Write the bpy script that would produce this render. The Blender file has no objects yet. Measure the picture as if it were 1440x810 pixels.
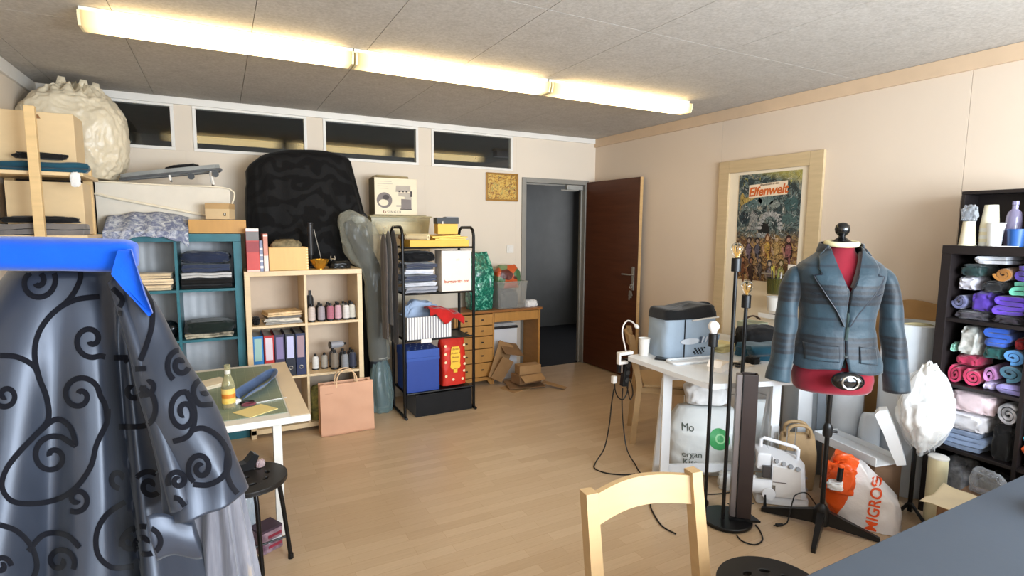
import bpy, bmesh, math, random
from mathutils import Vector, Matrix, Euler, noise
from mathutils.bvhtree import BVHTree
SC = bpy.context.scene
COL = SC.collection
PI = math.pi
R = math.radians
# ------------------------------------------------------------------ materials
def lin(c):
    out = []
    for v in c[:3]:
        v /= 255.0
        out.append(v / 12.92 if v <= .04045 else ((v + .055) / 1.055) ** 2.4)
    return (*out, 1.0)
class NT:
    def __init__(s, name):
        s.m = bpy.data.materials.new(name); s.m.use_nodes = True
        s.t = s.m.node_tree; s.t.nodes.clear()
        s.out = s.n('ShaderNodeOutputMaterial')
    def n(s, typ, **kw):
        nd = s.t.nodes.new(typ)
        for k, v in kw.items():
            if k.startswith('i_'): nd.inputs[k[2:].replace('_', ' ')].default_value = v
            else: setattr(nd, k, v)
        return nd
    def l(s, a, b): s.t.links.new(a, b)
    def math(s, op, a, b=None, c=None, clamp=False):
        nd = s.n('ShaderNodeMath', operation=op); nd.use_clamp = clamp
        for i, x in enumerate((a, b, c)):
            if x is None: continue
            if isinstance(x, (int, float)): nd.inputs[i].default_value = x
            else: s.l(x, nd.inputs[i])
        return nd.outputs[0]
    def ramp(s, fac, stops, interp='LINEAR'):
        nd = s.n('ShaderNodeValToRGB'); cr = nd.color_ramp; cr.interpolation = interp
        while len(cr.elements) > 1: cr.elements.remove(cr.elements[-1])
        cr.elements[0].position = stops[0][0]; cr.elements[0].color = stops[0][1]
        for p, c in stops[1:]:
            e = cr.elements.new(p); e.color = c
        s.l(fac, nd.inputs[0]); return nd.outputs[0]
    def mix(s, fac, a, b, blend='MIX'):
        nd = s.n('ShaderNodeMix', data_type='RGBA', blend_type=blend)
        for i, x in ((0, fac), (6, a), (7, b)):
            if isinstance(x, (int, float)): nd.inputs[i].default_value = x
            elif isinstance(x, tuple): nd.inputs[i].default_value = x
            else: s.l(x, nd.inputs[i])
        return nd.outputs[2]
    def coord(s, scale=(1, 1, 1), kind='Object', rot=(0, 0, 0)):
        tc = s.n('ShaderNodeTexCoord'); mp = s.n('ShaderNodeMapping')
        mp.inputs['Scale'].default_value = scale; mp.inputs['Rotation'].default_value = rot
        s.l(tc.outputs[kind], mp.inputs[0]); return mp.outputs[0]
    def noise(s, vec, scale, detail=4, rough=.55, dist=0):
        nd = s.n('ShaderNodeTexNoise'); s.l(vec, nd.inputs['Vector'])
        nd.inputs['Scale'].default_value = scale; nd.inputs['Detail'].default_value = detail
        nd.inputs['Roughness'].default_value = rough; nd.inputs['Distortion'].default_value = dist
        return nd.outputs['Fac']
    def bump(s, h, strength=.3, dist=.01):
        nd = s.n('ShaderNodeBump'); nd.inputs['Strength'].default_value = strength
        nd.inputs['Distance'].default_value = dist; s.l(h, nd.inputs['Height']); return nd.outputs[0]
    def bsdf(s, **kw):
        b = s.n('ShaderNodeBsdfPrincipled')
        for k, v in kw.items():
            k = k.replace('_', ' ')
            if hasattr(v, 'is_linked') or hasattr(v, 'links'): s.l(v, b.inputs[k])
            else: b.inputs[k].default_value = v
        return b
    def fin(s, sh): s.l(sh.outputs[0], s.out.inputs[0]); return s.m
CACHE = {}
def mat(name, col, rough=.6, metal=0.0, var=.12, scale=6, bump=0.0, bscale=40, sheen=0.0, coat=0.0, spec=.4, stretch=(1, 1, 1), col2=None):
    if name in CACHE: return CACHE[name]
    t = NT(name); v = t.coord(stretch)
    c1 = lin(col); f = t.noise(v, scale)
    if col2 is None:
        c2 = tuple(min(1, x * (1 - var)) for x in c1[:3]) + (1,)
        c3 = tuple(min(1, x * (1 + var)) for x in c1[:3]) + (1,)
    else: c2, c3 = c1, lin(col2)
    cc = t.ramp(f, [(.3, c2), (.7, c3)])
    kw = dict(Base_Color=cc, Roughness=rough, Metallic=metal)
    kw['Specular_IOR_Level'] = spec; kw['Sheen_Weight'] = sheen; kw['Coat_Weight'] = coat
    if bump: kw['Normal'] = t.bump(t.noise(v, bscale, 6), bump, .006)
    CACHE[name] = t.fin(t.bsdf(**kw)); return CACHE[name]
def cloth(name, col, rough=.85, var=.18, bump=.35, bscale=14, sheen=.25, **k):
    return mat(name, col, rough, 0, var, 9, bump, bscale, sheen, spec=.2, **k)
def wood(name, col, dark=.75, scale=3, stretch=(1, 1, 14), rough=.45):
    if name in CACHE: return CACHE[name]
    t = NT(name); v = t.coord(stretch)
    f = t.noise(v, scale, 5, .6, .4)
    c = lin(col); d = tuple(x * dark for x in c[:3]) + (1,)
    cc = t.ramp(f, [(.32, d), (.68, c)])
    CACHE[name] = t.fin(t.bsdf(Base_Color=cc, Roughness=rough, Specular_IOR_Level=.35, Normal=t.bump(f, .06, .004)))
    return CACHE[name]
def clear(name, tint, opac=.3, rough=.12, bump=.5, bscale=18):
    """thin see-through film or plastic wall"""
    if name in CACHE: return CACHE[name]
    t = NT(name); v = t.coord()
    b = t.bsdf(Base_Color=lin(tint), Roughness=rough, Specular_IOR_Level=.8, Normal=t.bump(t.noise(v, bscale, 5), bump, .01))
    tr = t.n('ShaderNodeBsdfTransparent'); tr.inputs[0].default_value = tuple(.6 + .4 * x for x in lin(tint)[:3]) + (1,)
    lw = t.n('ShaderNodeLayerWeight'); lw.inputs[0].default_value = .35
    fac = t.math('ADD', t.math('MULTIPLY', lw.outputs['Facing'], .5), opac, clamp=True)
    mx = t.n('ShaderNodeMixShader'); t.l(fac, mx.inputs[0]); t.l(tr.outputs[0], mx.inputs[1]); t.l(b.outputs[0], mx.inputs[2])
    CACHE[name] = t.fin(mx); return CACHE[name]
def glass(name, tint=(255, 255, 255), rough=0.0):
    if name in CACHE: return CACHE[name]
    t = NT(name)
    CACHE[name] = t.fin(t.bsdf(Base_Color=lin(tint), Roughness=rough, Transmission_Weight=1.0, IOR=1.5)); return CACHE[name]
# ------------------------------------------------------------------ mesh builder
class MB:
    def __init__(s): s.v, s.f, s.m = [], [], []
    def raw(s, vs, fs, m=0, M=None):
        b = len(s.v)
        for p in vs:
            p = Vector(p); s.v.append(M @ p if M else p)
        for f in fs: s.f.append([b + i for i in f]); s.m.append(m)
        return s
    def bm(s, bm, m=0, M=None):
        bm.verts.index_update()
        s.raw([v.co.copy() for v in bm.verts], [[v.index for v in f.verts] for f in bm.faces], m, M); bm.free(); return s
    def box(s, c, d, bev=.003, m=0, rot=None, M=None, seg=2):
        bm = bmesh.new(); bmesh.ops.create_cube(bm, size=1)
        for v in bm.verts: v.co = Vector((v.co.x * d[0], v.co.y * d[1], v.co.z * d[2]))
        bev = min(bev, min(d) * .45)
        if bev > 0: bmesh.ops.bevel(bm, geom=list(bm.edges), offset=bev, segments=seg, affect='EDGES', profile=.5)
        T = Matrix.Translation(c)
        if rot: T = T @ Euler(rot).to_matrix().to_4x4()
        return s.bm(bm, m, (M @ T) if M else T)
    def b2(s, a, b, bev=.003, m=0, M=None):
        a, b = Vector(a), Vector(b)
        return s.box((a + b) / 2, tuple(abs(x) for x in (b - a)), bev, m, None, M)
    def cyl(s, p0, p1, r0, r1=None, seg=20, m=0, cap=True, M=None):
        return s.tube([p0, p1], [r0, r0 if r1 is None else r1], seg, m, cap, M=M)
    def tube(s, pts, r, seg=10, m=0, cap=True, smooth=0, closed=False, flat=None, M=None):
        pts = [Vector(p) for p in pts]
        n0 = len(pts)
        rs = list(r) if isinstance(r, (list, tuple)) else [r] * n0
        if smooth and n0 > 2:
            np_, nr = [], []
            rng = range(n0 if closed else n0 - 1)
            for i in rng:
                p1, p2 = pts[i], pts[(i + 1) % n0]
                p0 = pts[i - 1] if (i > 0 or closed) else p1
                p3 = pts[(i + 2) % n0] if (i + 2 < n0 or closed) else p2
                for k in range(smooth):
                    t = k / smooth
                    np_.append(.5 * ((2 * p1) + (p2 - p0) * t + (2 * p0 - 5 * p1 + 4 * p2 - p3) * t * t + (3 * p1 - p0 - 3 * p2 + p3) * t ** 3))
                    nr.append(rs[i] * (1 - t) + rs[(i + 1) % n0] * t)
            if not closed: np_.append(pts[-1]); nr.append(rs[-1])
            pts, rs = np_, nr
        n = len(pts); vs, fs = [], []
        T = []
        for i in range(n):
            a = pts[i - 1] if (i > 0 or closed) else pts[i]
            b = pts[(i + 1) % n] if (i < n - 1 or closed) else pts[i]
            d = b - a; T.append(d.normalized() if d.length > 1e-9 else Vector((0, 0, 1)))
        up = Vector((0, 0, 1)) if abs(T[0].z) < .9 else Vector((0, 1, 0))
        N = (up - T[0] * up.dot(T[0])).normalized()
        for i in range(n):
            N = N - T[i] * N.dot(T[i])
            N = N.normalized() if N.length > 1e-6 else T[i].orthogonal().normalized()
            B = T[i].cross(N); fl = flat or 1.0
            for k in range(seg):
                a = 2 * PI * k / seg
                vs.append(pts[i] + N * (math.cos(a) * rs[i] * fl) + B * (math.sin(a) * rs[i]))
        for i in range(n if closed else n - 1):
            for k in range(seg):
                a, b = i * seg + k, i * seg + (k + 1) % seg
                c, d = ((i + 1) % n) * seg + (k + 1) % seg, ((i + 1) % n) * seg + k
                fs.append([a, b, c, d])
        if cap and not closed:
            fs.append(list(range(seg))[::-1]); fs.append([(n - 1) * seg + k for k in range(seg)])
        return s.raw(vs, fs, m, M)
    def lathe(s, prof, seg=28, m=0, M=None, sx=1, sy=1):
        vs, fs = [], []
        for r, z in prof:
            for k in range(seg):
                a = 2 * PI * k / seg; vs.append((r * math.cos(a) * sx, r * math.sin(a) * sy, z))
        for i in range(len(prof) - 1):
            for k in range(seg):
                fs.append([i * seg + k, i * seg + (k + 1) % seg, (i + 1) * seg + (k + 1) % seg, (i + 1) * seg + k])
        if prof[0][0] > 1e-5: fs.append(list(range(seg))[::-1])
        if prof[-1][0] > 1e-5: fs.append([(len(prof) - 1) * seg + k for k in range(seg)])
        return s.raw(vs, fs, m, M)
    def prism(s, poly, h, m=0, M=None):
        """polygon in x,y pushed up h along z"""
        n = len(poly)
        vs = [(x, y, 0) for x, y in poly] + [(x, y, h) for x, y in poly]
        fs = [list(range(n))[::-1], list(range(n, 2 * n))] + [[i, (i + 1) % n, n + (i + 1) % n, n + i] for i in range(n)]
        return s.raw(vs, fs, m, M)
    def grid(s, fn, nu, nv, cu=False, m=0, M=None, capv=False):
        vs = [fn(i / (nu if cu else nu - 1), j / (nv - 1)) for j in range(nv) for i in range(nu)]
        fs = []
        for j in range(nv - 1):
            for i in range(nu if cu else nu - 1):
                fs.append([j * nu + i, j * nu + (i + 1) % nu, (j + 1) * nu + (i + 1) % nu, (j + 1) * nu + i])
        if capv: fs.append(list(range(nu))[::-1]); fs.append([(nv - 1) * nu + i for i in range(nu)])
        return s.raw(vs, fs, m, M)
    def ribbon(s, path, th, L, m=0, seed=0, amp=.003, nx=14, M=None, taper=0):
        """a thick strip following a 2-D path (y,z), pushed along x: folded or rolled cloth"""
        n = len(path); P = [Vector(p) for p in path]; vs = []
        nor = []
        for i in range(n):
            d = P[min(i + 1, n - 1)] - P[max(i - 1, 0)]
            d = d.normalized() if d.length > 1e-9 else Vector((1, 0)); nor.append(Vector((-d.y, d.x)))
        loop = [P[i] + nor[i] * th / 2 for i in range(n)] + [P[i] - nor[i] * th / 2 for i in reversed(range(n))]
        k = len(loop)
        for j in range(nx):
            x = (j / (nx - 1) - .5) * L
            for q in loop:
                o = noise.noise_vector(Vector((x * 9, q.x * 9 + seed * 3.1, q.y * 9))) * amp
                ex = noise.noise(Vector((q.x * 14, q.y * 20, seed * 7.7 + (5 if j else 0)))) * amp * 3 if j in (0, nx - 1) else 0
                vs.append((x + o.x + ex, q.x + o.y, max(q.y + o.z, 0.0)))
        fs = []
        for j in range(nx - 1):
            for i in range(k): fs.append([j * k + i, j * k + (i + 1) % k, (j + 1) * k + (i + 1) % k, (j + 1) * k + i])
        for j in (0, nx - 1):
            for i in range(n - 1):
                q = [j * k + i, j * k + i + 1, j * k + k - 2 - i, j * k + k - 1 - i]
                fs.append(q if j == 0 else q[::-1])
        return s.raw(vs, fs, m, M)
    def lump(s, d, seed=0, amp=.12, freq=2.2, sub=4, box=.65, flat=True, m=0, M=None, ridge=.6, stretch=(1, 1, 1)):
        """soft crumpled mass sitting on z = 0, size d"""
        bm = bmesh.new(); bmesh.ops.create_icosphere(bm, subdivisions=sub, radius=1)
        off = Vector((seed * 5.37, seed * 2.11, seed * 9.73)); vs = []
        for v in bm.verts:
            c = v.co
            p = Vector([math.copysign(abs(x) ** box, x) for x in c])
            q = Vector((c.x * stretch[0], c.y * stretch[1], c.z * stretch[2])) * freq + off
            a = noise.noise(q); b = 1 - abs(noise.noise(q * 2.1 + Vector((3, 1, 7)))) * 2
            e = 1 - abs(noise.noise(q * 4.7)) * 2
            k = 1 + amp * (a * .9 + b * ridge + e * ridge * .35)
            p = p * k
            v.co = Vector((p.x * d[0] / 2, p.y * d[1] / 2, p.z * d[2] / 2))
        zs = [v.co.z for v in bm.verts]; lo, hi = min(zs), max(zs)
        cut = lo + (hi - lo) * (.16 if flat else 0)
        for v in bm.verts:
            if v.co.z < cut: v.co.z = cut
        hh = max(1e-6, hi - cut)
        xs_, ys_ = [v.co.x for v in bm.verts], [v.co.y for v in bm.verts]
        ax, bx, ay, by = min(xs_), max(xs_), min(ys_), max(ys_)
        for v in bm.verts:
            v.co = Vector(((v.co.x - (ax + bx) / 2) * d[0] / (bx - ax), (v.co.y - (ay + by) / 2) * d[1] / (by - ay), (v.co.z - cut) * d[2] / hh))
        return s.bm(bm, m, M)
def obj(name, mb, mats, parent=None, loc=None, rz=0, rot=None, smooth=35):
    me = bpy.data.meshes.new(name); me.from_pydata(mb.v, [], mb.f); me.update()
    for mm in (mats if isinstance(mats, (list, tuple)) else [mats]): me.materials.append(mm)
    for p, i in zip(me.polygons, mb.m): p.material_index = i
    bm = bmesh.new(); bm.from_mesh(me); bmesh.ops.recalc_face_normals(bm, faces=bm.faces); bm.to_mesh(me); bm.free()
    if smooth:
        for p in me.polygons: p.use_smooth = True
        me.set_sharp_from_angle(angle=R(smooth))
    o = bpy.data.objects.new(name, me); COL.objects.link(o)
    if smooth == 35:
        wn = o.modifiers.new('normals', 'WEIGHTED_NORMAL'); wn.keep_sharp = True; wn.weight = 100
    if parent: o.parent = parent
    if loc: o.location = loc
    o.rotation_euler = rot if rot else (0, 0, rz)
    return o
def tag(o, label, cat, group=None, kind=None):
    o['label'] = label; o['category'] = cat
    if group: o['group'] = group
    if kind: o['kind'] = kind
    return o
def thing(name, label, cat, loc=(0, 0, 0), rz=0, group=None, rot=None):
    o = bpy.data.objects.new(name, None); COL.objects.link(o); o.empty_display_size = .05
    o.location = loc; o.rotation_euler = rot if rot else (0, 0, rz)
    return tag(o, label, cat, group)
def struct(name, mb, m, parent=None, smooth=35):
    o = obj(name, mb, m, parent, smooth=smooth); o['kind'] = 'structure'; return o
def dup(root, loc, rz=None, label=None, group=None):
    r = root.copy(); COL.objects.link(r); r.location = loc
    if rz is not None: r.rotation_euler = (0, 0, rz)
    if label: r['label'] = label
    if group: r['group'] = group
    for ch in root.children:
        c = ch.copy(); COL.objects.link(c); c.parent = r
        for g in ch.children:
            d = g.copy(); COL.objects.link(d); d.parent = c
    return r
def text(name, s, size, m, parent, M, shear=0, ext=.0004, align='CENTER', space=1.0, bold=0.0):
    cu = bpy.data.curves.new(name, 'FONT'); cu.body = s; cu.size = size; cu.shear = shear; cu.extrude = ext
    cu.align_x = align; cu.align_y = 'CENTER'; cu.space_character = space; cu.offset = bold
    t = bpy.data.objects.new('tmp_text', cu); COL.objects.link(t)
    me = bpy.data.meshes.new_from_object(t.evaluated_get(bpy.context.evaluated_depsgraph_get()))
    bpy.data.objects.remove(t); bpy.data.curves.remove(cu)
    me.transform(M); me.materials.clear(); me.materials.append(m); me.name = name
    o = bpy.data.objects.new(name, me); COL.objects.link(o); o.parent = parent
    return o
def bvh_of(mb): return BVHTree.FromPolygons(mb.v, mb.f)
def serp(n, d, t, jit=0, seed=0):
    """folded-cloth path of n layers, folds alternately at -d/2 and d/2"""
    rnd = random.Random(seed); pts = []
    for i in range(n):
        z = t * (i + .5); s = 1 if i % 2 == 0 else -1
        a = d / 2 - rnd.random() * jit; b = d / 2 - rnd.random() * jit
        for k in range(5): pts.append((s * (-b + (a + b) * k / 4), z))
        if i < n - 1:
            for k in range(1, 4):
                an = -PI / 2 + PI * k / 4
                pts.append((s * (a + math.cos(an) * t / 2), z + t / 2 + math.sin(an) * t / 2))
    return pts
def spiral(r, turns, core=.15, steps=16, sq=1.0):
    pts = []
    n = int(turns * steps)
    for i in range(n + 1):
        a = 2 * PI * i / steps; rr = r * (core + (1 - core) * i / n)
        pts.append((math.cos(a) * rr, r * sq + math.sin(a) * rr * sq))
    return pts
def folded(name, label, cat, w, d, h, n, m, loc, rz=0, seed=1, group=None, amp=.004, jit=.02):
    t = h / n
    o = obj(name, MB().ribbon(serp(n, d, t, jit, seed), t * .86, w, 0, seed, amp), m, None, loc, rz, smooth=60)
    return tag(o, label, cat, group)
def lumpo(name, label, cat, d, m, loc, rz=0, seed=1, group=None, **k):
    return tag(obj(name, MB().lump(d, seed, **k), m, None, loc, rz, smooth=80), label, cat, group)
# ------------------------------------------------------------------ the room
D, RW, LW, CZ, FW = 5.12, 3.785, -1.12, 2.55, -1.25      # back, right, left, ceiling, window side
def wall_mat(name, col, bmp=.08):
    t = NT(name); v = t.coord()
    n1 = t.noise(v, 1.2, 3); n2 = t.noise(v, 90, 3)
    c = lin(col)
    cc = t.ramp(n1, [(.3, tuple(x * .95 for x in c[:3]) + (1,)), (.7, c)])
    return t.fin(t.bsdf(Base_Color=cc, Roughness=.72, Specular_IOR_Level=.25, Normal=t.bump(n2, bmp, .003)))
M_WALL = wall_mat('painted_wall', (222, 208, 190))
M_WALLR = wall_mat('papered_wall', (216, 198, 178))
M_TRIM = mat('beige_trim', (205, 178, 148), .5, var=.05)
M_WHITE = mat('white_paint', (225, 220, 212), .45, var=.04)
M_FRAMEW = wood('frame_wood', (196, 172, 134), .88, 4, (1, 1, 10))
def floor_mat():
    t = NT('beech_laminate'); v = t.coord()
    br = t.n('ShaderNodeTexBrick'); t.l(v, br.inputs['Vector'])
    br.offset = .37; br.offset_frequency = 2; br.squash = 1
    for k, x in (('Scale', 1.0), ('Mortar Size', .0007), ('Mortar Smooth', .2), ('Bias', 0), ('Brick Width', .47), ('Row Height', .066)):
        br.inputs[k].default_value = x
    br.inputs['Color1'].default_value = lin((202, 177, 146)); br.inputs['Color2'].default_value = lin((191, 164, 132))
    br.inputs['Mortar'].default_value = lin((176, 144, 106))
    gv = t.coord((3, 60, 1)); g = t.noise(gv, 2.2, 6, .6, .3)
    gc = t.ramp(g, [(.3, (.90, .88, .85, 1)), (.7, (1.04, 1.03, 1.02, 1))])
    cc = t.mix(.75, br.outputs['Color'], gc, 'MULTIPLY')
    big = t.noise(t.coord(), 1.1, 2)
    rr = t.math('ADD', t.math('MULTIPLY', big, .12), .27)
    return t.fin(t.bsdf(Base_Color=cc, Roughness=rr, Specular_IOR_Level=.45, Normal=t.bump(br.outputs['Fac'], .05, .001)))
struct('floor', MB().b2((LW - .1, FW - .1, -.06), (RW + .1, D + .02, 0), 0), floor_mat())
def ceil_mat():
    t = NT('mineral_ceiling_board'); v = t.coord()
    n2 = t.noise(v, 55, 5, .7); n1 = t.noise(v, 9, 3)
    f = t.math('ADD', t.math('MULTIPLY', n2, .75), t.math('MULTIPLY', n1, .25))
    cc = t.ramp(f, [(.35, lin((174, 167, 158))), (.62, lin((198, 192, 184)))])
    return t.fin(t.bsdf(Base_Color=cc, Roughness=.9, Specular_IOR_Level=.1, Normal=t.bump(n2, .35, .006)))
M_CEIL = ceil_mat()
mb = MB()
xs = [LW - .1, -.99, -.40, .19, .78, 1.37, 1.96, 2.55, 3.14, RW + .1]
ys = [FW - .1, 1.02, 2.24, 3.46, 4.68, D + .02]
for i in range(len(xs) - 1):
    for j in range(len(ys) - 1):
        mb.b2((xs[i] + .0012, ys[j] + .0012, CZ), (xs[i + 1] - .0012, ys[j + 1] - .0012, CZ + .03), .0015)
mb.b2((LW - .1, FW - .1, CZ + .012), (RW + .1, D + .02, CZ + .05), 0)
struct('ceiling', mb, M_CEIL)
# left and window-side walls
mb = MB().b2((LW - .1, FW, 0), (LW, D, CZ), 0); struct('wall_left', mb, M_WALL)
struct('trim_1', MB().b2((LW, FW, CZ - .09), (LW + .018, D, CZ - .002), .003), M_WHITE)
mb = MB()
mb.b2((LW - .1, FW - .1, 0), (RW + .1, FW, .85), 0); mb.b2((LW - .1, FW - .1, 2.35), (RW + .1, FW, CZ), 0)
mb.b2((LW - .1, FW - .1, .85), (-.75, FW, 2.35), 0); mb.b2((3.55, FW - .1, .85), (RW + .1, FW, 2.35), 0)
struct('wall_front', mb, M_WALL)
w = struct('window_5', MB().b2((-.75, FW - .08, .85), (3.55, FW - .02, .90)).b2((-.75, FW - .08, 2.30), (3.55, FW - .02, 2.35))
           .b2((-.75, FW - .08, .9), (-.70, FW - .02, 2.3)).b2((3.5, FW - .08, .9), (3.55, FW - .02, 2.3))
           .b2((.68, FW - .08, .9), (.74, FW - .02, 2.3)).b2((2.1, FW - .08, .9), (2.16, FW - .02, 2.3)), M_WHITE)
# right wall in boards with fine seams
mb = MB(); ys = [FW, -.2, 1.60, 3.34, D + .1]
for a, b in zip(ys[:-1], ys[1:]): mb.b2((RW, a + .001, 0), (RW + .1, b - .001, CZ), .001)
mb.b2((RW + .02, FW, 0), (RW + .1, D + .1, CZ), 0)
struct('wall_right', mb, M_WALLR)
struct('trim_2', MB().b2((RW - .022, FW, CZ - .092), (RW, D, CZ - .001), .003), M_TRIM)
# back partition: panels, four transom lights and the doorway
DX0, DX1, DH = 2.885, 3.645, 2.035          # clear opening
mb = MB()
WZ0, WZ1 = 2.155, 2.488
wins = [(-1.10, -.292), (-.142, .69), (.848, 1.692), (1.846, 2.712)]
def wallbox(x0, x1, z0, z1): mb.b2((x0, D, z0), (x1, D + .09, z1), .0012)
sx = [LW, -.212, .772, 1.768, 2.768]
for a, b in zip(sx[:-1], sx[1:]): wallbox(a, b, 0, WZ0 - .012)
wallbox(LW, RW, WZ1 + .012, CZ)
edges = [LW] + [e for w_ in wins for e in (w_[0] - .012, w_[1] + .012)] + [2.768]
for i in range(0, len(edges), 2):
    if edges[i + 1] - edges[i] > .02: wallbox(edges[i], edges[i + 1], WZ0 - .012, WZ1 + .012)
wallbox(2.768, DX0 - .05, 0, DH + .05); wallbox(2.768, RW, DH + .05, WZ1 + .012)
wallbox(DX1 + .045, RW, 0, DH + .05)
struct('wall_back', mb, M_WALL)
struct('trim_3', MB().b2((LW, D - .022, CZ - .055), (RW, D, CZ - .001), .003), M_WHITE)
M_GLASS = glass('window_glass', (225, 232, 232))
for i, (a, b) in enumerate(wins):
    f = MB(); z0, z1 = WZ0 - .012, WZ1 + .012; a0, b0 = a - .012, b + .012
    for p, q in (((a0, z0), (b0, WZ0 + .012)), ((a0, WZ1 - .012), (b0, z1)), ((a0, WZ0 + .012), (a + .012, WZ1 - .012)), ((b - .012, WZ0 + .012), (b0, WZ1 - .012))):
        f.b2((p[0], D - .008, p[1]), (q[0], D + .06, q[1]), .002)
    w = struct('window_%d' % (i + 1), f, M_WHITE)
    struct('pane', MB().b2((a + .012, D + .02, WZ0 + .012), (b - .012, D + .026, WZ1 - .012), 0), M_GLASS, w)
# doorway: grey steel frame, brown leaf swung into the room
M_STEEL = mat('grey_door_frame', (142, 138, 130), .45, .2, .05)
f = MB()
f.b2((DX0 - .05, D - .018, 0), (DX0, D + .105, DH + .05)).b2((DX1, D - .018, 0), (DX1 + .045, D + .105, DH + .05))
f.b2((DX0, D - .018, DH), (DX1, D + .105, DH + .05))
f.b2((DX0, D + .04, 0), (DX0 + .018, D + .06, DH)).b2((DX1 - .018, D + .04, 0), (DX1, D + .06, DH)).b2((DX0, D + .04, DH - .018), (DX1, D + .06, DH))
d1 = struct('door_1', f, M_STEEL)
M_BROWN = wood('dark_brown_door', (86, 48, 30), .72, 2.5, (1, 1, 10), .38)
leaf = struct('door_leaf', MB().b2((-.02, 0, .012), (.02, .86, DH + .03), .003), M_BROWN, d1)
leaf.location = (DX1 + .032, D - .02, 0); leaf.rotation_euler = (0, 0, R(182.0))
M_EDGE = wood('light_wood_edge', (196, 160, 110), .85)
M_CHROME = mat('brushed_metal', (190, 186, 178), .28, .9, .05)
struct('door_edge', MB().b2((-.018, .8602, .012), (.018, .8640, DH + .03), .0005), M_EDGE, leaf)
hd = MB(); hx = .02
for s_ in (1, -1):
    hd.box((s_ * (hx + .004), .80, 1.05), (.008, .036, .24), .003)
    hd.tube([(s_ * (hx + .008), .80, 1.09), (s_ * (hx + .05), .80, 1.09), (s_ * (hx + .055), .785, 1.09), (s_ * (hx + .055), .69, 1.09)], .009, 12)
struct('door_handle', hd, M_CHROME, leaf)
kt = MB()
kt.tube([(hx + .03, .80, .985), (hx + .03, .812, .965), (hx + .03, .80, .945), (hx + .03, .788, .965)], .0018, 6, closed=True, smooth=4)
for k, (a, l) in enumerate(((-.25, .06), (.1, .07), (.35, .055), (-.05, .085))):
    kt.box((hx + .028 + .004 * k, .80 + math.sin(a) * l, .945 - math.cos(a) * l * .8), (.003, .022, l), .001, rot=(a, 0, 0))
kt.cyl((hx + .008, .80, .985), (hx + .034, .80, .985), .007, seg=12)
struct('key_bunch', kt, M_CHROME, leaf)
cl = MB().b2((DX1 - .24, D - .015, DH - .058), (DX1 - .03, D + .038, DH - .004), .006)
cl.tube([(DX1 - .10, D - .02, DH - .062), (DX1 - .20, D - .03, DH - .068), (DX1 - .30, D + .02, DH - .06)], .008, 8)
struct('door_closer', cl, mat('closer_grey', (160, 158, 152), .4, .3), d1)
# the corridor beyond
M_CORR = mat('corridor_grey', (112, 114, 114), .7, var=.06)
M_CARP = mat('corridor_carpet', (18, 20, 26), .95, bump=.3)
mb = MB().b2((-1.3, 7.30, 0), (5.2, 7.40, CZ), 0).b2((-1.4, D + .11, 0), (-1.3, 7.30, CZ), 0).b2((5.2, D + .11, 0), (5.3, 7.30, CZ), 0)
mb.b2((RW + .1, D + .01, 0), (5.2, D + .11, CZ), 0)
struct('wall_corridor', mb, M_CORR)
struct('floor_corridor', MB().b2((-1.4, D + .02, -.06), (5.3, 7.40, 0), 0), M_CARP)
struct('ceiling_corridor', MB().b2((-1.4, D + .02, CZ), (5.3, 7.40, CZ + .05), 0), M_CORR)
# framed blind recess on the right wall
mb = MB(); y0, y1, zt = 2.42, 3.335, 2.118
mb.b2((RW - .028, y0, 0), (RW, y0 + .105, zt), .004).b2((RW - .028, y1 - .105, 0), (RW, y1, zt), .004).b2((RW - .028, y0 + .105, zt - .10), (RW, y1 - .105, zt), .004)
struct('trim_4', mb, M_FRAMEW)
struct('trim_5', MB().b2((RW - .010, y0 + .105, 0), (RW, y1 - .105, zt - .10), 0), mat('recess_panel', (228, 214, 190), .6, var=.04))
struct('baseboard_right', MB().b2((RW - .014, 3.34, 0), (RW, D - .05, .06)).b2((RW - .014, FW, 0), (RW, 2.42, .06)), M_WHITE)
struct('baseboard_back', MB().b2((LW, D - .014, 0), (DX0 - .055, D, .06)), M_WHITE)
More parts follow.
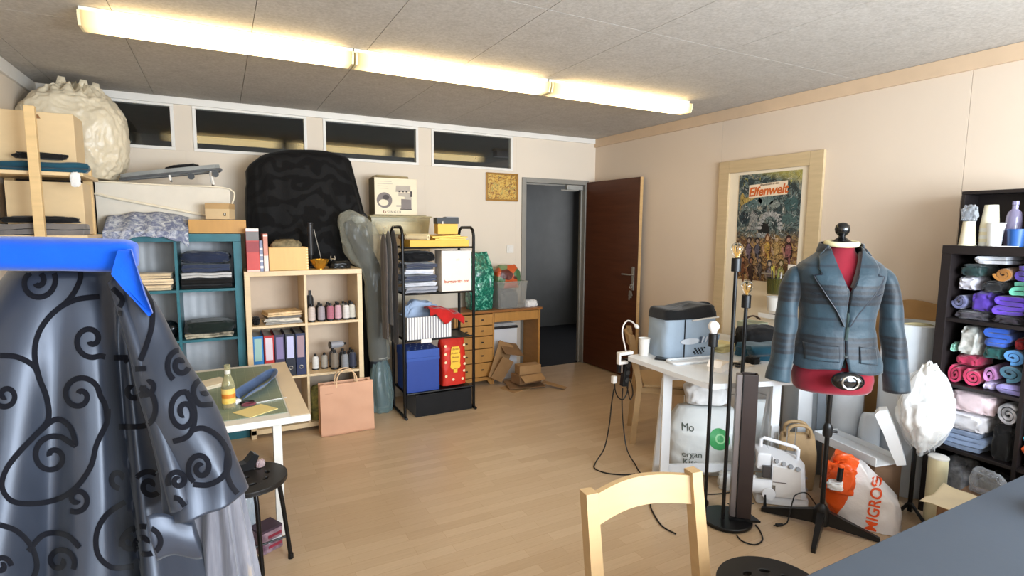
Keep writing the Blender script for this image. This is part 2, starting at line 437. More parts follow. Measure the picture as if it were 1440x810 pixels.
# ------------------------------------------------------------------ light
def diffuser_mat():
    t = NT('lit_diffuser'); tc = t.n('ShaderNodeTexCoord'); sp = t.n('ShaderNodeSeparateXYZ'); t.l(tc.outputs['Generated'], sp.inputs[0])
    e = t.ramp(sp.outputs[0], [(0, (.10, .10, .10, 1)), (.06, (.35, .35, .35, 1)), (.13, (1, 1, 1, 1)), (.90, (1, 1, 1, 1)), (.96, (.4, .4, .4, 1)), (1, (.12, .12, .12, 1))])
    em = t.n('ShaderNodeEmission'); em.inputs[0].default_value = (1.0, .74, .36, 1)
    t.l(t.math('MULTIPLY', e, LAMP), em.inputs[1])
    return t.fin(em)
LAMP = 9.0
M_DIFF = diffuser_mat(); M_LBASE = mat('lamp_tray', (235, 230, 215), .4, var=.03)
LY = 3.262
def lamp_part(x0, x1, lab):
    t = thing('ceiling_light', lab, 'light', ((x0 + x1) / 2, LY, CZ), 0, 'fluorescent ceiling lights in a row')
    w_ = (x1 - x0) / 2 - .004
    obj('tray', MB().b2((-w_, -.03, -.026), (w_, .03, -.001), .002), M_LBASE, t)
    prof = [(-.062, -.028), (-.066, -.05), (-.052, -.093), (.052, -.093), (.066, -.05), (.062, -.028)]
    mbx = MB(); N = 40; a = w_ - .012
    mbx.raw([(-a + 2 * a * i / N, y, z) for i in range(N + 1) for y, z in prof],
            [[i * 6 + k, i * 6 + (k + 1) % 6, (i + 1) * 6 + (k + 1) % 6, (i + 1) * 6 + k] for i in range(N) for k in range(6)])
    obj('diffuser', mbx, M_DIFF, t, smooth=20)
    for s_ in (-1, 1):
        cp = MB(); cp.raw([(s_ * (w_ - .012 + q), y * 1.02, z * (1.01 if z < -.05 else 1)) for q in (0, .011) for y, z in prof],
                          [[k, (k + 1) % 6, 6 + (k + 1) % 6, 6 + k] for k in range(6)] + [[0, 1, 2, 3, 4, 5], [6, 7, 8, 9, 10, 11]])
        obj('end_cap', cp, mat('lamp_end_cap', (245, 228, 180), .4, var=.02), t, smooth=20)
lamp_part(-.53, .705, 'long fluorescent ceiling light over the cutting table, nearest the wooden post shelf')
lamp_part(.705, 1.99, 'long fluorescent ceiling light in the middle of the row')
lamp_part(1.99, 3.285, 'long fluorescent ceiling light nearest the poster wall')
def area(name, loc, rot, sx_, sy_, power, col):
    ld = bpy.data.lights.new(name, 'AREA'); ld.shape = 'RECTANGLE'; ld.size = sx_; ld.size_y = sy_; ld.energy = power; ld.color = col
    o = bpy.data.objects.new(name, ld); COL.objects.link(o); o.location = loc; o.rotation_euler = rot; o['kind'] = 'helper'
    return o
area('window_daylight', (2.35, FW - .15, 1.6), (R(90), 0, 0), 2.5, 1.4, 370, (.80, .90, 1.0))
area('window_daylight', (0, FW - .15, 1.6), (R(90), 0, 0), 1.4, 1.4, 45, (.80, .90, 1.0))
area('corridor_fill_light', (5.0, 6.3, 1.6), (0, R(90), 0), 1.6, 1.6, 15, (.98, .98, 1.0))  # added fill light to brighten the corridor, no real source stands there
t = thing('corridor_light', 'unlit grey ceiling light in the corridor seen through the doorway', 'light', (3.72, 6.35, CZ))
obj('tray', MB().b2((-.62, -.05, -.03), (.62, .05, -.001), .003), mat('closer_grey', (160, 158, 152)), t)
obj('diffuser', MB().b2((-.60, -.065, -.10), (.60, .065, -.0305), .012), mat('grey_diffuser', (150, 150, 158), .4), t)
wd = bpy.data.worlds.new('world'); SC.world = wd; wd.use_nodes = True
wd.node_tree.nodes['Background'].inputs[0].default_value = (.75, .87, 1, 1); wd.node_tree.nodes['Background'].inputs[1].default_value = .6
# camera
cd = bpy.data.cameras.new('camera'); cam = bpy.data.objects.new('camera', cd); COL.objects.link(cam); SC.camera = cam
cd.sensor_width = 36; cd.lens = 767.6 / 1440 * 36; cd.clip_start = .02
yw, pt, rl = R(28.05), R(6.35), R(.42)
fwd = Vector((math.sin(yw) * math.cos(pt), math.cos(yw) * math.cos(pt), -math.sin(pt)))
rt = Vector((math.cos(yw), -math.sin(yw), 0)); up = rt.cross(fwd)
r2 = rt * math.cos(rl) + up * math.sin(rl); u2 = up * math.cos(rl) - rt * math.sin(rl)
Mx = Matrix((r2, u2, -fwd)).transposed().to_4x4(); Mx.translation = (0, 0, 1.56); cam.matrix_world = Mx
vs_ = SC.view_settings; SC.display_settings.display_device = 'sRGB'
vs_.view_transform = 'Standard'; vs_.look = 'None'; vs_.gamma = 1; vs_.use_curve_mapping = False; vs_.exposure = 0.0
# ================================================================== left and back furniture
M_PINE = wood('pine', (226, 192, 138), .84, 3, (1, 1, 9))
M_BIRCH = wood('birch_veneer', (222, 194, 150), .93, 2, (3, 3, 6))
M_BEECH = wood('light_birch_foil', (222, 196, 156), .9, 3, (1, 1, 7))
M_BEECHX = wood('light_birch_foil_flat', (222, 196, 156), .9, 3, (7, 1, 1))
M_CARD = mat('brown_cardboard', (176, 138, 92), .85, var=.1, bump=.1, bscale=30)
M_CARDP = mat('pale_cardboard', (206, 180, 140), .85, var=.06, bump=.08)
M_BLACKC = cloth('black_cloth', (17, 16, 17), .75, .3, .5, 16, .12)
M_BLACK = mat('black_plastic', (16, 16, 17), .38, var=.1)
M_BLACKM = mat('black_lacquered_metal', (20, 19, 19), .35, .3, .1)
M_GREYC = cloth('grey_cloth', (112, 106, 102))
M_LGREYC = cloth('pale_grey_cloth', (186, 184, 182))
M_TEALC = cloth('dark_teal_cloth', (28, 72, 90))
M_NAVYC = cloth('navy_cloth', (36, 44, 66))
M_CREAMC = cloth('cream_cloth', (222, 206, 178))
M_WHITEC = cloth('white_cloth', (226, 224, 222), bump=.25)
M_REDC = cloth('red_cloth', (176, 28, 26), bump=.3)
# ---- pine post shelf against the side wall
t = thing('post_shelf', 'light pine post shelf standing against the side wall in the corner', 'shelf', (-.885, 4.1, 0))
def px(x, y, z): return (x + .885, y - 4.1, z)
for (x, y, top) in ((-.868, 3.858, 2.185), (-1.085, 4.30, 1.90), (-.715, 4.30, 1.90)):
    obj('post', MB().b2(px(x - .023, y - .018, 0), px(x + .023, y + .018, top), .003), M_PINE, t)
for z in (1.846, 1.497, .95, .35):
    obj('shelf_board', MB().b2(px(-1.112, 3.882, z - .02), px(-.665, 4.325, z), .002), M_BIRCH if z > 1.6 else M_BEECHX, t)
def crate(name, label, x0, x1, y0, y1, z0, z1, m):
    t = thing(name, label, 'box', ((x0 + x1) / 2, (y0 + y1) / 2, z0)); w, d, h = (x1 - x0) / 2, (y1 - y0) / 2, z1 - z0
    obj('front_panel', MB().b2((-w, -d, 0), (w, -d + .012, h)), m, t)
    obj('back_panel', MB().b2((-w, d - .012, 0), (w, d, h)), m, t)
    for s_ in (-1, 1): obj('side_panel', MB().b2((s_ * w - (.012 if s_ > 0 else 0), -d + .0125, 0), (s_ * w + (0 if s_ > 0 else .012), d - .0125, h)), m, t)
    obj('bottom_panel', MB().b2((-w + .0125, -d + .0125, .002), (w - .0125, d - .0125, .012)), m, t)
    return t
c = crate('plywood_box', 'plain pale plywood box on the upper board of the pine shelf', -1.07, -.715, 4.03, 4.272, 1.848, 2.185, M_BIRCH)
obj('finger_notch', MB().prism([(-.03, -.001), (.03, -.001), (.022, .02), (-.018, .016)], .0015, M=Matrix.Translation((.0, -.1225, .30)) @ Matrix.Rotation(R(90), 4, 'X')), mat('notch_brown', (140, 98, 60), .7), c)
crate('plywood_box', 'plain pale plywood box on the lower board of the pine shelf', -1.05, -.70, 4.05, 4.272, 1.499, 1.80, M_BIRCH)
folded('folded_cloth', 'rumpled dark teal cloth in front of the upper plywood box', 'cloth', .44, .13, .06, 3, M_TEALC, (-.885, 3.962, 1.847), R(2), 5, amp=.016, jit=.05)
lumpo('folded_cloth', 'small black cloth lying on the rumpled teal cloth', 'cloth', (.25, .09, .035), M_BLACKC, (-.86, 3.965, 1.918), 0, 7, amp=.25)
lumpo('white_rag', 'small white rag hanging at the end of the upper pine board', 'cloth', (.05, .012, .085), M_WHITEC, (-.70, 3.872, 1.765), 0, 3, amp=.2, flat=False)
folded('folded_blanket', 'thick folded grey blanket on the lower board of the pine shelf', 'blanket', .42, .135, .062, 2, M_GREYC, (-.895, 3.953, 1.498), R(1), 9, amp=.009)
lumpo('folded_cloth', 'black cloth lying on the folded grey blanket', 'cloth', (.36, .11, .038), M_BLACKC, (-.885, 3.957, 1.566), 0, 11, amp=.18)
# tall dark cupboard in the corner carrying the bag
t = thing('corner_cupboard', 'dark narrow cupboard in the room corner under the big cream bag', 'cupboard', (-.93, 4.72, 0))
obj('carcass', MB().b2((-.16, -.30, .05), (.185, .30, 1.86)), mat('dark_cupboard', (40, 36, 34), .6), t)
obj('plinth', MB().b2((-.15, -.28, 0), (.17, .28, .05)), M_BLACK, t)
obj('door', MB().b2((-.155, -.318, .06), (.18, -.301, 1.85)), mat('dark_cupboard', (40, 36, 34)), t)
# the big crumpled bag
def bagfn():
    mb = MB(); bm = bmesh.new(); bmesh.ops.create_icosphere(bm, subdivisions=6, radius=1)
    for v in bm.verts:
        c = v.co.copy(); p = Vector([math.copysign(abs(x) ** .8, x) for x in c])
        a = noise.noise(c * 1.6 + Vector((4, 1, 2))); 
        w1 = 1 - abs(noise.noise(c * 3.2 + Vector((1, 8, 2)))) * 2; w2 = 1 - abs(noise.noise(c * 7 + Vector((9, 2, 5)))) * 2
        w3 = 1 - abs(noise.noise(c * 13 + Vector((3, 4, 8)))) * 2; k = 1 + .06 * a + .045 * w1 + .03 * w2 + .014 * w3
        if c.z > .72: k *= 1 + .09 * math.sin(math.atan2(c.y, c.x) * 19) * (c.z - .72) * 4
        v.co = p * k
    zs = [v.co.z for v in bm.verts]; lo = min(zs)
    for v in bm.verts: v.co = Vector((v.co.x * .285, v.co.y * .29, max(v.co.z - lo - .18, 0) * .325))
    top = max(v.co.z for v in bm.verts)
    for v in bm.verts: v.co.z *= .645 / top
    return mb.bm(bm)
t = thing('stuffed_bag', 'big crumpled cream plastic bag stuffed full under the ceiling in the corner', 'bag', (-.83, 4.74, 1.862))
M_BAG = clear('cream_bag_film', (228, 214, 186), .85, .4, .9, 13)
obj('film', bagfn(), M_BAG, t, smooth=80)
fr = MB(); rnd = random.Random(3)
for k in range(9):
    a = rnd.uniform(0, 6.28); b = Vector((math.cos(a) * .10 + .02, math.sin(a) * .12, .615)); h_ = rnd.uniform(.02, .045)
    fr.raw([b + Vector((-.03, 0, -.02)), b + Vector((.03, .015, -.02)), b + Vector((.022, .01, h_)), b + Vector((-.012, .0, h_ * 1.05))], [[0, 1, 2, 3]])
o = obj('knotted_top', fr, M_BAG, t); sm = o.modifiers.new('s', 'SOLIDIFY'); sm.thickness = .003
# ---- teal cube shelf
M_TEAL = wood('teal_painted_wood', (46, 108, 120), .78, 3, (4, 4, 4), .42)
t = thing('cube_shelf', 'tall teal painted cube shelf beside the light birch shelf', 'shelf', (-.275, 4.545, 0))
TX0, TX1, TY0, TY1, TH = -.715, .128, 4.35, 4.74, 1.50
def q(x, y, z): return (x + .275, y - 4.545, z)
obj('top', MB().b2(q(TX0, TY0, TH - .055), q(TX1, TY1, TH), .002), M_TEAL, t)
obj('bottom', MB().b2(q(TX0, TY0, 0), q(TX1, TY1, .055), .002), M_TEAL, t)
for a, b in ((TX0, TX0 + .052), (TX1 - .052, TX1)): obj('side_panel', MB().b2(q(a, TY0, .0552), q(b, TY1, TH - .0552), .002), M_TEAL, t)
TS = [.40, .752, 1.105]
DV = MB().b2(q(-.284, TY0 + .002, .0552), q(-.266, TY1 - .006, TH - .0552), .001); obj('divider', DV, M_TEAL, t)
for z in TS:
    for a, b in ((TX0 + .0522, -.2842), (-.2658, TX1 - .0522)): obj('shelf_board', MB().b2(q(a, TY0 + .002, z - .009), q(b, TY1 - .006, z + .009), .001), M_TEAL, t)
M_FILM = mat('pale_grey_film', (196, 196, 198), .4, var=.12, scale=4, bump=.5, bscale=7)
mb = MB()
def film(u, v): return Vector(q(TX0 + .01 + u * (TX1 - TX0 - .02), TY1 + .004 + .010 * (math.sin(u * 42) + noise.noise(Vector((u * 9, v * 5, 1)))) ** 2 * .3, .02 + v * (TH - .04)))
o = obj('back_film', MB().grid(film, 90, 24), M_FILM, t, smooth=80); sm = o.modifiers.new('s', 'SOLIDIFY'); sm.thickness = .002; sm.offset = 1
# contents
tx, ty = -.06, 4.45
G = 'folded clothes in the teal shelf'
folded('folded_clothes', 'black folded clothes at the bottom of the pile in the top teal cell', 'clothes', .315, .2, .07, 3, M_BLACKC, (-.095, 4.47, 1.116), 0, 21, G)
folded('folded_clothes', 'pale grey folded garment between black clothes and dark jeans', 'clothes', .30, .2, .036, 2, M_LGREYC, (-.095, 4.468, 1.190), R(-1), 22, G, amp=.008)
folded('folded_clothes', 'dark blue denim folded on the pale grey garment', 'clothes', .285, .19, .05, 2, cloth('denim_dark', (50, 58, 80)), (-.095, 4.47, 1.232), R(2), 23, G, amp=.008)
lumpo('folded_clothes', 'rumpled dark navy clothes on top of the pile in the teal cell', 'clothes', (.32, .2, .085), M_NAVYC, (-.095, 4.47, 1.296), 0, 24, G, amp=.22, box=.55)
lumpo('folded_clothes', 'dark green black garment in the second teal cell from the top', 'clothes', (.325, .24, .085), cloth('black_green_cloth', (22, 32, 28)), (-.095, 4.475, .80), 0, 26, G, amp=.12, box=.5)
folded('folded_clothes', 'cream and black folded cloth under the dark green black garment', 'clothes', .30, .2, .032, 2, mat('cream_black_print', (210, 198, 172), .85, scale=16, col2=(26, 24, 22)), (-.10, 4.46, .764), 0, 27, G, amp=.008)
for k, (w_, d_, lab, c_) in enumerate(((.335, .2, 'bottom of the pile of pale pieces', (220, 196, 160)), (.335, .2, 'middle of the pile of pale pieces', (228, 206, 172)), (.34, .2, 'top of the pile of pale pieces', (206, 184, 150)))):
    folded('folded_fabric', 'salmon cream fabric, ' + lab + ' in the teal shelf', 'fabric', w_, d_, .036, 3, cloth('cream_fabric_%d' % k, c_), (-.475, 4.47, 1.116 + .040 * k), R((-3, 2, -2)[k]), 30 + k, 'pale fabric pile', jit=.04)
lumpo('bundle', 'dark shiny bundle in the teal cell behind the draped coat', 'bundle', (.26, .2, .13), mat('dark_glossy', (30, 34, 38), .2), (-.42, 4.5, .763), 0, 33, amp=.2)
lumpo('bundle', 'dark clothes in the lowest teal cell behind the cutting table leg', 'bundle', (.32, .24, .16), M_BLACKC, (-.095, 4.49, .057), 0, 34, amp=.2)
lumpo('bundle', 'grey clothes in the third teal cell behind the bottle', 'bundle', (.30, .2, .12), M_GREYC, (-.47, 4.48, .411), 0, 35, amp=.2)
# things on the teal shelf
M_PAD = mat('off_white_cover', (214, 206, 192), .75, var=.05, bump=.25, bscale=9)
t = thing('padded_box', 'long off white padded box with piped edges lying on the teal shelf', 'box', (-.325, 4.70, 1.502))
def padfn():
    bm = bmesh.new(); bmesh.ops.create_cube(bm, size=1); bmesh.ops.subdivide_edges(bm, edges=list(bm.edges), cuts=14, use_grid_fill=True)
    for v in bm.verts:
        c = v.co; n_ = noise.noise(c * 4) * .012
        v.co = Vector((c.x * .80 * (1 + n_), c.y * .26 * (1 + n_ * 2), (c.z + .5) * (.345 - .022 * (c.x + .5)) + n_ * .3))
        v.co.z = max(v.co.z, 0)
    return MB().bm(bm)
obj('cover', padfn(), M_PAD, t, smooth=50)
M_PIPE = mat('cream_piping', (228, 216, 192), .7, var=.04)
obj('piping', MB().tube([(-.402, -.132, .343), (.0, -.136, .333), (.402, -.132, .322), (.404, -.132, .18), (.404, -.13, .02)], .006, 8, smooth=4), M_PIPE, t)
obj('flap_piping', MB().tube([(-.402, -.137, .262), (-.30, -.143, .235), (-.05, -.143, .185), (.20, -.142, .135), (.33, -.139, .11)], .009, 8, smooth=4), M_PIPE, t)
t = thing('tabletop_ironing_board', 'small grey ironing board lying on the off white padded box', 'ironing board', (-.265, 4.66, 1.875), R(3), rot=(0, R(-9), R(2)))
M_GRB = cloth('grey_board_cover', (138, 140, 138), bump=.2)
pts = [(-.32, 0), (-.28, -.05), (-.15, -.09), (.10, -.115), (.26, -.115), (.295, -.08), (.295, .08), (.26, .115), (.10, .115), (-.15, .09), (-.28, .05)]
obj('board_cover', MB().prism(pts, .038, M=Matrix.Translation((0, 0, .042))), M_GRB, t)
obj('board_rim', MB().tube([(x * 1.01, y * 1.01, .045) for x, y in pts], .009, 8, closed=True, smooth=3), cloth('dark_grey_edge', (84, 86, 88)), t)
obj('black_cloth_strip', MB().lump((.22, .10, .03), 6, amp=.3, M=Matrix.Translation((.06, -.04, .078))), M_BLACKC, t, smooth=80)
for x in (-.03, .23):
    l_ = obj('leg', MB().tube([(x, -.09, .045), (x, -.095, .006 - .06 * (x > 0)), (x, .095, .006 - .06 * (x > 0)), (x, .09, .045)], .0075, 8), M_WHITE, t)
for x in (.10, .255): obj('wheel', MB().cyl((x, -.10, .012), (x, -.125, .012), .022, seg=18), M_BLACK, t)
def floralmat():
    t = NT('blue_grey_floral'); v = t.coord(); n1 = t.noise(v, 14, 3, .5, 1.6); n2 = t.noise(v, 26, 4, .6, 1.2)
    a = t.ramp(n1, [(.40, lin((176, 182, 190))), (.47, lin((128, 134, 160))), (.56, lin((110, 118, 148))), (.62, lin((196, 200, 206)))])
    cc = t.mix(.45, a, t.ramp(n2, [(.45, lin((96, 104, 132))), (.6, lin((214, 216, 220)))]))
    return t.fin(t.bsdf(Base_Color=cc, Roughness=.85, Normal=t.bump(n2, .2)))
M_FLOR = floralmat()
def drape(u, v):
    x = -.662 + .472 * u; sag = noise.noise(Vector((u * 6, v * 3, 4))) * .02 + .012 * math.sin(u * 23 + v * 3)
    if v < .62: y = 4.55 - .225 * (v / .62); z = 1.508 + .14 * math.sin(PI * (1 - v / .62) * .5) * (.75 + .25 * math.sin(u * 3)) + sag * (1 - abs(v - .35)) * .6; z = max(z, 1.505)
    else:
        k = (v - .62) / .38; hang = .03 + .055 * max(0, 1 - u * 4) + .03 * max(0, math.sin(u * 9)) + .06 * max(0, (u - .9) * 10)
        y = 4.322 - .018 * math.sin(k * PI / 2) - abs(sag) * .8; z = 1.51 + .012 * (1 - k) - k * hang + sag * .2
    return Vector((x, y, z))
o = obj('floral_cloth', MB().grid(lambda u, v: drape(u, v), 60, 34), M_FLOR, smooth=80); sm = o.modifiers.new('s', 'SOLIDIFY'); sm.thickness = .003
tag(o, 'blue grey floral cloth draped over the front edge of the teal shelf', 'cloth')
t = thing('wooden_tray', 'shallow orange brown wooden tray on the teal shelf top', 'tray', (-.012, 4.46, 1.502))
M_TRAY = wood('tray_wood', (190, 142, 74), .88, 3, (6, 1, 1))
mb = MB().b2((-.178, -.105, 0), (.178, -.093, .095)).b2((-.178, .065, 0), (.178, .077, .095)); obj('tray_wall', mb, M_TRAY, t)
for s_ in (-1, 1): obj('tray_end', MB().b2((s_ * .178 - (.012 if s_ > 0 else 0), -.0928, 0), (s_ * .178 + (0 if s_ > 0 else .012), .0648, .095)), M_TRAY, t)
obj('tray_lid', MB().b2((-.165, -.092, .08), (.165, .064, .094)), M_TRAY, t)
t = thing('cardboard_box', 'small pale cardboard box standing on the orange brown tray', 'box', (.0, 4.445, 1.600), R(-20))
obj('carton', MB().b2((-.075, -.05, 0), (.085, .06, .112), .003), M_CARDP, t)
obj('tape', MB().b2((-.0755, -.0505, .072), (.0855, .0605, .1125), .002), mat('carton_shade', (186, 152, 106), .7), t)
obj('printed_mark', MB().box((.055, -.0508, .035), (.016, .001, .02), .0005).box((.055, -.0512, .037), (.008, .001, .008), 0, 1), [M_BLACK, M_WHITE], t)
# ---- birch cube shelf
BX0, BX1, BY0, BY1, BH = .135, .957, 4.28, 4.67, 1.232
t = thing('cube_shelf', 'light birch cube shelf of six cells beside the plastic wrapped roll', 'shelf', (.5435, 4.475, 0))
def q(x, y, z): return (x - .5435, y - 4.475, z)
obj('top', MB().b2(q(BX0, BY0, BH - .036), q(BX1, BY1, BH), .002), M_BEECHX, t)
obj('bottom', MB().b2(q(BX0, BY0, .03), q(BX1, BY1, .066), .002), M_BEECHX, t)
for a, b in ((BX0, BX0 + .036), (BX1 - .036, BX1)): obj('side_panel', MB().b2(q(a, BY0, 0), q(b, BY1, BH - .0362), .002), M_BEECH, t)
obj('divider', MB().b2(q(.531, BY0 + .002, .0662), q(.549, BY1 - .006, BH - .0362), .001), M_BEECH, t)
BS = [.432, .826]
for z in BS:
    for a, b in ((BX0 + .0362, .5308), (.5492, BX1 - .0362)): obj('shelf_board', MB().b2(q(a, BY0 + .002, z - .009), q(b, BY1 - .006, z + .009), .001), M_BEECHX, t)
obj('back_panel', MB().b2(q(BX0 + .002, BY1 + .001, .03), q(BX1 - .002, BY1 + .006, BH)), mat('beige_back_panel', (206, 184, 160), .7, var=.05), t)
# binders in the middle cell
def binder(x, lab, spine, label_c, win_only=False):
    t = thing('binder', lab, 'binder', (x, 4.44, .4425), 0, 'ring binders in the birch shelf')
    ms = mat('binder_' + str(spine), spine, .45, var=.06)
    obj('cover', MB().b2((-.0335, -.142, 0), (-.0305, .14, .318), .001).b2((.0305, -.142, 0), (.0335, .14, .318), .001).b2((-.0335, -.145, 0), (.0335, -.1415, .318), .001), ms, t)
    obj('papers', MB().b2((-.028, -.138, .006), (.028, .13, .303), .001), mat('paper_edge', (224, 220, 210), .8), t)
    obj('spine_label', MB().b2((-.024, -.1462, .135), (.024, -.1452, .30), .0003), mat('label_' + str(label_c), label_c, .6, var=.05), t)
    rg = MB().tube([(math.cos(a * PI / 8) * .0125, -.147, .062 + math.sin(a * PI / 8) * .0125) for a in range(16)], .0032, 8, closed=True)
    obj('finger_ring', rg, M_CHROME, t)
binder(.206, 'blue binder with pale green label, outermost next to the teal shelf', (42, 116, 178), (150, 184, 176))
binder(.278, 'red binder with pale label between blue and purple binders', (176, 36, 32), (214, 198, 206))
binder(.350, 'dark purple binder with lilac label in the birch shelf', (44, 36, 66), (128, 116, 156))
binder(.422, 'black navy binder with pale lavender label in the birch shelf', (20, 24, 38), (190, 190, 222))
binder(.494, 'navy binder with mauve label next to the shelf divider', (26, 36, 74), (160, 132, 140))
# magazines
G = 'papers stacked in the birch shelf'
for k, (w_, d_, h_, c_, a, lab) in enumerate(((.26, .21, .020, (150, 146, 140), 3, 'grey magazines at the bottom of the stack'), (.25, .21, .018, (214, 206, 192), -5, 'white papers on the grey magazines'),
        (.24, .2, .014, (120, 116, 112), 6, 'dark grey magazines in the middle of the stack'), (.25, .19, .03, (214, 184, 140), 9, 'tan folder on top of the paper stack'))):
    o = obj('magazine_stack', MB().b2((-w_ / 2, -d_ / 2, 0), (w_ / 2, d_ / 2, h_ * .46), .002).b2((-w_ / 2 + .006, -d_ / 2 + .004, h_ * .5), (w_ / 2 - .004, d_ / 2, h_), .002), mat('magz_%d' % k, c_, .7, var=.25, scale=30), None, (.385, 4.42, .836 + (0, .0215, .041, .057)[k]), R(a))
    tag(o, lab + ' in the birch shelf', 'papers', G)
lumpo('cable_tangle', 'black cable tangle beside the paper stack in the birch shelf', 'cable', (.055, .12, .06), M_BLACKC, (.205, 4.38, .836), 0, 3, amp=.45, freq=4)
# thread cones
def cone_proto():
    t = thing('thread_cone', 'pale grey thread cone', 'thread')
    obj('thread', MB().lathe([(.0, .012), (.026, .012), (.027, .018), (.0255, .10), (.017, .114), (.006, .115)], 20), M_LGREYC, t)
    obj('core', MB().lathe([(.029, 0), (.029, .006), (.026, .0115), (.0100, .0116), (.0098, .1155), (.0105, .1158), (.0095, .135), (0, .1352)], 20), M_BLACK, t)
    return t
cp = cone_proto(); first = [True]
def cone(loc, col, lab, s=1.0, rot=None, G='thread cones in the birch shelf'):
    r = cp if first[0] else dup(cp, loc); first[0] = False
    r.location = loc; r['label'] = lab; r['group'] = G; r.scale = (s, s, s) if isinstance(s, (int, float)) else s
    if rot: r.rotation_euler = rot
    m = mat('thread_%d_%d_%d' % col, col, .5, var=.15, stretch=(1, 1, 30), bump=.3, bscale=20, sheen=.3)
    for ch in r.children:
        if ch.name.startswith('thread'):
            ch.data = ch.data.copy(); ch.data.materials.clear(); ch.data.materials.append(m)
z1, z2 = .8355, .4415
cone((.585, 4.33, z1), (196, 180, 170), 'beige thread cone below the tall black cone')
cone((.585, 4.40, z1), (20, 18, 20), 'tall black thread cone at the divider in the upper cell', (1.05, 1.05, 1.72))
cone((.655, 4.33, z1), (150, 140, 146), 'grey lilac thread cone second in the front row')
cone((.650, 4.41, z1), (30, 26, 28), 'black thread cone behind the grey lilac cone')
cone((.722, 4.335, z1), (166, 96, 112), 'rose thread cone in the front row of the upper cell')
cone((.715, 4.41, z1), (48, 26, 30), 'dark wine thread cone behind the rose cone')
cone((.782, 4.345, z1), (190, 150, 160), 'pale pink thread cone next to the rose cone')
cone((.783, 4.415, z1), (40, 36, 38), 'charcoal thread cone behind the pale pink cone')
cone((.840, 4.33, z1), (206, 200, 196), 'white thread cone in the front row of the upper cell')
cone((.834, 4.41, z1), (150, 146, 144), 'mid grey thread cone behind the white cone')
cone((.888, 4.345, z1), (196, 190, 176), 'off white thread cone beside the shelf side panel')
cone((.886, 4.415, z1), (26, 24, 26), 'black thread cone in the corner by the shelf side panel')
cone((.612, 4.41, z2), (206, 204, 200), 'white thread cone alone on the lower cell board', .93)
cone((.680, 4.42, z2), (150, 142, 130), 'grey beige thread cone beside the lone white cone', .93)
cone((.750, 4.37, z2), (120, 108, 94), 'taupe thread cone under the lying cone', 1.12)
cone((.820, 4.325, z2), (128, 130, 134), 'steel grey thread cone at the front of the lower cell', 1.05)
cone((.820, 4.41, z2), (34, 36, 44), 'blue black thread cone behind the steel grey cone', 1.08)
cone((.884, 4.345, z2), (40, 44, 62), 'navy thread cone beside the side panel in the lower cell', 1.08)
cone((.884, 4.425, z2), (26, 28, 36), 'black thread cone in the back corner of the lower cell', 1.08)
cone((.750, 4.45, z2), (90, 88, 92), 'dark grey thread cone behind the taupe cone', 1.12)
cone((.715, 4.385, z2 + .188), (146, 146, 152), 'silver grey thread cone lying across the standing cones', .98, (0, R(90), R(8)))
lumpo('black_bag', 'black bag stuffed into the lowest cell behind the kraft bag', 'bag', (.25, .26, .25), mat('black_bag_film', (20, 20, 22), .25, bump=.5, bscale=10), (.79, 4.46, .068), 0, 41, amp=.18)
lumpo('patterned_cloth', 'yellow green patterned cloth in the lowest cell beside the divider', 'cloth', (.10, .09, .27), mat('yellow_green_print', (170, 160, 80), .85, scale=22, col2=(70, 78, 60)), (.602, 4.335, .068), 0, 42, amp=.12)
lumpo('black_bag', 'flat black bag lying in the lowest cell behind the table leg', 'bag', (.34, .30, .085), M_BLACKC, (.35, 4.44, .068), 0, 43, amp=.14)
# on the birch shelf
def book(x, w_, d_, h_, lab, c, blocks, dy=0):
    t = thing('book', lab, 'book', (x, 4.37 + dy, 1.2335), 0, 'books on the birch shelf')
    obj('cover', MB().b2((-w_ / 2, -d_ / 2, 0), (w_ / 2, -d_ / 2 + .002, h_), .0008).b2((-w_ / 2, -d_ / 2, 0), (-w_ / 2 + .002, d_ / 2, h_), .0008).b2((w_ / 2 - .002, -d_ / 2, 0), (w_ / 2, d_ / 2, h_), .0008), mat('bk' + str(c), c, .5), t)
    obj('pages', MB().b2((-w_ / 2 + .0025, -d_ / 2 + .003, .003), (w_ / 2 - .0025, d_ / 2 - .004, h_ - .004), .0005), mat('pages', (232, 224, 206), .8), t)
    for z0, z1_, cc in blocks: obj('spine_band', MB().b2((-w_ / 2 + .0005, -d_ / 2 - .0009, z0 * h_), (w_ / 2 - .0005, -d_ / 2 - .0001, z1_ * h_), .0003), mat('bk' + str(cc), cc, .5), t)
book(.198, .082, .22, .305, 'thick red and grey book at the end beside the teal shelf', (196, 76, 72), [(.0, .045, (232, 190, 176)), (.72, .93, (120, 116, 116)), (.935, 1.0, (226, 222, 216)), (.45, .70, (150, 60, 64))])
book(.252, .022, .20, .22, 'thin blue grey book with dotted spine in the middle', (136, 142, 166), [(.1, .18, (220, 218, 220)), (.3, .36, (220, 218, 220)), (.5, .56, (220, 218, 220)), (.7, .76, (220, 218, 220))])
book(.281, .030, .21, .268, 'slim salmon pink book beside the wooden box', (206, 140, 122), [(.0, .42, (226, 206, 196)), (.93, .97, (240, 226, 214))])
t = thing('wooden_box', 'open light wooden box with dovetailed corners on the birch shelf', 'box', (.436, 4.40, 1.2335))
M_BOXW = wood('honey_wood', (222, 178, 108), .9, 3, (7, 1, 1))
obj('front_panel', MB().b2((-.134, -.10, 0), (.134, -.088, .168)), M_BOXW, t); obj('back_panel', MB().b2((-.134, .088, 0), (.134, .10, .168)), M_BOXW, t)
for s_ in (-1, 1): obj('side_panel', MB().b2((s_ * .134 - (.012 if s_ > 0 else 0), -.0878, 0), (s_ * .134 + (0 if s_ > 0 else .012), .0878, .168)), M_BOXW, t)
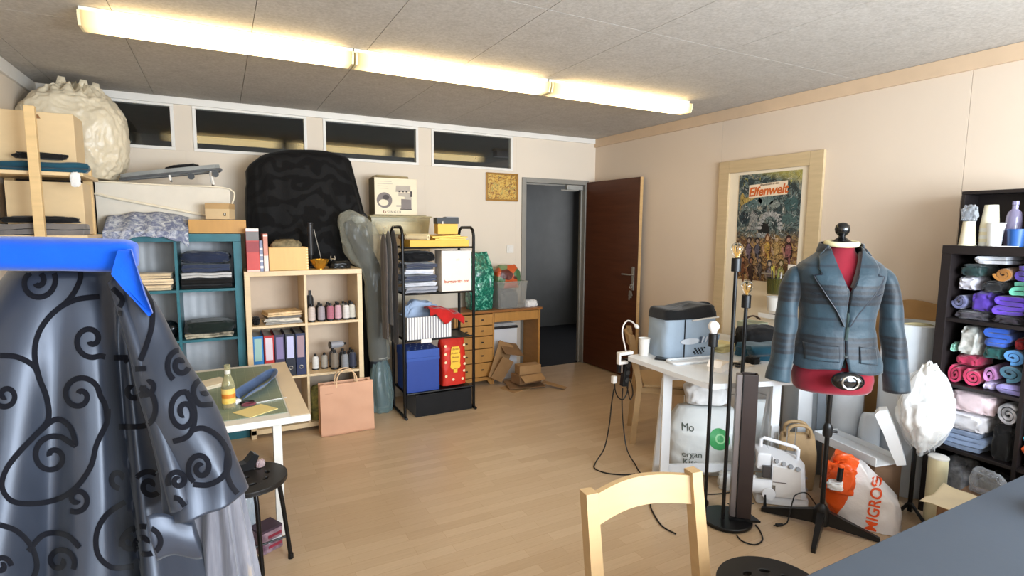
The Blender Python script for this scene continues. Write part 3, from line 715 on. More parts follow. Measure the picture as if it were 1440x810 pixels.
obj('bottom_panel', MB().b2((-.1215, -.0875, .003), (.1215, .0875, .012)), M_BOXW, t)
dv = MB()
for k in range(8): dv.b2((.1235, -.1006, .008 + k * .02), (.1342, -.0999, .018 + k * .02), .0003)
obj('dovetail', dv, mat('pale_endgrain', (240, 214, 160), .6), t)
lumpo('camouflage_cloth', 'crumpled camouflage cloth bulging out of the open wooden box', 'cloth', (.222, .15, .215), mat('camouflage', (148, 132, 100), .9, scale=24, col2=(74, 68, 50), bump=.4), (.425, 4.40, 1.247), 0, 51, amp=.13, box=.5)
t = thing('brass_bowl', 'small fluted brass bowl on the birch shelf beside the wooden box', 'bowl', (.66, 4.36, 1.2335))
bw = MB()
def bowl(u, v):
    a = u * 2 * PI; rr = .032 + .036 * v ** .8; rr *= 1 + .05 * math.cos(a * 14) * v; return Vector((rr * math.cos(a), rr * math.sin(a), .004 + .066 * v))
def bowli(u, v):
    p = bowl(u, 1 - v); return Vector((p.x * .95, p.y * .95, p.z + .003 * v))
bw.grid(bowl, 84, 10, True).grid(bowli, 84, 10, True); bw.lathe([(0, .003), (.034, .003), (.034, 0), (0, 0)], 24)
obj('bowl_body', bw, mat('brass', (212, 168, 72), .25, .9, .1), t, smooth=60)
obj('rim', MB().tube([(.069 * math.cos(a * PI / 16), .069 * math.sin(a * PI / 16), .071) for a in range(32)], .003, 8, closed=True), mat('brass', (212, 168, 72)), t)
t = thing('lathe_tool', 'black upright tube with thin steel rod behind the brass bowl', 'tool', (.62, 4.52, 1.2335))
obj('stand_foot', MB().b2((-.045, -.05, 0), (.09, .06, .016), .004), M_BLACK, t)
obj('tube', MB().cyl((0, 0, .016), (0, 0, .10), .009).cyl((0, 0, .10), (0, 0, .335), .021, seg=24).lathe([(.021, .335), (.023, .338), (.023, .350), (.016, .352), (0, .352)], 24), mat('dark_grey_tube', (44, 42, 42), .4), t)
obj('steel_rod', MB().cyl((.085, .0, .016), (.028, .0, .30), .0035, seg=10), M_CHROME, t)
t = thing('black_clamp', 'black tool with a small two pronged metal tip on the birch shelf', 'tool', (.815, 4.40, 1.2335))
obj('clamp_body', MB().lump((.17, .12, .065), 4, amp=.2), M_BLACK, t, smooth=80)
obj('prong', MB().tube([(-.06, 0, .05), (-.068, 0, .075), (-.066, 0, .095)], .004, 8).tube([(-.04, 0, .05), (-.034, 0, .075), (-.038, 0, .095)], .004, 8).tube([(-.07, 0, .072), (-.03, 0, .072)], .003, 8), M_CHROME, t)
# ---- black draped tall thing behind
def swirlbump():
    t = NT('black_velvet_print'); v = t.coord(); 
    w = t.n('ShaderNodeTexWave', wave_type='RINGS'); w.inputs['Scale'].default_value = 6; w.inputs['Distortion'].default_value = 9; w.inputs['Detail'].default_value = 1.5; w.inputs['Detail Scale'].default_value = 1.1
    t.l(v, w.inputs['Vector'])
    cc = t.ramp(w.outputs['Fac'], [(.42, lin((8, 7, 7))), (.52, lin((11, 10, 10)))])
    ro = t.ramp(w.outputs['Fac'], [(.42, (.85, .85, .85, 1)), (.52, (.72, .72, .72, 1))])
    return t.fin(t.bsdf(Base_Color=cc, Roughness=ro, Sheen_Weight=.06, Specular_IOR_Level=.2, Normal=t.bump(t.noise(v, 18, 4), .3)))
top_pts = [(.17, 1.99), (.22, 2.06), (.50, 2.155), (.98, 2.175), (1.05, 2.04), (1.10, 1.80), (1.165, 1.45), (1.17, 1.2)]
def black_drape():
    out = MB(); nu, nv = 160, 60
    def f(u, v):
        a = u * 2 * PI; c, s_ = math.cos(a), math.sin(a)
        z = 2.17 * (1 - v)
        # half-width profile left / right
        def xl(z): return .20 if z > 1.95 else .17 + .03 * (z - 1.2) if z > 1.2 else .19
        def xr(z): return 1.0 if z > 2.12 else 1.0 + (2.12 - z) * .24 if z > 1.5 else 1.15
        x0, x1 = xl(z), min(xr(z), 1.16)
        cx, hw = (x0 + x1) / 2, (x1 - x0) / 2; cy, hd = 4.885, .165
        ex = .42; X = math.copysign(abs(c) ** ex, c); Y = math.copysign(abs(s_) ** ex, s_)
        hang = min(1, v * 3)
        fold = .022 * math.sin(a * 9 + 3 * noise.noise(Vector((a * 1.3, v * 2, 1)))) + .022 * math.sin(X * 13 + v * 3 +  2 * noise.noise(Vector((X, v * 3, 5)))) + .02 * noise.noise(Vector((X * 5, v * 6, 2)))
        Y = Y * (1 + .0)
        if v < .03: k = v / .03; sh = .75 + .25 * math.sqrt(k)
        else: sh = 1
        x = cx + hw * X * sh; y = cy + hd * Y * sh
        if Y < 0: y += (fold * hang - .01) * (.4 + .6 * abs(Y))
        y = max(min(y, 5.085), 4.695)
        zz = z - .13 * max(0, (.55 - x) / .38) ** 1.3 * max(0, 1 - v * 1.6) + .012 * noise.noise(Vector((x * 7, y * 7, 3))) * (1 - v)
        return Vector((x, y, max(zz, .002)))
    return out.grid(f, nu, nv, True, capv=True)
o = obj('draped_cover', black_drape(), swirlbump(), smooth=80); tag(o, 'black swirl patterned cloth draped over a tall load behind the birch shelf', 'cloth')
# ---- roll of dark fabric in plastic
t = thing('wrapped_fabric_roll', 'tall dark grey fabric roll wrapped in clear plastic leaning by the birch shelf', 'fabric roll', (1.148, 4.54, 0))
RP = [(.01, .0, .03), (.0, 0, .25), (-.01, 0, .5), (-.02, .005, .9), (-.03, .01, 1.15), (-.10, .03, 1.34), (-.19, .04, 1.52), (-.225, .05, 1.60)]
obj('rolled_fabric', MB().tube(RP, [.05, .068, .072, .072, .072, .070, .055, .03], 22, smooth=5), mat('slate_roll', (44, 49, 57), .7, var=.2, bump=.3), t, smooth=80)
def wrapfn():
    mb = MB(); P = [(.0, -.01, .44), (-.012, 0, .62), (-.02, .0, .9), (-.035, .0, 1.10), (-.06, .005, 1.24), (-.11, .01, 1.36), (-.17, .02, 1.50), (-.235, .03, 1.61), (-.275, .035, 1.675)]
    rr = [.088, .089, .089, .089, .098, .155, .15, .10, .03]
    mb.tube(P, rr, 40, smooth=7, cap=False)
    for i, v in enumerate(mb.v):
        k = min(1, max(0, (v.z - .9) / .4)); n_ = 1 - abs(noise.noise(Vector((v.x * 11, v.y * 11, v.z * 5)))) * 2; n2 = 1 - abs(noise.noise(Vector((v.x * 26, v.y * 26, v.z * 9 + 4)))) * 2
        v.y = .012 + (v.y - .012) * (1 - .38 * k); a = .006 + .022 * k; v.y -= n_ * a + n2 * a * .4; v.x += n_ * a * .6
    return mb
obj('plastic_wrap', wrapfn(), clear('clear_wrap', (214, 212, 196), .12, .16, .35, 7), t, smooth=80)
def endbag():
    mb = MB().tube([(0, -.01, .47), (.0, -.01, .43), (.0, -.03, .33), (.004, -.05, .18), (.0, -.05, .06), (.0, -.05, .004)], [.05, .058, .085, .092, .09, .08], 48, smooth=7)
    for v in mb.v:
        a = math.atan2(v.y + .015, v.x - .02); n_ = math.sin(a * 11 + 3 * noise.noise(Vector((v.x * 6, v.y * 6, v.z * 5))))
        k = .07 + .05 * noise.noise(v * 9); v.x = v.x * (1 + k * n_ * .8); v.y = -.015 + (v.y + .015) * (1 + k * n_); v.z = max(v.z, .001)
    return mb
obj('plastic_end', endbag(), clear('teal_tinted_film', (160, 186, 186), .28, .18, .6, 14), t, smooth=80)
obj('tie', MB().tube([(.058 * math.cos(a * PI / 8), -.012 + .058 * math.sin(a * PI / 8), .455) for a in range(16)], .005, 6, closed=True), M_LGREYC, t)
lumpo('dark_bundle', 'dark glossy bundle top between black drape and sewing machine carton', 'bundle', (.15, .05, .10), mat('dark_glossy', (30, 34, 38), .2), (1.03, 4.665, 1.575), 0, 61, amp=.06)
# ================================================================== rack, desk and what they carry
RX0, RX1, RY0, RY1 = 1.262, 1.872, 4.205, 4.525
t = thing('metal_rack', 'black metal rack of four tiers with rounded side frames', 'rack', (1.567, 4.365, 0))
def q(x, y, z): return (x - 1.567, y - 4.365, z)
for x in (RX0, RX1):
    obj('side_frame', MB().tube([q(x, RY0, .012), q(x, RY0, 1.49), q(x, RY0 + .02, 1.535), q(x, RY0 + .06, 1.555), q(x, RY1 - .06, 1.555), q(x, RY1 - .02, 1.535), q(x, RY1, 1.49), q(x, RY1, .012)], .0125, 12), M_BLACKM, t)
    obj('foot', MB().tube([q(x, RY0 - .045, .012), q(x, RY1 + .03, .012)], .012, 10), M_BLACKM, t)
RZ = [.205, .645, 1.025, 1.395]
for z in RZ:
    m_ = MB().b2(q(RX0 + .0135, RY0 - .006, z - .012), q(RX1 - .0135, RY1 + .006, z - .008), .001)
    f_ = obj('shelf_board', m_, M_BLACK, t)
    obj('shelf_rim', MB().tube([q(RX0 + .0135, RY0 - .008, z - .004), q(RX1 - .0135, RY0 - .008, z - .004)], .008, 8), M_BLACKM, f_)
    obj('shelf_rim', MB().tube([q(RX0 + .0135, RY1 + .008, z - .004), q(RX1 - .0135, RY1 + .008, z - .004)], .008, 8), M_BLACKM, f_)
t = thing('storage_bin', 'low black fabric bin on the floor under the metal rack', 'bin', (1.60, 4.355, 0))
bn = MB().b2((-.25, -.165, .002), (.25, -.160, .185), .002).b2((-.25, .160, .002), (.25, .165, .185), .002)
bn.b2((-.25, -.1598, .002), (-.245, .1598, .185), .002).b2((.245, -.1598, .002), (.25, .1598, .185), .002).b2((-.2448, -.1598, .002), (.2448, .1598, .008), .001)
obj('bin_wall', bn, cloth('black_bin_fabric', (24, 24, 26), bump=.15), t)
obj('rim', MB().tube([(-.249, -.166, .184), (.249, -.166, .184), (.249, .166, .184), (-.249, .166, .184)], .004, 6, closed=True), M_BLACK, t)
# tier 1 (lowest): blue box, red bag
t = thing('lidded_box', 'blue cardboard box with a lid on the lowest tier of the rack', 'box', (1.425, 4.355, .2055))
M_BLUEB = mat('blue_carton', (34, 62, 138), .5, var=.06)
obj('body', MB().b2((-.138, -.14, 0), (.138, .14, .285), .003), M_BLUEB, t)
obj('lid', MB().b2((-.1415, -.1435, .286), (.1415, .1435, .352), .003).b2((-.142, -.144, .262), (.142, -.1415, .2861), .001), mat('blue_carton_lid', (42, 74, 152), .5, var=.06), t)
dd = MB()
for i in range(5):
    for j in range(4): dd.box((-.11 + i * .055 + (j % 2) * .02, -.10 + j * .065, .3525), (.012, .012, .0008), 0)
obj('printed_dots', dd, mat('pale_dots', (170, 178, 196), .5), t)
t = thing('red_bag', 'red paper bag with yellow shield label on the lowest tier of the rack', 'bag', (1.72, 4.34, .2055), R(4))
def rb(u, v):
    a = u * 2 * PI; c, s_ = math.cos(a), math.sin(a); e = .35 + .25 * v ** 3
    X, Y = math.copysign(abs(c) ** e, c), math.copysign(abs(s_) ** e, s_)
    k = 1 - .0 * v; dpt = .075 * (1 - .55 * max(0, v - .8) / .2)
    return Vector((X * .112 * k + .004 * noise.noise(Vector((X * 3, Y * 3, v * 6))), Y * dpt + .006 * noise.noise(Vector((X * 4, Y * 4, v * 5 + 3))), .004 + .40 * v))
M_RED = mat('red_print', (204, 44, 28), .45, var=.08); M_YEL = mat('yellow_print', (238, 190, 60), .5, var=.05)
obj('paper', MB().grid(rb, 48, 24, True, capv=True), M_RED, t, smooth=60)
sh = [(-.048, .17), (-.038, .15), (-.018, .145), (-.018, .115), (.018, .115), (.018, .145), (.038, .15), (.048, .17), (.042, .20), (.046, .25), (.042, .31), (.034, .34), (-.034, .34), (-.042, .31), (-.046, .25), (-.042, .20)]
lb = obj('label', MB().prism([(x * 1.0, z) for x, z in sh], .001, M=Matrix.Translation((0, -.0825, 0)) @ Matrix.Rotation(R(90), 4, 'X')), M_YEL, t)
M_INKR = mat('dark_red_ink', (120, 44, 30), .6)
for k, (w_, s_) in enumerate(((.05, 'Bonbo'), (.06, 'Double B'), (.06, 'Meister'), (.05, 'mixtur'), (.03, 'No1'))):
    text('lettering', s_, .022 if k < 4 else .018, M_INKR, lb, Matrix.Translation((0, -.0845, (.318, .283, .248, .213, .15)[k])) @ Matrix.Rotation(R(90), 4, 'X'), .2)
fl = MB()
for x, z in ((-.09, .35), (.085, .345), (-.088, .21), (.088, .24), (-.085, .09), (.085, .12), (-.02, .055), (.07, .05), (-.09, .28), (.09, .18)):
    fl.lathe([(.005, 0), (.012, .0004), (.012, .0008), (.005, .0012)], 8, 0, Matrix.Translation((x, -.078 - .0035 * (abs(x) < .06), z)) @ Matrix.Rotation(R(90), 4, 'X'))
obj('printed_flowers', fl, mat('cream_print', (240, 214, 170), .5), t)
# tier 2: striped box with cloths
def stripes():
    t = NT('grey_white_stripes'); tc = t.n('ShaderNodeTexCoord'); sp = t.n('ShaderNodeSeparateXYZ'); t.l(tc.outputs['Object'], sp.inputs[0])
    u = t.math('ADD', sp.outputs[0], sp.outputs[1]); f = t.math('FRACT', t.math('MULTIPLY', u, 44))
    cc = t.ramp(f, [(0, lin((226, 222, 218))), (.52, lin((226, 222, 218))), (.54, lin((128, 124, 128))), (.92, lin((128, 124, 128))), (.95, lin((226, 222, 218)))])
    return t.fin(t.bsdf(Base_Color=cc, Roughness=.7))
M_STRIPE = stripes()
t = thing('striped_box', 'open grey and white striped storage box on the second tier of the rack', 'box', (1.48, 4.355, .6455))
bn = MB().b2((-.19, -.15, 0), (.19, -.143, .185), .002).b2((-.19, .143, 0), (.19, .15, .185), .002).b2((-.19, -.1428, 0), (-.183, .1428, .185), .002).b2((.183, -.1428, 0), (.19, .1428, .185), .002).b2((-.1828, -.1428, 0), (.1828, .1428, .006), .001)
obj('box_wall', bn, M_STRIPE, t)
tg = obj('shelf_tag', MB().b2((-.06, -.166, -.028), (.03, -.1645, .004), .001), M_WHITE); tag(tg, 'small white tag hanging at the front rim below the striped box', 'tag'); tg.location = (1.46, 4.355, .6455)
lumpo('blue_shirt', 'pale blue crumpled shirt in the back of the striped box', 'clothes', (.34, .115, .30), cloth('pale_blue_cloth', (168, 184, 208), bump=.3), (1.47, 4.432, .653), 0, 70, amp=.22, box=.6)
def redfn():
    mb = MB()
    def f(u, v):
        x = -.10 + .30 * u; y = -.166 + .145 * v
        z = .222 + .03 * math.sin(u * 4 + 1) * (1 - v * .3) + .02 * noise.noise(Vector((u * 5, v * 5, 2)))
        if v < .22: z -= (.22 - v) / .22 * (.05 + .07 * max(0, 1 - abs(u - .42) * 4)) ; y = -.168 - .004 * abs(math.sin(u * 9))
        if u > .82: z -= (u - .82) * .22
        return Vector((x, y, z))
    return mb.grid(f, 40, 32)
o = obj('red_cloth', redfn(), M_REDC, None, (1.575, 4.355, .6455), smooth=80); sm = o.modifiers.new('s', 'SOLIDIFY'); sm.thickness = .010; sm.offset = 1; tag(o, 'bright red cloth draped over the front of the striped box', 'cloth')
# tier 3: folded fabrics and paper sign
G = 'folded fabrics on the rack'
for k, (c_, h_, lab, w_) in enumerate((((150, 150, 158), .045, 'bottom of the pile under a grey blue one', .27), ((196, 198, 206), .03, 'pile, second from its bottom', .26), ((66, 72, 92), .05, 'pile, third from its bottom', .27),
        ((206, 206, 212), .035, 'pile, directly under the dark slate one', .25), ((58, 64, 82), .05, 'pile, directly under the black cloth', .26))):
    o = folded('folded_fabric', ('pale grey', 'silvery', 'slate blue', 'white grey', 'dark slate')[k] + ' folded fabric on the rack ' + lab, 'fabric', w_, .25, h_, 2 if h_ < .04 else 3, cloth('rackfab%d' % k, c_, sheen=.4, rough=.6),
           (1.423, 4.365, 1.0205 + (0, .056, .096, .154, .196)[k]), R((2, -4, 3, -6, 2)[k]), 80 + k, G, amp=.011, jit=.03)
lumpo('black_cloth', 'crumpled black cloth on top of the folded fabric pile in the rack', 'cloth', (.30, .24, .085), M_BLACKC, (1.43, 4.375, 1.276), 0, 90, amp=.2)
t = thing('paper_sign', 'white paper bag with orange lettering standing on the third tier of the rack', 'paper bag', (1.727, 4.305, 1.0205), R(-1))
M_PAPER = mat('warm_white_paper', (236, 224, 210), .7, var=.03)
obj('paper', MB().b2((-.133, -.085, 0), (.133, .085, .345), .004), M_PAPER, t)
M_ORINK = mat('orange_brown_ink', (188, 92, 52), .6)
text('lettering', 'burgunette ccc', .036, M_ORINK, t, Matrix.Translation((.0, -.0857, .088)) @ Matrix.Rotation(R(90), 4, 'X'), bold=.0012)
text('lettering', 'AO', .022, mat('pale_brown_ink', (190, 150, 120), .6), t, Matrix.Translation((.01, -.0857, .268)) @ Matrix.Rotation(R(90), 4, 'X'))
text('lettering', 'R', .022, mat('pale_brown_ink', (190, 150, 120), .6), t, Matrix.Translation((.115, -.0857, .268)) @ Matrix.Rotation(R(90), 4, 'X'))
# top tray: yellow things
M_YCARD = mat('yellow_carton', (228, 180, 74), .6, var=.05); M_YPAP = mat('yellow_paper', (238, 200, 100), .6, var=.05)
t = thing('yellow_tray', 'shallow yellow carton tray filling the top tier of the rack', 'tray', (1.582, 4.36, 1.3905))
obj('tray_wall', MB().b2((-.255, -.14, 0), (.255, -.134, .060), .001).b2((-.255, .134, 0), (.255, .14, .060), .001).b2((-.255, -.1338, 0), (-.249, .1338, .060), .001).b2((.249, -.1338, 0), (.255, .1338, .060), .001), M_YCARD, t)
obj('tray_bottom', MB().b2((-.249, -.1338, 0), (.249, .1338, .004), 0), M_YCARD, t)
o = obj('yellow_papers', MB().b2((-.15, -.12, 0), (.12, .10, .012), .001).box((.0, -.0, .019), (.27, .22, .010), .001, rot=(0, R(-2), R(8))).box((-.03, .01, .034), (.24, .2, .012), .001, rot=(R(3), R(-3), R(-6))), M_YPAP, None, (1.70, 4.365, 1.452)); tag(o, 'loose yellow papers lying on the yellow carton tray', 'papers')
def rolled(loc, rot, l, r, lab, c):
    t = thing('paper_roll', lab, 'paper roll', loc, group='paper rolls on the rack', rot=rot)
    obj('paper', MB().lathe([(r * .55, -l / 2), (r, -l / 2), (r, l / 2), (r * .55, l / 2), (r * .55, -l / 2)], 22), c, t, smooth=40)
    obj('end_shade_disc', MB().lathe([(0, -l / 2 + .004), (r * .54, -l / 2 + .004), (r * .54, -l / 2 + .008), (0, -l / 2 + .008)], 16), mat('roll_end_shade', (70, 54, 38), .8), t)  # dark disc paints the shade inside the open roll end
rolled((1.40, 4.26, 1.474), (R(90), 0, R(35)), .22, .021, 'cream paper roll sticking out at the front of the yellow tray', mat('cream_roll_paper', (232, 214, 172), .6, var=.05))
rolled((1.46, 4.42, 1.478), (R(90), 0, R(70)), .19, .024, 'cream paper roll lying across the yellow tray beside the yellow carton', mat('cream_roll_paper', (232, 214, 172)))
rolled((1.336, 4.40, 1.474), (R(90), 0, R(10)), .14, .022, 'brown paper roll at the corner of the top tier', mat('brown_roll_paper', (140, 110, 80), .7))
t = thing('yellow_carton', 'yellow carton with a black top on the yellow papers of the rack', 'box', (1.675, 4.33, 1.4995), R(-8))
obj('carton', MB().b2((-.085, -.07, 0), (.085, .07, .085), .004), M_YCARD, t)
obj('black_top', MB().prism([(-.092, -.075), (.092, -.07), (.10, .072), (-.09, .075)], .05, M=Matrix.Translation((0, 0, .0855))), mat('black_case', (22, 21, 21), .5), t)
obj('grey_plate', MB().b2((-.01, -.05, .136), (.095, .07, .143), .002), mat('grey_plate', (130, 128, 130), .4), t)
obj('white_tip', MB().cyl((-.045, -.076, .084), (-.045, -.076, .104), .006, seg=10), M_WHITE, t)
# garments on the rack side
def garment(x, y0, y1, ztop, zbot, m, lab, sd, w_=.03):
    t = thing('hanging_garment', lab, 'clothes', (x, (y0 + y1) / 2, zbot), 0, 'garments hanging at the rack side'); h = ztop - zbot
    def f(u, v):
        a = u * 2 * PI; c, s_ = math.cos(a), math.sin(a)
        hw = (y1 - y0) / 2; z = h * (1 - v); sh = min(1, .12 + (v / .14) ** .6 * .88) if v < .14 else 1
        Y = math.copysign(abs(s_) ** .7, s_) * hw * sh * (1 + .06 * math.sin(v * 5 + sd)); X = c * w_ * (.5 + .5 * min(1, v * 5)) * (1 + .35 * math.sin(Y * 60 + sd + v * 2))
        return Vector((X + .004 * noise.noise(Vector((Y * 8, v * 4, sd))), Y, z + .004 * math.sin(Y * 40 + sd)))
    obj('cloth', MB().grid(f, 60, 40, True, capv=True), m, t, smooth=80)
    obj('hanger_hook', MB().tube([(0, 0, h - .01), (0, 0, h + .03), (.012, 0, h + .045), (.024, 0, h + .035)], .0025, 6), M_CHROME, t)
garment(1.222, 4.225, 4.42, 1.525, .62, cloth('dark_brown_cloth', (48, 40, 36)), 'dark brown coat hanging next to the rack frame', 1, .014)
garment(1.180, 4.225, 4.415, 1.52, .78, cloth('grey_wool', (120, 116, 114)), 'grey garment hanging between the dark brown and warm grey garments', 2, .010)
garment(1.141, 4.235, 4.41, 1.51, .66, cloth('warm_grey_wool', (84, 76, 72)), 'warm grey garment hanging closest to the plastic wrapped roll', 5, .011)
# pale cabinet behind the rack with bins and the sewing machine carton
t = thing('pale_cabinet', 'pale beige cabinet standing behind the metal rack against the wall', 'cabinet', (1.43, 4.94, 0))
M_PALEC = mat('pale_cabinet_paint', (206, 190, 164), .6, var=.04)
obj('carcass', MB().b2((-.26, -.15, .04), (.26, .155, 1.485), .003), M_PALEC, t)
for s_ in (-1, 1):
    d_ = obj('door', MB().b2((s_ * .13 - .127, -.168, .05), (s_ * .13 + .127, -.1505, 1.475), .003), M_PALEC, t)
    obj('knob', MB().lathe([(.006, 0), (.006, .012), (.012, .016), (.010, .024), (0, .025)], 14, M=Matrix.Translation((s_ * .03, -.168, .8)) @ Matrix.Rotation(R(90), 4, 'X')), M_CHROME, d_)
obj('plinth', MB().b2((-.25, -.13, 0), (.25, .15, .04), .002), M_PALEC, t)
M_BINP = clear('cloudy_plastic', (232, 224, 190), .22, .25, .1, 10)
t = thing('plastic_bin', 'cloudy plastic storage bin with lid under the sewing machine carton', 'bin', (1.41, 4.90, 1.4865))
def shell(w, d, h, th, tp=0):
    mb = MB(); a = [(-w / 2, -d / 2), (w / 2, -d / 2), (w / 2, d / 2), (-w / 2, d / 2)]
    k = 1 - tp
    vs = [(x * k, y * k, 0) for x, y in a] + [(x, y, h) for x, y in a] + [(x - math.copysign(th, x), y - math.copysign(th, y), h) for x, y in a] + [(x * k - math.copysign(th, x), y * k - math.copysign(th, y), th) for x, y in a]
    fs = [[0, 1, 2, 3], [12, 13, 14, 15]]
    for b in (0, 4, 8): fs += [[b + i, b + (i + 1) % 4, b + 4 + (i + 1) % 4, b + 4 + i] for i in range(4)]
    return mb.raw(vs, fs)
obj('bin_wall', shell(.53, .36, .150, .004, .06), M_BINP, t)
obj('lid', MB().b2((-.275, -.19, .151), (.275, .19, .165), .005).b2((-.24, -.155, .1655), (.24, .155, .175), .004), M_BINP, t)
obj('lid_rim', MB().tube([(-.277, -.192, .157), (.277, -.192, .157), (.277, .192, .157), (-.277, .192, .157)], .006, 8, closed=True), M_BINP, t)
obj('folded_contents', MB().lump((.46, .30, .12), 4, amp=.15, box=.5, M=Matrix.Translation((0, 0, .006))), M_CREAMC, t, smooth=80)
t = thing('sewing_machine_carton', 'printed white sewing machine carton with open flaps on the plastic bin', 'box', (1.385, 4.885, 1.6625), R(0))
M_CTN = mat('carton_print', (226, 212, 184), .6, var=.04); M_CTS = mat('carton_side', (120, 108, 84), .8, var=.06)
w2, d2, h2 = .19, .10, .318
obj('carton', MB().b2((-w2, -d2, 0), (w2, d2, h2), .003), M_CTN, t)
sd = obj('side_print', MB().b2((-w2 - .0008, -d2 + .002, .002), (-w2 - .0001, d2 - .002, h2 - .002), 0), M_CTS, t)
fp = MB(); fp.raw([(-w2, -d2, h2), (-w2, d2, h2), (-w2 + .035, d2 - .03, h2 + .028), (-w2 + .03, -d2 + .03, h2 + .026)], [[0, 1, 2, 3]])
fp.raw([(-w2 + .02, d2, h2), (w2 - .01, d2, h2), (w2 - .04, d2 - .07, h2 + .03), (-w2 + .06, d2 - .07, h2 + .034)], [[0, 1, 2, 3]])
o = obj('top_flap', fp, mat('flap_board', (160, 142, 104), .8), t); sm = o.modifiers.new('s', 'SOLIDIFY'); sm.thickness = .004
M_INKG = mat('grey_ink', (120, 110, 106), .6); M_INKD = mat('dark_ink', (66, 58, 56), .6); M_INKL = mat('pale_grey_ink', (176, 164, 150), .6)
def pr_(pts, m, dz=0): return MB().prism([(x, z) for x, z in pts], .0008, M=Matrix.Translation((0, -d2 - .0004 - dz, 0)) @ Matrix.Rotation(R(90), 4, 'X'))
def circ(cx, cz, r, n=28, r2=None): return [(cx + r * math.cos(i * 2 * PI / n), cz + (r2 or r) * math.sin(i * 2 * PI / n)) for i in range(n)]
obj('round_picture', pr_(circ(-.105, .125, .068), M_INKG), M_INKG, t)
obj('picture_highlight', pr_(circ(-.112, .105, .042, r2=.028), 0, .0009), M_CTN, t); obj('picture_dark', pr_(circ(-.092, .15, .03, r2=.022), 0, .0009), M_INKD, t)
for pts, m in (([(.0, .085), (.075, .085), (.075, .16), (.02, .165), (.02, .195), (.12, .195), (.14, .15), (.14, .05), (.04, .05), (.04, .07), (.0, .07)], M_INKL), ([(.045, .055), (.135, .055), (.135, .135), (.045, .14)], M_INKG), ([(.035, .045), (.14, .045), (.14, .054), (.035, .054)], M_INKD), ([(-.005, .20), (.13, .205), (.13, .255), (.0, .255)], M_INKL), ([(.128, .16), (.146, .16), (.146, .21), (.128, .21)], M_INKD)):
    obj('machine_picture', pr_(pts, m, .0002 if m is M_INKL else .0011), m, t)
ic = MB()
for k in range(3): ic.box((.03 + k * .032, -d2 - .0024, .205), (.018, .001, .014), 0)
obj('printed_icons', ic, M_INKD, t)
text('lettering', 'SINGER', .03, M_INKD, t, Matrix.Translation((-.02, -d2 - .001, .022)) @ Matrix.Rotation(R(90), 4, 'X'), space=1.35)
obj('printed_emblem', MB().tube([(-.105 + .010 * math.cos(a), -d2 - .001, .024 + .011 * math.sin(a)) for a in [x * .35 - 4.2 for x in range(14)]], .003, 6), mat('red_brown_ink', (136, 74, 56), .6), t)
for z in (.285, .265, .245, .225): obj('printed_line', MB().b2((-.165, -d2 - .0008, z), (-.165 + .09 + .05 * ((z * 1000) % 7) / 7, -d2 - .0001, z + .004), 0), M_INKL, t)
# ---- desk
M_DESK = wood('oak_veneer', (188, 136, 72), .82, 3, (7, 1, 1), .4); M_DESKV = wood('oak_veneer_upright', (184, 132, 70), .82, 3, (2, 2, 8), .4); M_DTOP = wood('desk_top_edge', (150, 98, 52), .85, 3, (7, 1, 1), .35)
t = thing('writing_desk', 'brown wooden writing desk with drawers beside the doorway', 'desk', (2.40, 4.94, 0))
DKX0, DKX1, DKY0, DKY1 = 1.92, 2.885, 4.785, 5.10
def q(x, y, z): return (x - 2.40, y - 4.94, z)
obj('desk_top', MB().b2(q(DKX0, DKY0 - .02, .722), q(DKX1 + .012, DKY1, .746), .003), M_DTOP, t)
for x0, x1 in ((DKX0 + .01, DKX0 + .03), (2.335, 2.355), (DKX1 - .024, DKX1 - .002)): obj('side_panel', MB().b2(q(x0, DKY0, 0), q(x1, DKY1, .7215), .002), M_DESKV, t)
dr = obj('drawer', MB().b2(q(2.358, DKY0 + .004, .622), q(DKX1 - .027, DKY0 + .022, .715), .003), M_DESK, t)
obj('drawer_box', MB().b2(q(2.365, DKY0 + .03, .632), q(DKX1 - .03, DKY1 - .05, .71), .002), M_DESKV, t)
for k, (z0, z1_) in enumerate(((.605, .712), (.50, .60), (.375, .495), (.235, .37), (.09, .23))):
    d_ = obj('drawer', MB().b2(q(DKX0 + .034, DKY0 - .008, z0), q(2.331, DKY0 + .012, z1_ - .003), .003), M_DESK, t)
    for x in (2.05, 2.22): obj('drawer_pull', MB().b2(q(x - .012, DKY0 - .018, (z0 + z1_) / 2 - .006), q(x + .012, DKY0 - .0085, (z0 + z1_) / 2 + .006), .002), M_BLACK, d_)
obj('carcass_back', MB().b2(q(DKX0 + .0305, DKY1 - .02, .08), q(2.3345, DKY1 - .01, .72), 0).b2(q(DKX0 + .0305, DKY0 + .02, .06), q(2.3345, DKY1 - .021, .075), 0), M_DESKV, t)
obj('plinth', MB().raw([q(x, y, z) for y in (DKY0 + .004, DKY0 + .016) for x, z in ((DKX0 + .0305, 0), (DKX0 + .06, 0), (DKX0 + .09, .045), (2.28, .045), (2.31, 0), (2.334, 0), (2.334, .08), (DKX0 + .0305, .08))],
    [list(range(8))[::-1], list(range(8, 16))] + [[i, (i + 1) % 8, 8 + (i + 1) % 8, 8 + i] for i in range(8)]), M_DESKV, t)
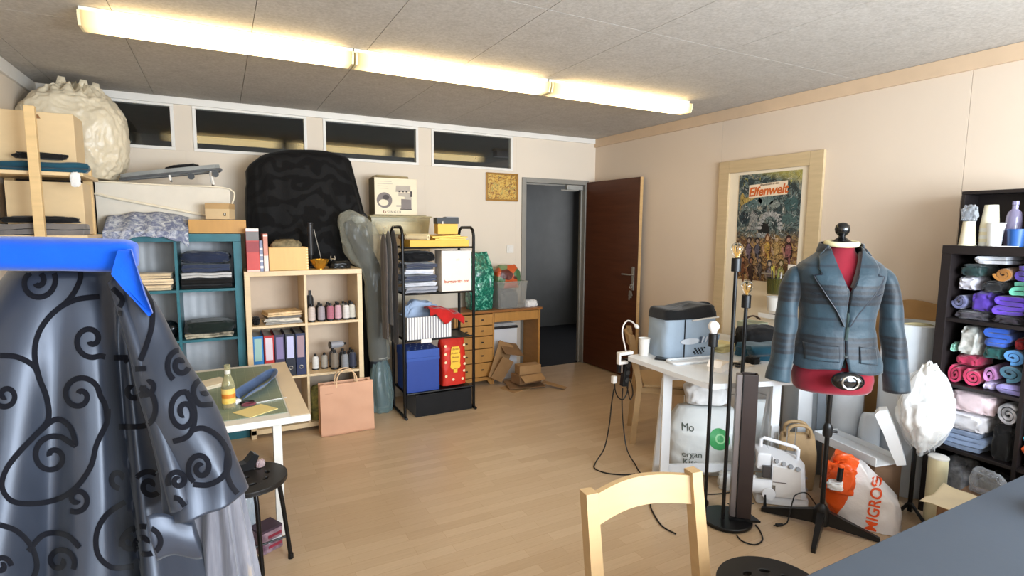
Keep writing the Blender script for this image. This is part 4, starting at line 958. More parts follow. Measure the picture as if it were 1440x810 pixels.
# on the desk
def greenmat():
    t = NT('green_glossy_bag'); v = t.coord(); n1 = t.noise(v, 30, 3, .6, 1); n2 = t.noise(v, 9, 4)
    cc = t.ramp(n1, [(.42, lin((16, 88, 74))), (.54, lin((24, 122, 98))), (.62, lin((110, 186, 160)))])
    return t.fin(t.bsdf(Base_Color=cc, Roughness=.22, Specular_IOR_Level=.6, Normal=t.bump(n2, .6, .01)))
def bagbody(w, d, h, sd, amp=.10, top=.6):
    mb = MB()
    def f(u, v):
        a = u * 2 * PI; c, s_ = math.cos(a), math.sin(a); e = .5
        X, Y = math.copysign(abs(c) ** e, c), math.copysign(abs(s_) ** e, s_)
        k = 1 + .10 * math.sin(v * PI) - (1 - top) * max(0, v - .7) / .3
        n_ = (1 - 2 * abs(noise.noise(Vector((X * 2.2 + sd, Y * 2.2, v * 3))))) * amp + noise.noise(Vector((X * 5, Y * 5 + sd, v * 7))) * amp * .7
        return Vector((X * w / 2 * (k + n_ * .5), Y * d / 2 * (k + n_) * (1 - .5 * v ** 4), .003 + h * v * (1 + .05 * noise.noise(Vector((a, sd, 1))) * v)))
    return mb.grid(f, 64, 40, True, capv=True)
o = obj('green_bag', bagbody(.23, .2, .56, 3, .12, .62), greenmat(), None, (2.255, 4.93, .7465), smooth=80); tag(o, 'tall glossy green patterned bag on the desk behind the rack', 'bag')
M_CLB = clear('clear_bin_plastic', (216, 214, 208), .12, .12, .05, 5)
t = thing('plastic_tub', 'clear plastic tub on the desk holding a colourful bag', 'tub', (2.565, 4.93, .7465))
obj('tub_wall', shell(.34, .26, .27, .004, .12), M_CLB, t)
obj('rim', MB().tube([(-.172, -.132, .268), (.172, -.132, .268), (.172, .132, .268), (-.172, .132, .268)], .006, 8, closed=True), M_CLB, t)
lumpo('tub_contents', 'dark grey bundle at the bottom of the clear plastic tub', 'bundle', (.22, .17, .19), mat('blue_grey_bundle', (92, 98, 106), .6, bump=.3), (2.565, 4.93, .752), 0, 5, amp=.15, box=.5)
def patch():
    t = NT('colourful_bag_print'); v = t.coord(); vo = t.n('ShaderNodeTexVoronoi'); vo.inputs['Scale'].default_value = 11; t.l(v, vo.inputs['Vector'])
    sp = t.n('ShaderNodeSeparateColor'); t.l(vo.outputs['Color'], sp.inputs[0])
    cc = t.ramp(sp.outputs[0], [(0, lin((70, 104, 66))), (.22, lin((190, 84, 40))), (.42, lin((120, 138, 96))), (.6, lin((88, 40, 34))), (.75, lin((206, 130, 70))), (.9, lin((60, 82, 54)))], 'CONSTANT')
    return t.fin(t.bsdf(Base_Color=cc, Roughness=.4, Normal=t.bump(t.noise(v, 14), .4)))
o = obj('colourful_bag', bagbody(.24, .15, .23, 8, .10, .7), patch(), None, (2.565, 4.93, .945), smooth=80); tag(o, 'green and orange patterned bag sticking out of the clear tub', 'bag')
lumpo('white_rag', 'crumpled white rag on the desk corner beside the doorway', 'cloth', (.16, .12, .075), M_WHITEC, (2.80, 4.86, .7465), 0, 8, amp=.3, freq=3)
o = obj('black_folder', MB().b2((-.05, -.006, 0), (.05, .006, .30), .002), M_BLACK, None, (2.385, 5.085, .7465)); tag(o, 'black folder leaning on the wall between green bag and clear tub', 'folder')
# under the desk
t = thing('white_bucket', 'white box with a dark lid under the desk', 'box', (2.52, 4.98, 0))
obj('body', MB().b2((-.145, -.10, 0), (.145, .10, .53), .006), mat('white_plastic', (214, 216, 222), .4, var=.03), t)
obj('lid', MB().b2((-.15, -.105, .5305), (.15, .105, .556), .004), mat('dark_lid', (40, 38, 40), .4), t)
o = obj('stacked_papers', MB().b2((-.13, -.09, 0), (.13, .09, .012), .001).b2((-.12, -.085, .013), (.12, .085, .026), .001), M_LGREYC, None, (2.52, 4.98, .557)); tag(o, 'pale papers lying on the dark lid under the desk', 'papers')
M_CB = [mat('cardboard_a', (158, 122, 82), .85, var=.1), mat('cardboard_b', (176, 140, 98), .85, var=.1), mat('cardboard_c', (138, 106, 74), .85, var=.1)]
def flat(loc, rot, w, d, lab, m, th=.006, fold=None):
    mb = MB().box((0, 0, 0), (w, d, th), .001)
    if fold: mb.box((0, d / 2 + math.cos(fold) * d * .3 / 1, math.sin(fold) * d * .3), (w * .98, d * .6, th), .001, rot=(fold, 0, 0))
    o = obj('flattened_carton', mb, m, None, loc, rot=rot); return tag(o, lab, 'cardboard', 'cardboard under the desk')
flat((2.56, 4.58, .003), (0, 0, R(15)), .42, .22, 'flattened brown carton lowest on the floor under the desk', M_CB[1], .005)
flat((2.58, 4.575, .026), (R(3), 0, R(-12)), .36, .24, 'flattened brown carton lying on the lowest one', M_CB[2])
t = thing('open_carton', 'small brown carton lying open on the flattened ones', 'cardboard', (2.60, 4.565, .047), R(6))
obj('carton', MB().b2((-.13, -.075, 0), (.13, .075, .09), .002), M_CB[2], t)
for y, r_ in ((-.078, 30),): obj('flap', MB().box((0, y + .04 * (1 if y > 0 else -1), .066), (.25, .09, .004), .001, rot=(R(r_), 0, 0)), M_CB[1], t)
t = thing('open_carton', 'small tan carton stacked on the lying open carton under the desk', 'cardboard', (2.61, 4.565, .138), R(-4))
obj('carton', MB().b2((-.11, -.06, 0), (.12, .06, .085), .002), M_CB[1], t)
t = thing('folded_carton', 'large brown carton propped on edge against the desk knee hole', 'cardboard', (2.43, 4.66, .0), R(0))
obj('panel', MB().box((-.02, .085, .235), (.18, .005, .38), .001, rot=(R(-8), R(26), R(6))), M_CB[0], t)
obj('panel', MB().box((.10, .10, .345), (.24, .005, .19), .001, rot=(R(-58), R(14), R(10))), M_CB[2], t)
obj('panel', MB().box((-.03, .035, .16), (.16, .005, .24), .001, rot=(R(14), R(28), R(14))), M_CB[0], t)
flat((2.82, 4.40, .03), (R(0), R(9), R(-52)), .24, .07, 'narrow cardboard strip leaning out on the floor beside the desk leg', M_CB[1])
# small wall things
t = thing('framed_picture', 'small gold framed picture with ornate map beside the doorway', 'picture', (2.597, D - .013, 1.972))
def goldmap():
    t = NT('ornate_gold_map'); v = t.coord(); n1 = t.noise(v, 15, 5, .7, 2.0); n2 = t.noise(v, 45, 3, .6, 1.5)
    cc = t.ramp(n1, [(.36, lin((128, 84, 28))), (.45, lin((198, 150, 52))), (.53, lin((214, 178, 92))), (.62, lin((150, 140, 70)))])
    c2 = t.mix(t.ramp(n2, [(.52, (0, 0, 0, 1)), (.6, (1, 1, 1, 1))]), cc, lin((120, 70, 26)))
    return t.fin(t.bsdf(Base_Color=c2, Roughness=.4))
obj('print', MB().b2((-.168, -.004, -.126), (.168, .006, .126), 0), goldmap(), t)
M_GOLD = mat('dark_gold', (150, 108, 44), .4, .3)
f = MB()
for a, b in (((-.184, -.012, -.142), (.184, .008, -.124)), ((-.184, -.012, .124), (.184, .008, .142)), ((-.184, -.012, -.124), (-.166, .008, .124)), ((.166, -.012, -.124), (.184, .008, .124))): f.b2(a, b, .003)
obj('frame', f, M_GOLD, t)
t = thing('light_switch', 'white light switch on the wall above the clear tub', 'switch', (2.70, D - .006, 1.33))
obj('plate', MB().b2((-.04, -.004, -.04), (.04, .005, .04), .003), M_WHITE, t); obj('rocker', MB().b2((-.022, -.009, -.022), (.022, -.0045, .022), .002), M_WHITE, t)
# kraft bag
t = thing('kraft_paper_bag', 'kraft paper shopping bag with twisted handles on the floor before the birch shelf', 'bag', (.79, 4.16, 0), R(0))
M_KRAFT = mat('kraft_paper', (206, 158, 128), .75, var=.07, scale=3, bump=.15, bscale=8)
def kb(u, v):
    a = u * 4; k = int(a) % 4; f_ = a - int(a); w_, d_ = .195, .065 * (1 - .35 * v)
    cs = [(-w_, -d_), (w_, -d_), (w_, d_), (-w_, d_)]; p, p2 = cs[k], cs[(k + 1) % 4]
    x, y = p[0] + (p2[0] - p[0]) * f_, p[1] + (p2[1] - p[1]) * f_
    if k in (1, 3): x *= 1 - .06 * math.sin(f_ * PI) * v * 3
    n_ = .006 * noise.noise(Vector((x * 7, y * 7, v * 4)))
    return Vector((x, y + n_ * 1.5, .002 + .385 * v))
o = obj('paper', MB().grid(kb, 80, 24, True), M_KRAFT, t, smooth=50); sm = o.modifiers.new('s', 'SOLIDIFY'); sm.thickness = .0016
obj('bottom', MB().b2((-.192, -.062, .001), (.192, .062, .004), 0), M_KRAFT, t)
obj('fold_line', MB().b2((-.19, -.0462, .318), (.19, -.0455, .3205), 0), mat('kraft_shade', (176, 128, 98), .8), t)
M_CORD = mat('paper_cord', (214, 180, 140), .8, var=.1)
for y in (-.040, .040): obj('handle', MB().tube([(-.075, y, .36), (-.072, y, .42), (-.045, y * .9, .468), (.0, y * .8, .484), (.045, y * .9, .468), (.072, y, .42), (.075, y, .36)], .0055, 8, smooth=5), M_CORD, t)
# ================================================================== table corner, lamp, dress form
M_CHAIR = wood('birch_chair', (182, 150, 108), .9, 3, (2, 2, 7), .4)
def chair(lab, loc, rz):
    t = thing('wooden_chair', lab, 'chair', loc, rz, 'birch chairs')
    for s_ in (-1, 1):
        obj('back_post', MB().raw([(s_ * .19 + dx * .5, y, z) for z, y, w_ in ((0, .235, .040), (.44, .20, .042), (.80, .265, .038)) for dx, y in ((-w_, y - .020), (w_, y - .020), (w_, y + .020), (-w_, y + .020))],
            [[0, 1, 2, 3], [8, 9, 10, 11]] + [[b + i, b + (i + 1) % 4, b + 4 + (i + 1) % 4, b + 4 + i] for b in (0, 4) for i in range(4)]), M_CHAIR, t)
        obj('leg', MB().raw([(s_ * .19 + dx, y + dy, z) for z, y, w_ in ((0, -.215, .014), (.42, -.19, .018)) for dx, dy in ((-w_, -w_), (w_, -w_), (w_, w_), (-w_, w_))],
            [[0, 1, 2, 3], [4, 5, 6, 7]] + [[i, (i + 1) % 4, 4 + (i + 1) % 4, 4 + i] for i in range(4)]), M_CHAIR, t)
        obj('side_rail', MB().b2((s_ * .19 - .010, -.170, .385), (s_ * .19 + .010, .182, .425), .002), M_CHAIR, t)
    obj('front_rail', MB().b2((-.170, -.20, .385), (.170, -.18, .425), .002), M_CHAIR, t)
    obj('rear_rail', MB().b2((-.170, .187, .385), (.170, .207, .425), .002), M_CHAIR, t)
    st = MB()
    def sf(u, v): return Vector(((u - .5) * .43, -.235 + .405 * v, .448 - .010 * math.sin(PI * u) * math.sin(PI * v)))
    st.grid(sf, 16, 14).grid(lambda u, v: sf(1 - u, v) - Vector((0, 0, .018)), 16, 14)
    obj('seat', MB().box((0, -.028, .4405), (.43, .40, .020), .006), M_CHAIR, t)
    n = 18; vs = []
    for i in range(n + 1):
        u = i / n; x = (u - .5) * .352; bow = .030 * math.sin(PI * u)
        for dz, dy in ((.70 - .0, 0), (.787 + .013 * math.sin(PI * u), 0), (.787 + .013 * math.sin(PI * u), .02), (.70, .02)):
            vs.append((x, .240 + (dz - .70) * .18 + bow + dy, dz + (.016 * math.sin(PI * u) if dz < .71 else 0)))
    obj('top_rail', MB().raw(vs, [[i * 4 + k, i * 4 + (k + 1) % 4, i * 4 + 4 + (k + 1) % 4, i * 4 + 4 + k] for i in range(n) for k in range(4)] + [[0, 1, 2, 3], [n * 4 + k for k in range(4)]]), M_CHAIR, t)
    return t
ch = chair('pale birch chair in front of the grey work table with its back to the room', (1.075, .945, 0), R(-5.5))
dup(ch, (2.885, 2.975, 0), R(53), 'pale birch chair pushed in behind the white trestle table')
# ---- white table on a trestle
M_TW = mat('white_lacquer', (228, 230, 232), .4, var=.03)
t = thing('trestle_table', 'white table top on a white trestle in front of the poster wall', 'table', (2.7, 2.3, 0))
P4 = [(2.25, 1.99), (2.28, 2.70), (3.58, 2.80), (3.03, 1.76)]
def rpoly(P, r):
    out = []
    for i in range(len(P)):
        a, b, c = Vector(P[i - 1]), Vector(P[i]), Vector(P[(i + 1) % len(P)])
        u, w_ = (a - b).normalized(), (c - b).normalized()
        for k in range(5):
            s_ = k / 4; out.append(tuple((b + u * r * (1 - s_) ** 2 + w_ * r * s_ ** 2)))
    return out
obj('table_top', MB().prism([(x - 2.7, y - 2.3) for x, y in rpoly(P4, .03)], .028, M=Matrix.Translation((0, 0, .712))), M_TW, t)
def trestle(a, b):
    tr = bpy.data.objects.new('trestle', None); COL.objects.link(tr); tr.parent = t
    a, b = Vector((*a, 0)) - Vector((2.7, 2.3, 0)), Vector((*b, 0)) - Vector((2.7, 2.3, 0)); d = (b - a).normalized(); n_ = Vector((-d.y, d.x, 0)); ang = math.atan2(d.y, d.x); L_ = (b - a).length
    M = Matrix.Translation(a) @ Matrix.Rotation(ang, 4, 'Z')
    for x in (0, L_): obj('leg', MB().b2((x - .027, -.012, 0), (x + .027, .012, .711), .002, M=M), M_TW, tr)
    obj('rail', MB().b2((.0272, -.010, .07), (L_ - .0272, .010, .125), .002, M=M), M_TW, tr)
    obj('rail', MB().b2((.0272, -.010, .655), (L_ - .0272, .010, .711), .002, M=M), M_TW, tr)
    for x in (.0, L_):
        obj('rear_leg', MB().raw([M @ Vector(p) for z, y in ((0, .15), (.655, .03)) for p in ((x - .02, y - .012, z), (x + .02, y - .012, z), (x + .02, y + .012, z), (x - .02, y + .012, z))],
            [[0, 1, 2, 3], [4, 5, 6, 7]] + [[i, (i + 1) % 4, 4 + (i + 1) % 4, 4 + i] for i in range(4)]), M_TW, tr)
trestle((2.335, 2.385), (2.955, 2.105))
# cabinet under the table
t = thing('low_cabinet', 'low white cabinet with grooved front against the wall under the table', 'cabinet', (3.60, 2.87, 0))
obj('carcass', MB().b2((-.17, -.42, .03), (.155, .42, .67), .003), M_TW, t)
for z0, z1_ in ((.04, .295), (.302, .37), (.377, .66)): obj('drawer', MB().b2((-.188, -.415, z0), (-.1705, .415, z1_), .002), M_TW, t)
obj('plinth', MB().b2((-.15, -.40, 0), (.15, .40, .03), 0), M_BLACK, t)
# covered sewing machine on the table
t = thing('covered_sewing_machine', 'sewing machine under a grey blue and black cover on the white table', 'sewing machine', (2.655, 2.60, .7405), R(-6))
def cov(u, v, z0=0, z1_=.245, k0=1.0, k1=.98, ox=0):
    a = u * 2 * PI; c, s_ = math.cos(a), math.sin(a); e = .32
    X, Y = math.copysign(abs(c) ** e, c), math.copysign(abs(s_) ** e, s_); k = k0 + (k1 - k0) * v
    n_ = .006 * noise.noise(Vector((X * 3, Y * 3, v * 3 + z0 * 9)))
    return Vector((X * (.208 * k + n_) + ox, Y * (.115 * k + n_), z0 + (z1_ - z0) * v + .006 * noise.noise(Vector((X * 2, Y * 2, 4))) * v))
M_COV = mat('grey_blue_cover', (158, 174, 190), .6, var=.06, bump=.25, bscale=7)
body = MB().grid(cov, 72, 14, True, capv=True); obj('cover', body, M_COV, t, smooth=60)
def capf(u, v):
    p = cov(u, min(v, .5) * 2, .247, .318, 1.015, .93); k = 1 if v < .5 else 1 - (v - .5) * 1.5
    return Vector((p.x * k, p.y * k, p.z + (.012 * math.sin(p.x * 14) if v > .4 else 0) + (.012 * (v - .5) if v > .5 else 0)))
obj('black_top_cover', MB().grid(capf, 72, 16, True, capv=True), cloth('black_nylon', (20, 20, 21), bump=.4), t, smooth=70)
obj('white_edge', MB().tube([(-.02, -.122, .238), (.08, -.124, .246), (.19, -.120, .250)], .008, 8, smooth=4, flat=.7), M_WHITE, t)
obj('seam', MB().b2((-.075, -.1195, .0), (-.069, -.1145, .245), .001), M_BLACK, t)
pm = MB()
def pat(poly, y=-.121): return MB().prism(poly, .003, M=Matrix.Translation((0, y, 0)) @ Matrix.Rotation(R(90), 4, 'X'))
obj('board_print', pat(circ(-.03, .105, .075, 24, .020)), mat('pale_print', (206, 212, 220), .6), t)
obj('board_print', pat([(.03, .09), (.20, .10), (.205, .135), (.05, .13)]), mat('blue_grey_print', (120, 140, 160), .6), t)
for k in range(4): obj('stripe_print', pat([(.055 + k * .028, .092), (.067 + k * .028, .093), (.082 + k * .028, .130), (.068 + k * .028, .130)], -.1225), mat('pale_print', (206, 212, 220)), t)
obj('ring_print', pat([(.04, .088), (.055, .088), (.06, .13), (.045, .13)], -.123), mat('slate_print', (70, 80, 96), .6), t)
ck = MB()
for i in range(7):
    for j in range(4):
        if (i + j) % 2: ck.box((.0 + i * .0125 + j * .004, -.1215, .022 + j * .011), (.011, .002, .010), 0)
obj('check_print', ck, M_BLACK, t)
# cup, phone, tray, boxes, scissors
t = thing('paper_cup', 'white paper cup at the corner of the white table', 'cup', (2.385, 2.655, .7405))
obj('cup_wall', MB().lathe([(0, .001), (.027, .001), (.036, .110), (.038, .112), (.038, .116), (.0345, .115), (.0255, .008), (0, .008)], 30), M_WHITE, t)
t = thing('phone', 'black smartphone lying in front of the paper cup', 'phone', (2.43, 2.52, .7405), R(40))
obj('case', MB().b2((-.035, -.055, 0), (.035, .055, .008), .003), M_BLACK, t); obj('screen', MB().b2((-.032, -.051, .0081), (.032, .051, .0088), .0003), mat('phone_glass', (12, 12, 14), .1), t); obj('white_plug', MB().box((.045, -.04, .006), (.015, .012, .01), .003), M_WHITE, t)
t = thing('white_tray', 'flat white plastic tray in front of the covered sewing machine', 'tray', (2.545, 2.395, .7405), R(-10))
tp = rpoly([(-.16, -.05), (.16, -.05), (.16, .05), (-.16, .05)], .03)
obj('tray_base', MB().prism(tp, .004), M_TW, t); obj('rim', MB().tube([(x, y, .010) for x, y in tp], .007, 8, closed=True), M_TW, t)
t = thing('white_carton', 'small white carton standing on the table beside the black scissors', 'box', (2.535, 2.18, .7405), R(24))
obj('carton', MB().b2((-.07, -.04, 0), (.07, .04, .045), .002), M_PAPER, t); obj('open_flap', MB().box((-.085, .0, .052), (.05, .078, .002), .0005, rot=(0, R(-40), 0)), M_PAPER, t)
t = thing('scissors', 'black scissors lying on papers on the white table', 'scissors', (2.72, 2.205, .748), R(20))
obj('blade', MB().prism([(0, -.006), (.13, -.001), (.13, .001), (0, .006)], .003, M=Matrix.Rotation(R(8), 4, 'Z')).prism([(0, -.006), (.13, -.001), (.13, .001), (0, .006)], .003, M=Matrix.Translation((0, 0, .0032)) @ Matrix.Rotation(R(-10), 4, 'Z')), M_CHROME, t)
obj('grip', MB().tube([(-.045 + .032 * math.cos(a * PI / 8), .028 + .018 * math.sin(a * PI / 8), .006) for a in range(16)], .006, 8, closed=True).tube([(-.045 + .034 * math.cos(a * PI / 8), -.028 + .019 * math.sin(a * PI / 8), .006) for a in range(16)], .006, 8, closed=True).tube([(-.012, .022, .006), (.0, .0, .006), (-.012, -.022, .006)], .006, 8), M_BLACK, t)
o = obj('loose_papers', MB().box((0, 0, .0015), (.17, .12, .003), .0005, rot=(0, 0, R(14))).box((.01, .01, .005), (.15, .11, .003), .0005, rot=(0, 0, R(-20))), M_PAPER, None, (2.725, 2.20, .7405)); tag(o, 'loose white papers under the black scissors on the table', 'papers')
lumpo('dark_cord_heap', 'tangle of dark cords and clips beside the scissors on the table', 'cord', (.09, .08, .05), M_BLACKC, (2.845, 2.20, .7405), 0, 4, amp=.5, freq=4, sub=3)
o = obj('yellow_pattern_paper', MB().box((0, 0, .006), (.15, .14, .012), .002).box((.005, .005, .024), (.13, .13, .022), .002, rot=(0, 0, R(10))).box((-.005, 0, .046), (.14, .12, .018), .002, rot=(0, 0, R(-7))), mat('pale_yellow_paper', (224, 208, 150), .7, var=.08, scale=12), None, (2.965, 2.545, .7405)); tag(o, 'stack of pale yellow pattern paper behind the lamp pole on the table', 'papers')
folded('folded_clothes', 'dark teal garment folded on the white table beside the jacket sleeve', 'clothes', .34, .22, .09, 3, M_TEALC, (3.07, 2.25, .7405), R(-22), 61, amp=.016, jit=.05)
lumpo('folded_clothes', 'heap of black clothes on the white table behind the teal garment', 'clothes', (.30, .20, .17), M_BLACKC, (3.215, 2.46, .7405), R(-12), 62, amp=.16)
t = thing('grey_green_carton', 'small grey green carton behind the heap of black clothes', 'box', (3.47, 2.70, .7405), R(4))
obj('carton', MB().b2((-.07, -.08, 0), (.07, .08, .13), .002), mat('grey_green_card', (160, 164, 140), .8), t); obj('rim', MB().tube([(-.07, -.08, .13), (.07, -.08, .13), (.07, .08, .13), (-.07, .08, .13)], .004, 6, closed=True), mat('grey_green_card', (160, 164, 140)), t)
o = obj('brown_strap', MB().tube([(-.10, .02, .02), (-.05, .0, .045), (.0, 0, .04), (.05, 0, .015)], .012, 8, smooth=5, flat=.5), mat('dark_leather', (60, 36, 26), .5), None, (3.50, 2.70, .872)); tag(o, 'dark brown strap lying on the grey green carton', 'strap')
t = thing('bent_tube_stand', 'black bent tube stand behind the covered sewing machine', 'stand', (3.03, 2.735, .7405))
obj('base', MB().lathe([(0, 0), (.06, 0), (.06, .010), (.055, .014), (0, .014)], 28, sx=.8, sy=.6), M_BLACKM, t)
obj('outer_arch', MB().tube([(-.12, .04, .285), (-.06, .02, .300), (.0, 0, .296), (.045, -.01, .26), (.055, -.01, .20), (.05, -.005, .014)], .008, 10, smooth=5), M_BLACKM, t)
obj('inner_arch', MB().tube([(-.10, .04, .268), (-.05, .025, .262), (-.012, .01, .23), (-.004, .005, .16), (-.004, .0, .014)], .008, 10, smooth=5), M_BLACKM, t)
# gooseneck lamp and power strip clamped to the table corner
t = thing('gooseneck_lamp', 'small white gooseneck lamp clamped to the white table corner', 'lamp', (2.29, 2.73, .74))
obj('clamp', MB().b2((-.055, -.018, .0), (.06, .018, .022), .005).b2((-.055, -.016, -.06), (.02, .016, -.04), .005).b2((-.055, -.015, -.045), (-.04, .015, .004), .003), M_WHITE, t)
obj('gooseneck', MB().tube([(.01, 0, .022), (-.005, 0, .07), (-.025, .0, .14), (-.02, 0, .19), (.01, 0, .222), (.05, 0, .215), (.085, 0, .185)], .0052, 10, smooth=6), mat('white_gooseneck', (216, 206, 196), .4, .2), t)
obj('lamp_head', MB().lathe([(0, 0), (.012, .002), (.014, .02), (.010, .032), (0, .034)], 18, M=Matrix.Translation((.080, 0, .190)) @ Matrix.Rotation(R(128), 4, 'Y')), M_WHITE, t)
obj('clamp_screw', MB().cyl((-.02, 0, -.115), (-.02, 0, -.0605), .005, seg=12), M_CHROME, t)
t = thing('power_strip', 'black power strip with plugs and cord loops hanging at the table corner', 'power strip', (2.345, 2.795, .5))
obj('strip_body', MB().box((.01, 0, .10), (.05, .04, .19), .008, rot=(0, R(6), 0)), M_BLACK, t)
for k in range(3): obj('socket', MB().lathe([(.016, 0), (.018, .004), (.014, .005), (.013, .001), (0, .001)], 16, M=Matrix.Translation((.008 + .005 * k, -.021, .05 + k * .05)) @ Matrix.Rotation(R(90), 4, 'X')), mat('socket_grey', (60, 58, 56), .5), t)
obj('white_plug', MB().box((-.085, 0, .062), (.032, .03, .05), .006), M_WHITE, t)
obj('black_plug', MB().box((-.04, .0, .13), (.035, .03, .05), .006).tube([(-.04, 0, .155), (-.03, 0, .22), (-.035, 0, .235)], .005, 8), M_BLACK, t)
obj('cord_loop', MB().tube([(-.08, 0, .04), (-.07, 0, -.02), (-.04, 0, -.07), (.0, 0, -.085), (.03, 0, -.04), (.035, 0, .01)], .004, 8, smooth=6), M_BLACK, t)
obj('cord_loop', MB().tube([(.025, 0, .01), (.045, 0, -.06), (.06, 0, -.095), (.08, 0, -.06), (.07, 0, .0), (.05, 0, .04)], .004, 8, smooth=6), M_BLACK, t)
o = obj('black_cable', MB().tube([(2.258, 2.79, .50), (2.25, 2.80, .40), (2.235, 2.80, .25), (2.20, 2.80, .10), (2.13, 2.80, .012), (2.08, 2.74, .006), (2.10, 2.66, .006), (2.16, 2.60, .006), (2.22, 2.57, .006), (2.26, 2.56, .006)], .0042, 8, smooth=8), M_BLACK); tag(o, 'black cord looping down from the white plug to the floor', 'cord', 'floor cords')
o = obj('black_cable', MB().tube([(2.365, 2.83, .48), (2.36, 2.825, .36), (2.36, 2.80, .2), (2.355, 2.75, .07), (2.35, 2.66, .008), (2.31, 2.58, .006), (2.27, 2.47, .006), (2.21, 2.34, .006), (2.10, 2.24, .006), (2.04, 2.16, .006), (1.98, 2.02, .006), (1.99, 1.93, .006)], .0042, 8, smooth=8), M_BLACK); tag(o, 'black cord running from the power strip along the floor behind the chair', 'cord', 'floor cords')
# bags under the table
def ptext(mb, s, size, m, parent, M, push=.002, **k):
    """flat lettering pressed along +y onto a curved surface"""
    tree = bvh_of(mb); o = text('lettering', s, size, m, parent, M, ext=0, **k)
    bm = bmesh.new(); bm.from_mesh(o.data); bmesh.ops.triangulate(bm, faces=bm.faces[:]); bmesh.ops.subdivide_edges(bm, edges=bm.edges[:], cuts=1)
    for v in bm.verts:
        h = tree.ray_cast(Vector((v.co.x, -2, v.co.z)), Vector((0, 1, 0)))
        if h[0]: v.co.y = h[0].y - push
    bm.to_mesh(o.data); bm.free(); return o
def pdisc(mb, cx, cz, r, m, name, parent, push=.002, rin=0):
    tree = bvh_of(mb); d = MB(); n = 36; rows = [rin + (r - rin) * k / 5 for k in range(6)]
    vs = []
    for q_ in rows:
        for i in range(n):
            x, z = cx + q_ * math.cos(2 * PI * i / n), cz + q_ * math.sin(2 * PI * i / n); h = tree.ray_cast(Vector((x, -2, z)), Vector((0, 1, 0)))
            vs.append((x, (h[0].y if h[0] else 0) - push, z))
    d.raw(vs, [[a * n + i, a * n + (i + 1) % n, (a + 1) * n + (i + 1) % n, (a + 1) * n + i] for a in range(5) for i in range(n)])
    return obj(name, d, m, parent, smooth=80)
t = thing('white_plastic_sack', 'big white plastic sack with a green round emblem under the white table', 'sack', (2.755, 2.465, 0), R(-40))
M_SACK = mat('white_sack_film', (212, 214, 212), .35, var=.05, bump=.6, bscale=12)
sk = bagbody(.44, .30, .40, 21, .07, .75); obj('film', sk, M_SACK, t, smooth=80)
M_GRN = mat('leaf_green_print', (58, 148, 84), .5); M_DINK = mat('grey_green_ink', (70, 80, 72), .6)
pdisc(sk, .07, .245, .072, M_SACK, 'emblem_ring', t, .004); pdisc(sk, .07, .245, .064, M_GRN, 'emblem', t, .006); pdisc(sk, .075, .25, .030, mat('pale_green_print', (140, 196, 140), .5), 'emblem_swirl', t, .008, .020)
ptext(sk, 'Mo', .06, M_DINK, t, Matrix.Translation((-.12, 0, .30)) @ Matrix.Rotation(R(90), 4, 'X'), .005); ptext(sk, 'organ', .055, M_DINK, t, Matrix.Translation((-.09, 0, .135)) @ Matrix.Rotation(R(90), 4, 'X'), .005); ptext(sk, 'Kiss', .055, M_DINK, t, Matrix.Translation((-.10, 0, .085)) @ Matrix.Rotation(R(90), 4, 'X'), .005)
lumpo('white_pillow', 'crumpled white pillow stuffed on top of the white plastic sack', 'pillow', (.28, .18, .15), M_WHITEC, (2.765, 2.48, .425), R(-30), 23, amp=.2)
o = obj('white_plastic_bag', bagbody(.20, .14, .42, 27, .08, 1.1), M_SACK, None, (3.13, 2.36, 0), R(-45), smooth=80); tag(o, 'tall white plastic bag under the table beside the green emblem sack', 'bag')
lumpo('white_bag', 'small crumpled white bag on the floor beside the sewing machine on the floor', 'bag', (.16, .10, .11), M_SACK, (2.655, 2.155, 0), R(-30), 29, amp=.25)
lumpo('black_bag', 'flat black bag on the floor between trestle rail and overlock machine', 'bag', (.11, .07, .055), M_BLACKC, (2.875, 2.065, 0), 0, 30, amp=.2)
# ---- floor lamp with three poles and the slim tower
t = thing('floor_lamp', 'black floor lamp with three poles of different heights on a round base', 'lamp', (2.33, 1.905, 0))
obj('base', MB().lathe([(0, .004), (.128, .004), (.130, .008), (.130, .018), (.126, .023), (0, .024)], 56), M_BLACKM, t)
M_BULBG = glass('bulb_glass', (250, 240, 220)); M_FIL = mat('brass_filament', (230, 190, 110), .3, .6)
for x, y, zt, kind in ((-.028, .0, 1.345, 0), (.112, .04, 1.145, 0), (-.072, .085, .945, 1)):
    p = obj('pole', MB().cyl((x, y, .024), (x, y, zt), .0095, seg=16), M_BLACKM, t)
    obj('socket', MB().lathe([(0, zt), (.0225, zt), (.0235, zt + .003), (.0235, zt + .066), (.021, zt + .069), (0, zt + .069)], 24, M=Matrix.Translation((x, y, 0))), M_BLACK, p)
    z = zt + .069
    if kind == 0:
        obj('bulb', MB().lathe([(.0, z), (.013, z + .002), (.015, z + .012), (.024, z + .026), (.030, z + .042), (.030, z + .052), (.024, z + .068), (.012, z + .077), (0, z + .079)], 28, M=Matrix.Translation((x, y, 0))), M_BULBG, p, smooth=80)
        fm = MB()
        for k in range(6): a = k * PI / 3; fm.tube([(x + .005 * math.cos(a), y + .005 * math.sin(a), z + .015), (x + .014 * math.cos(a), y + .014 * math.sin(a), z + .055)], .0012, 5)
        fm.cyl((x, y, z + .004), (x, y, z + .03), .004, seg=10); obj('filament', fm, M_FIL, p)
    else:
        obj('bulb', MB().lathe([(.0, z), (.016, z + .002), (.019, z + .016), (.0275, z + .030), (.029, z + .042), (.022, z + .058), (.010, z + .065), (0, z + .066)], 28, M=Matrix.Translation((x, y, 0))), mat('opal_bulb', (238, 238, 240), .3, var=.01), p, smooth=80)
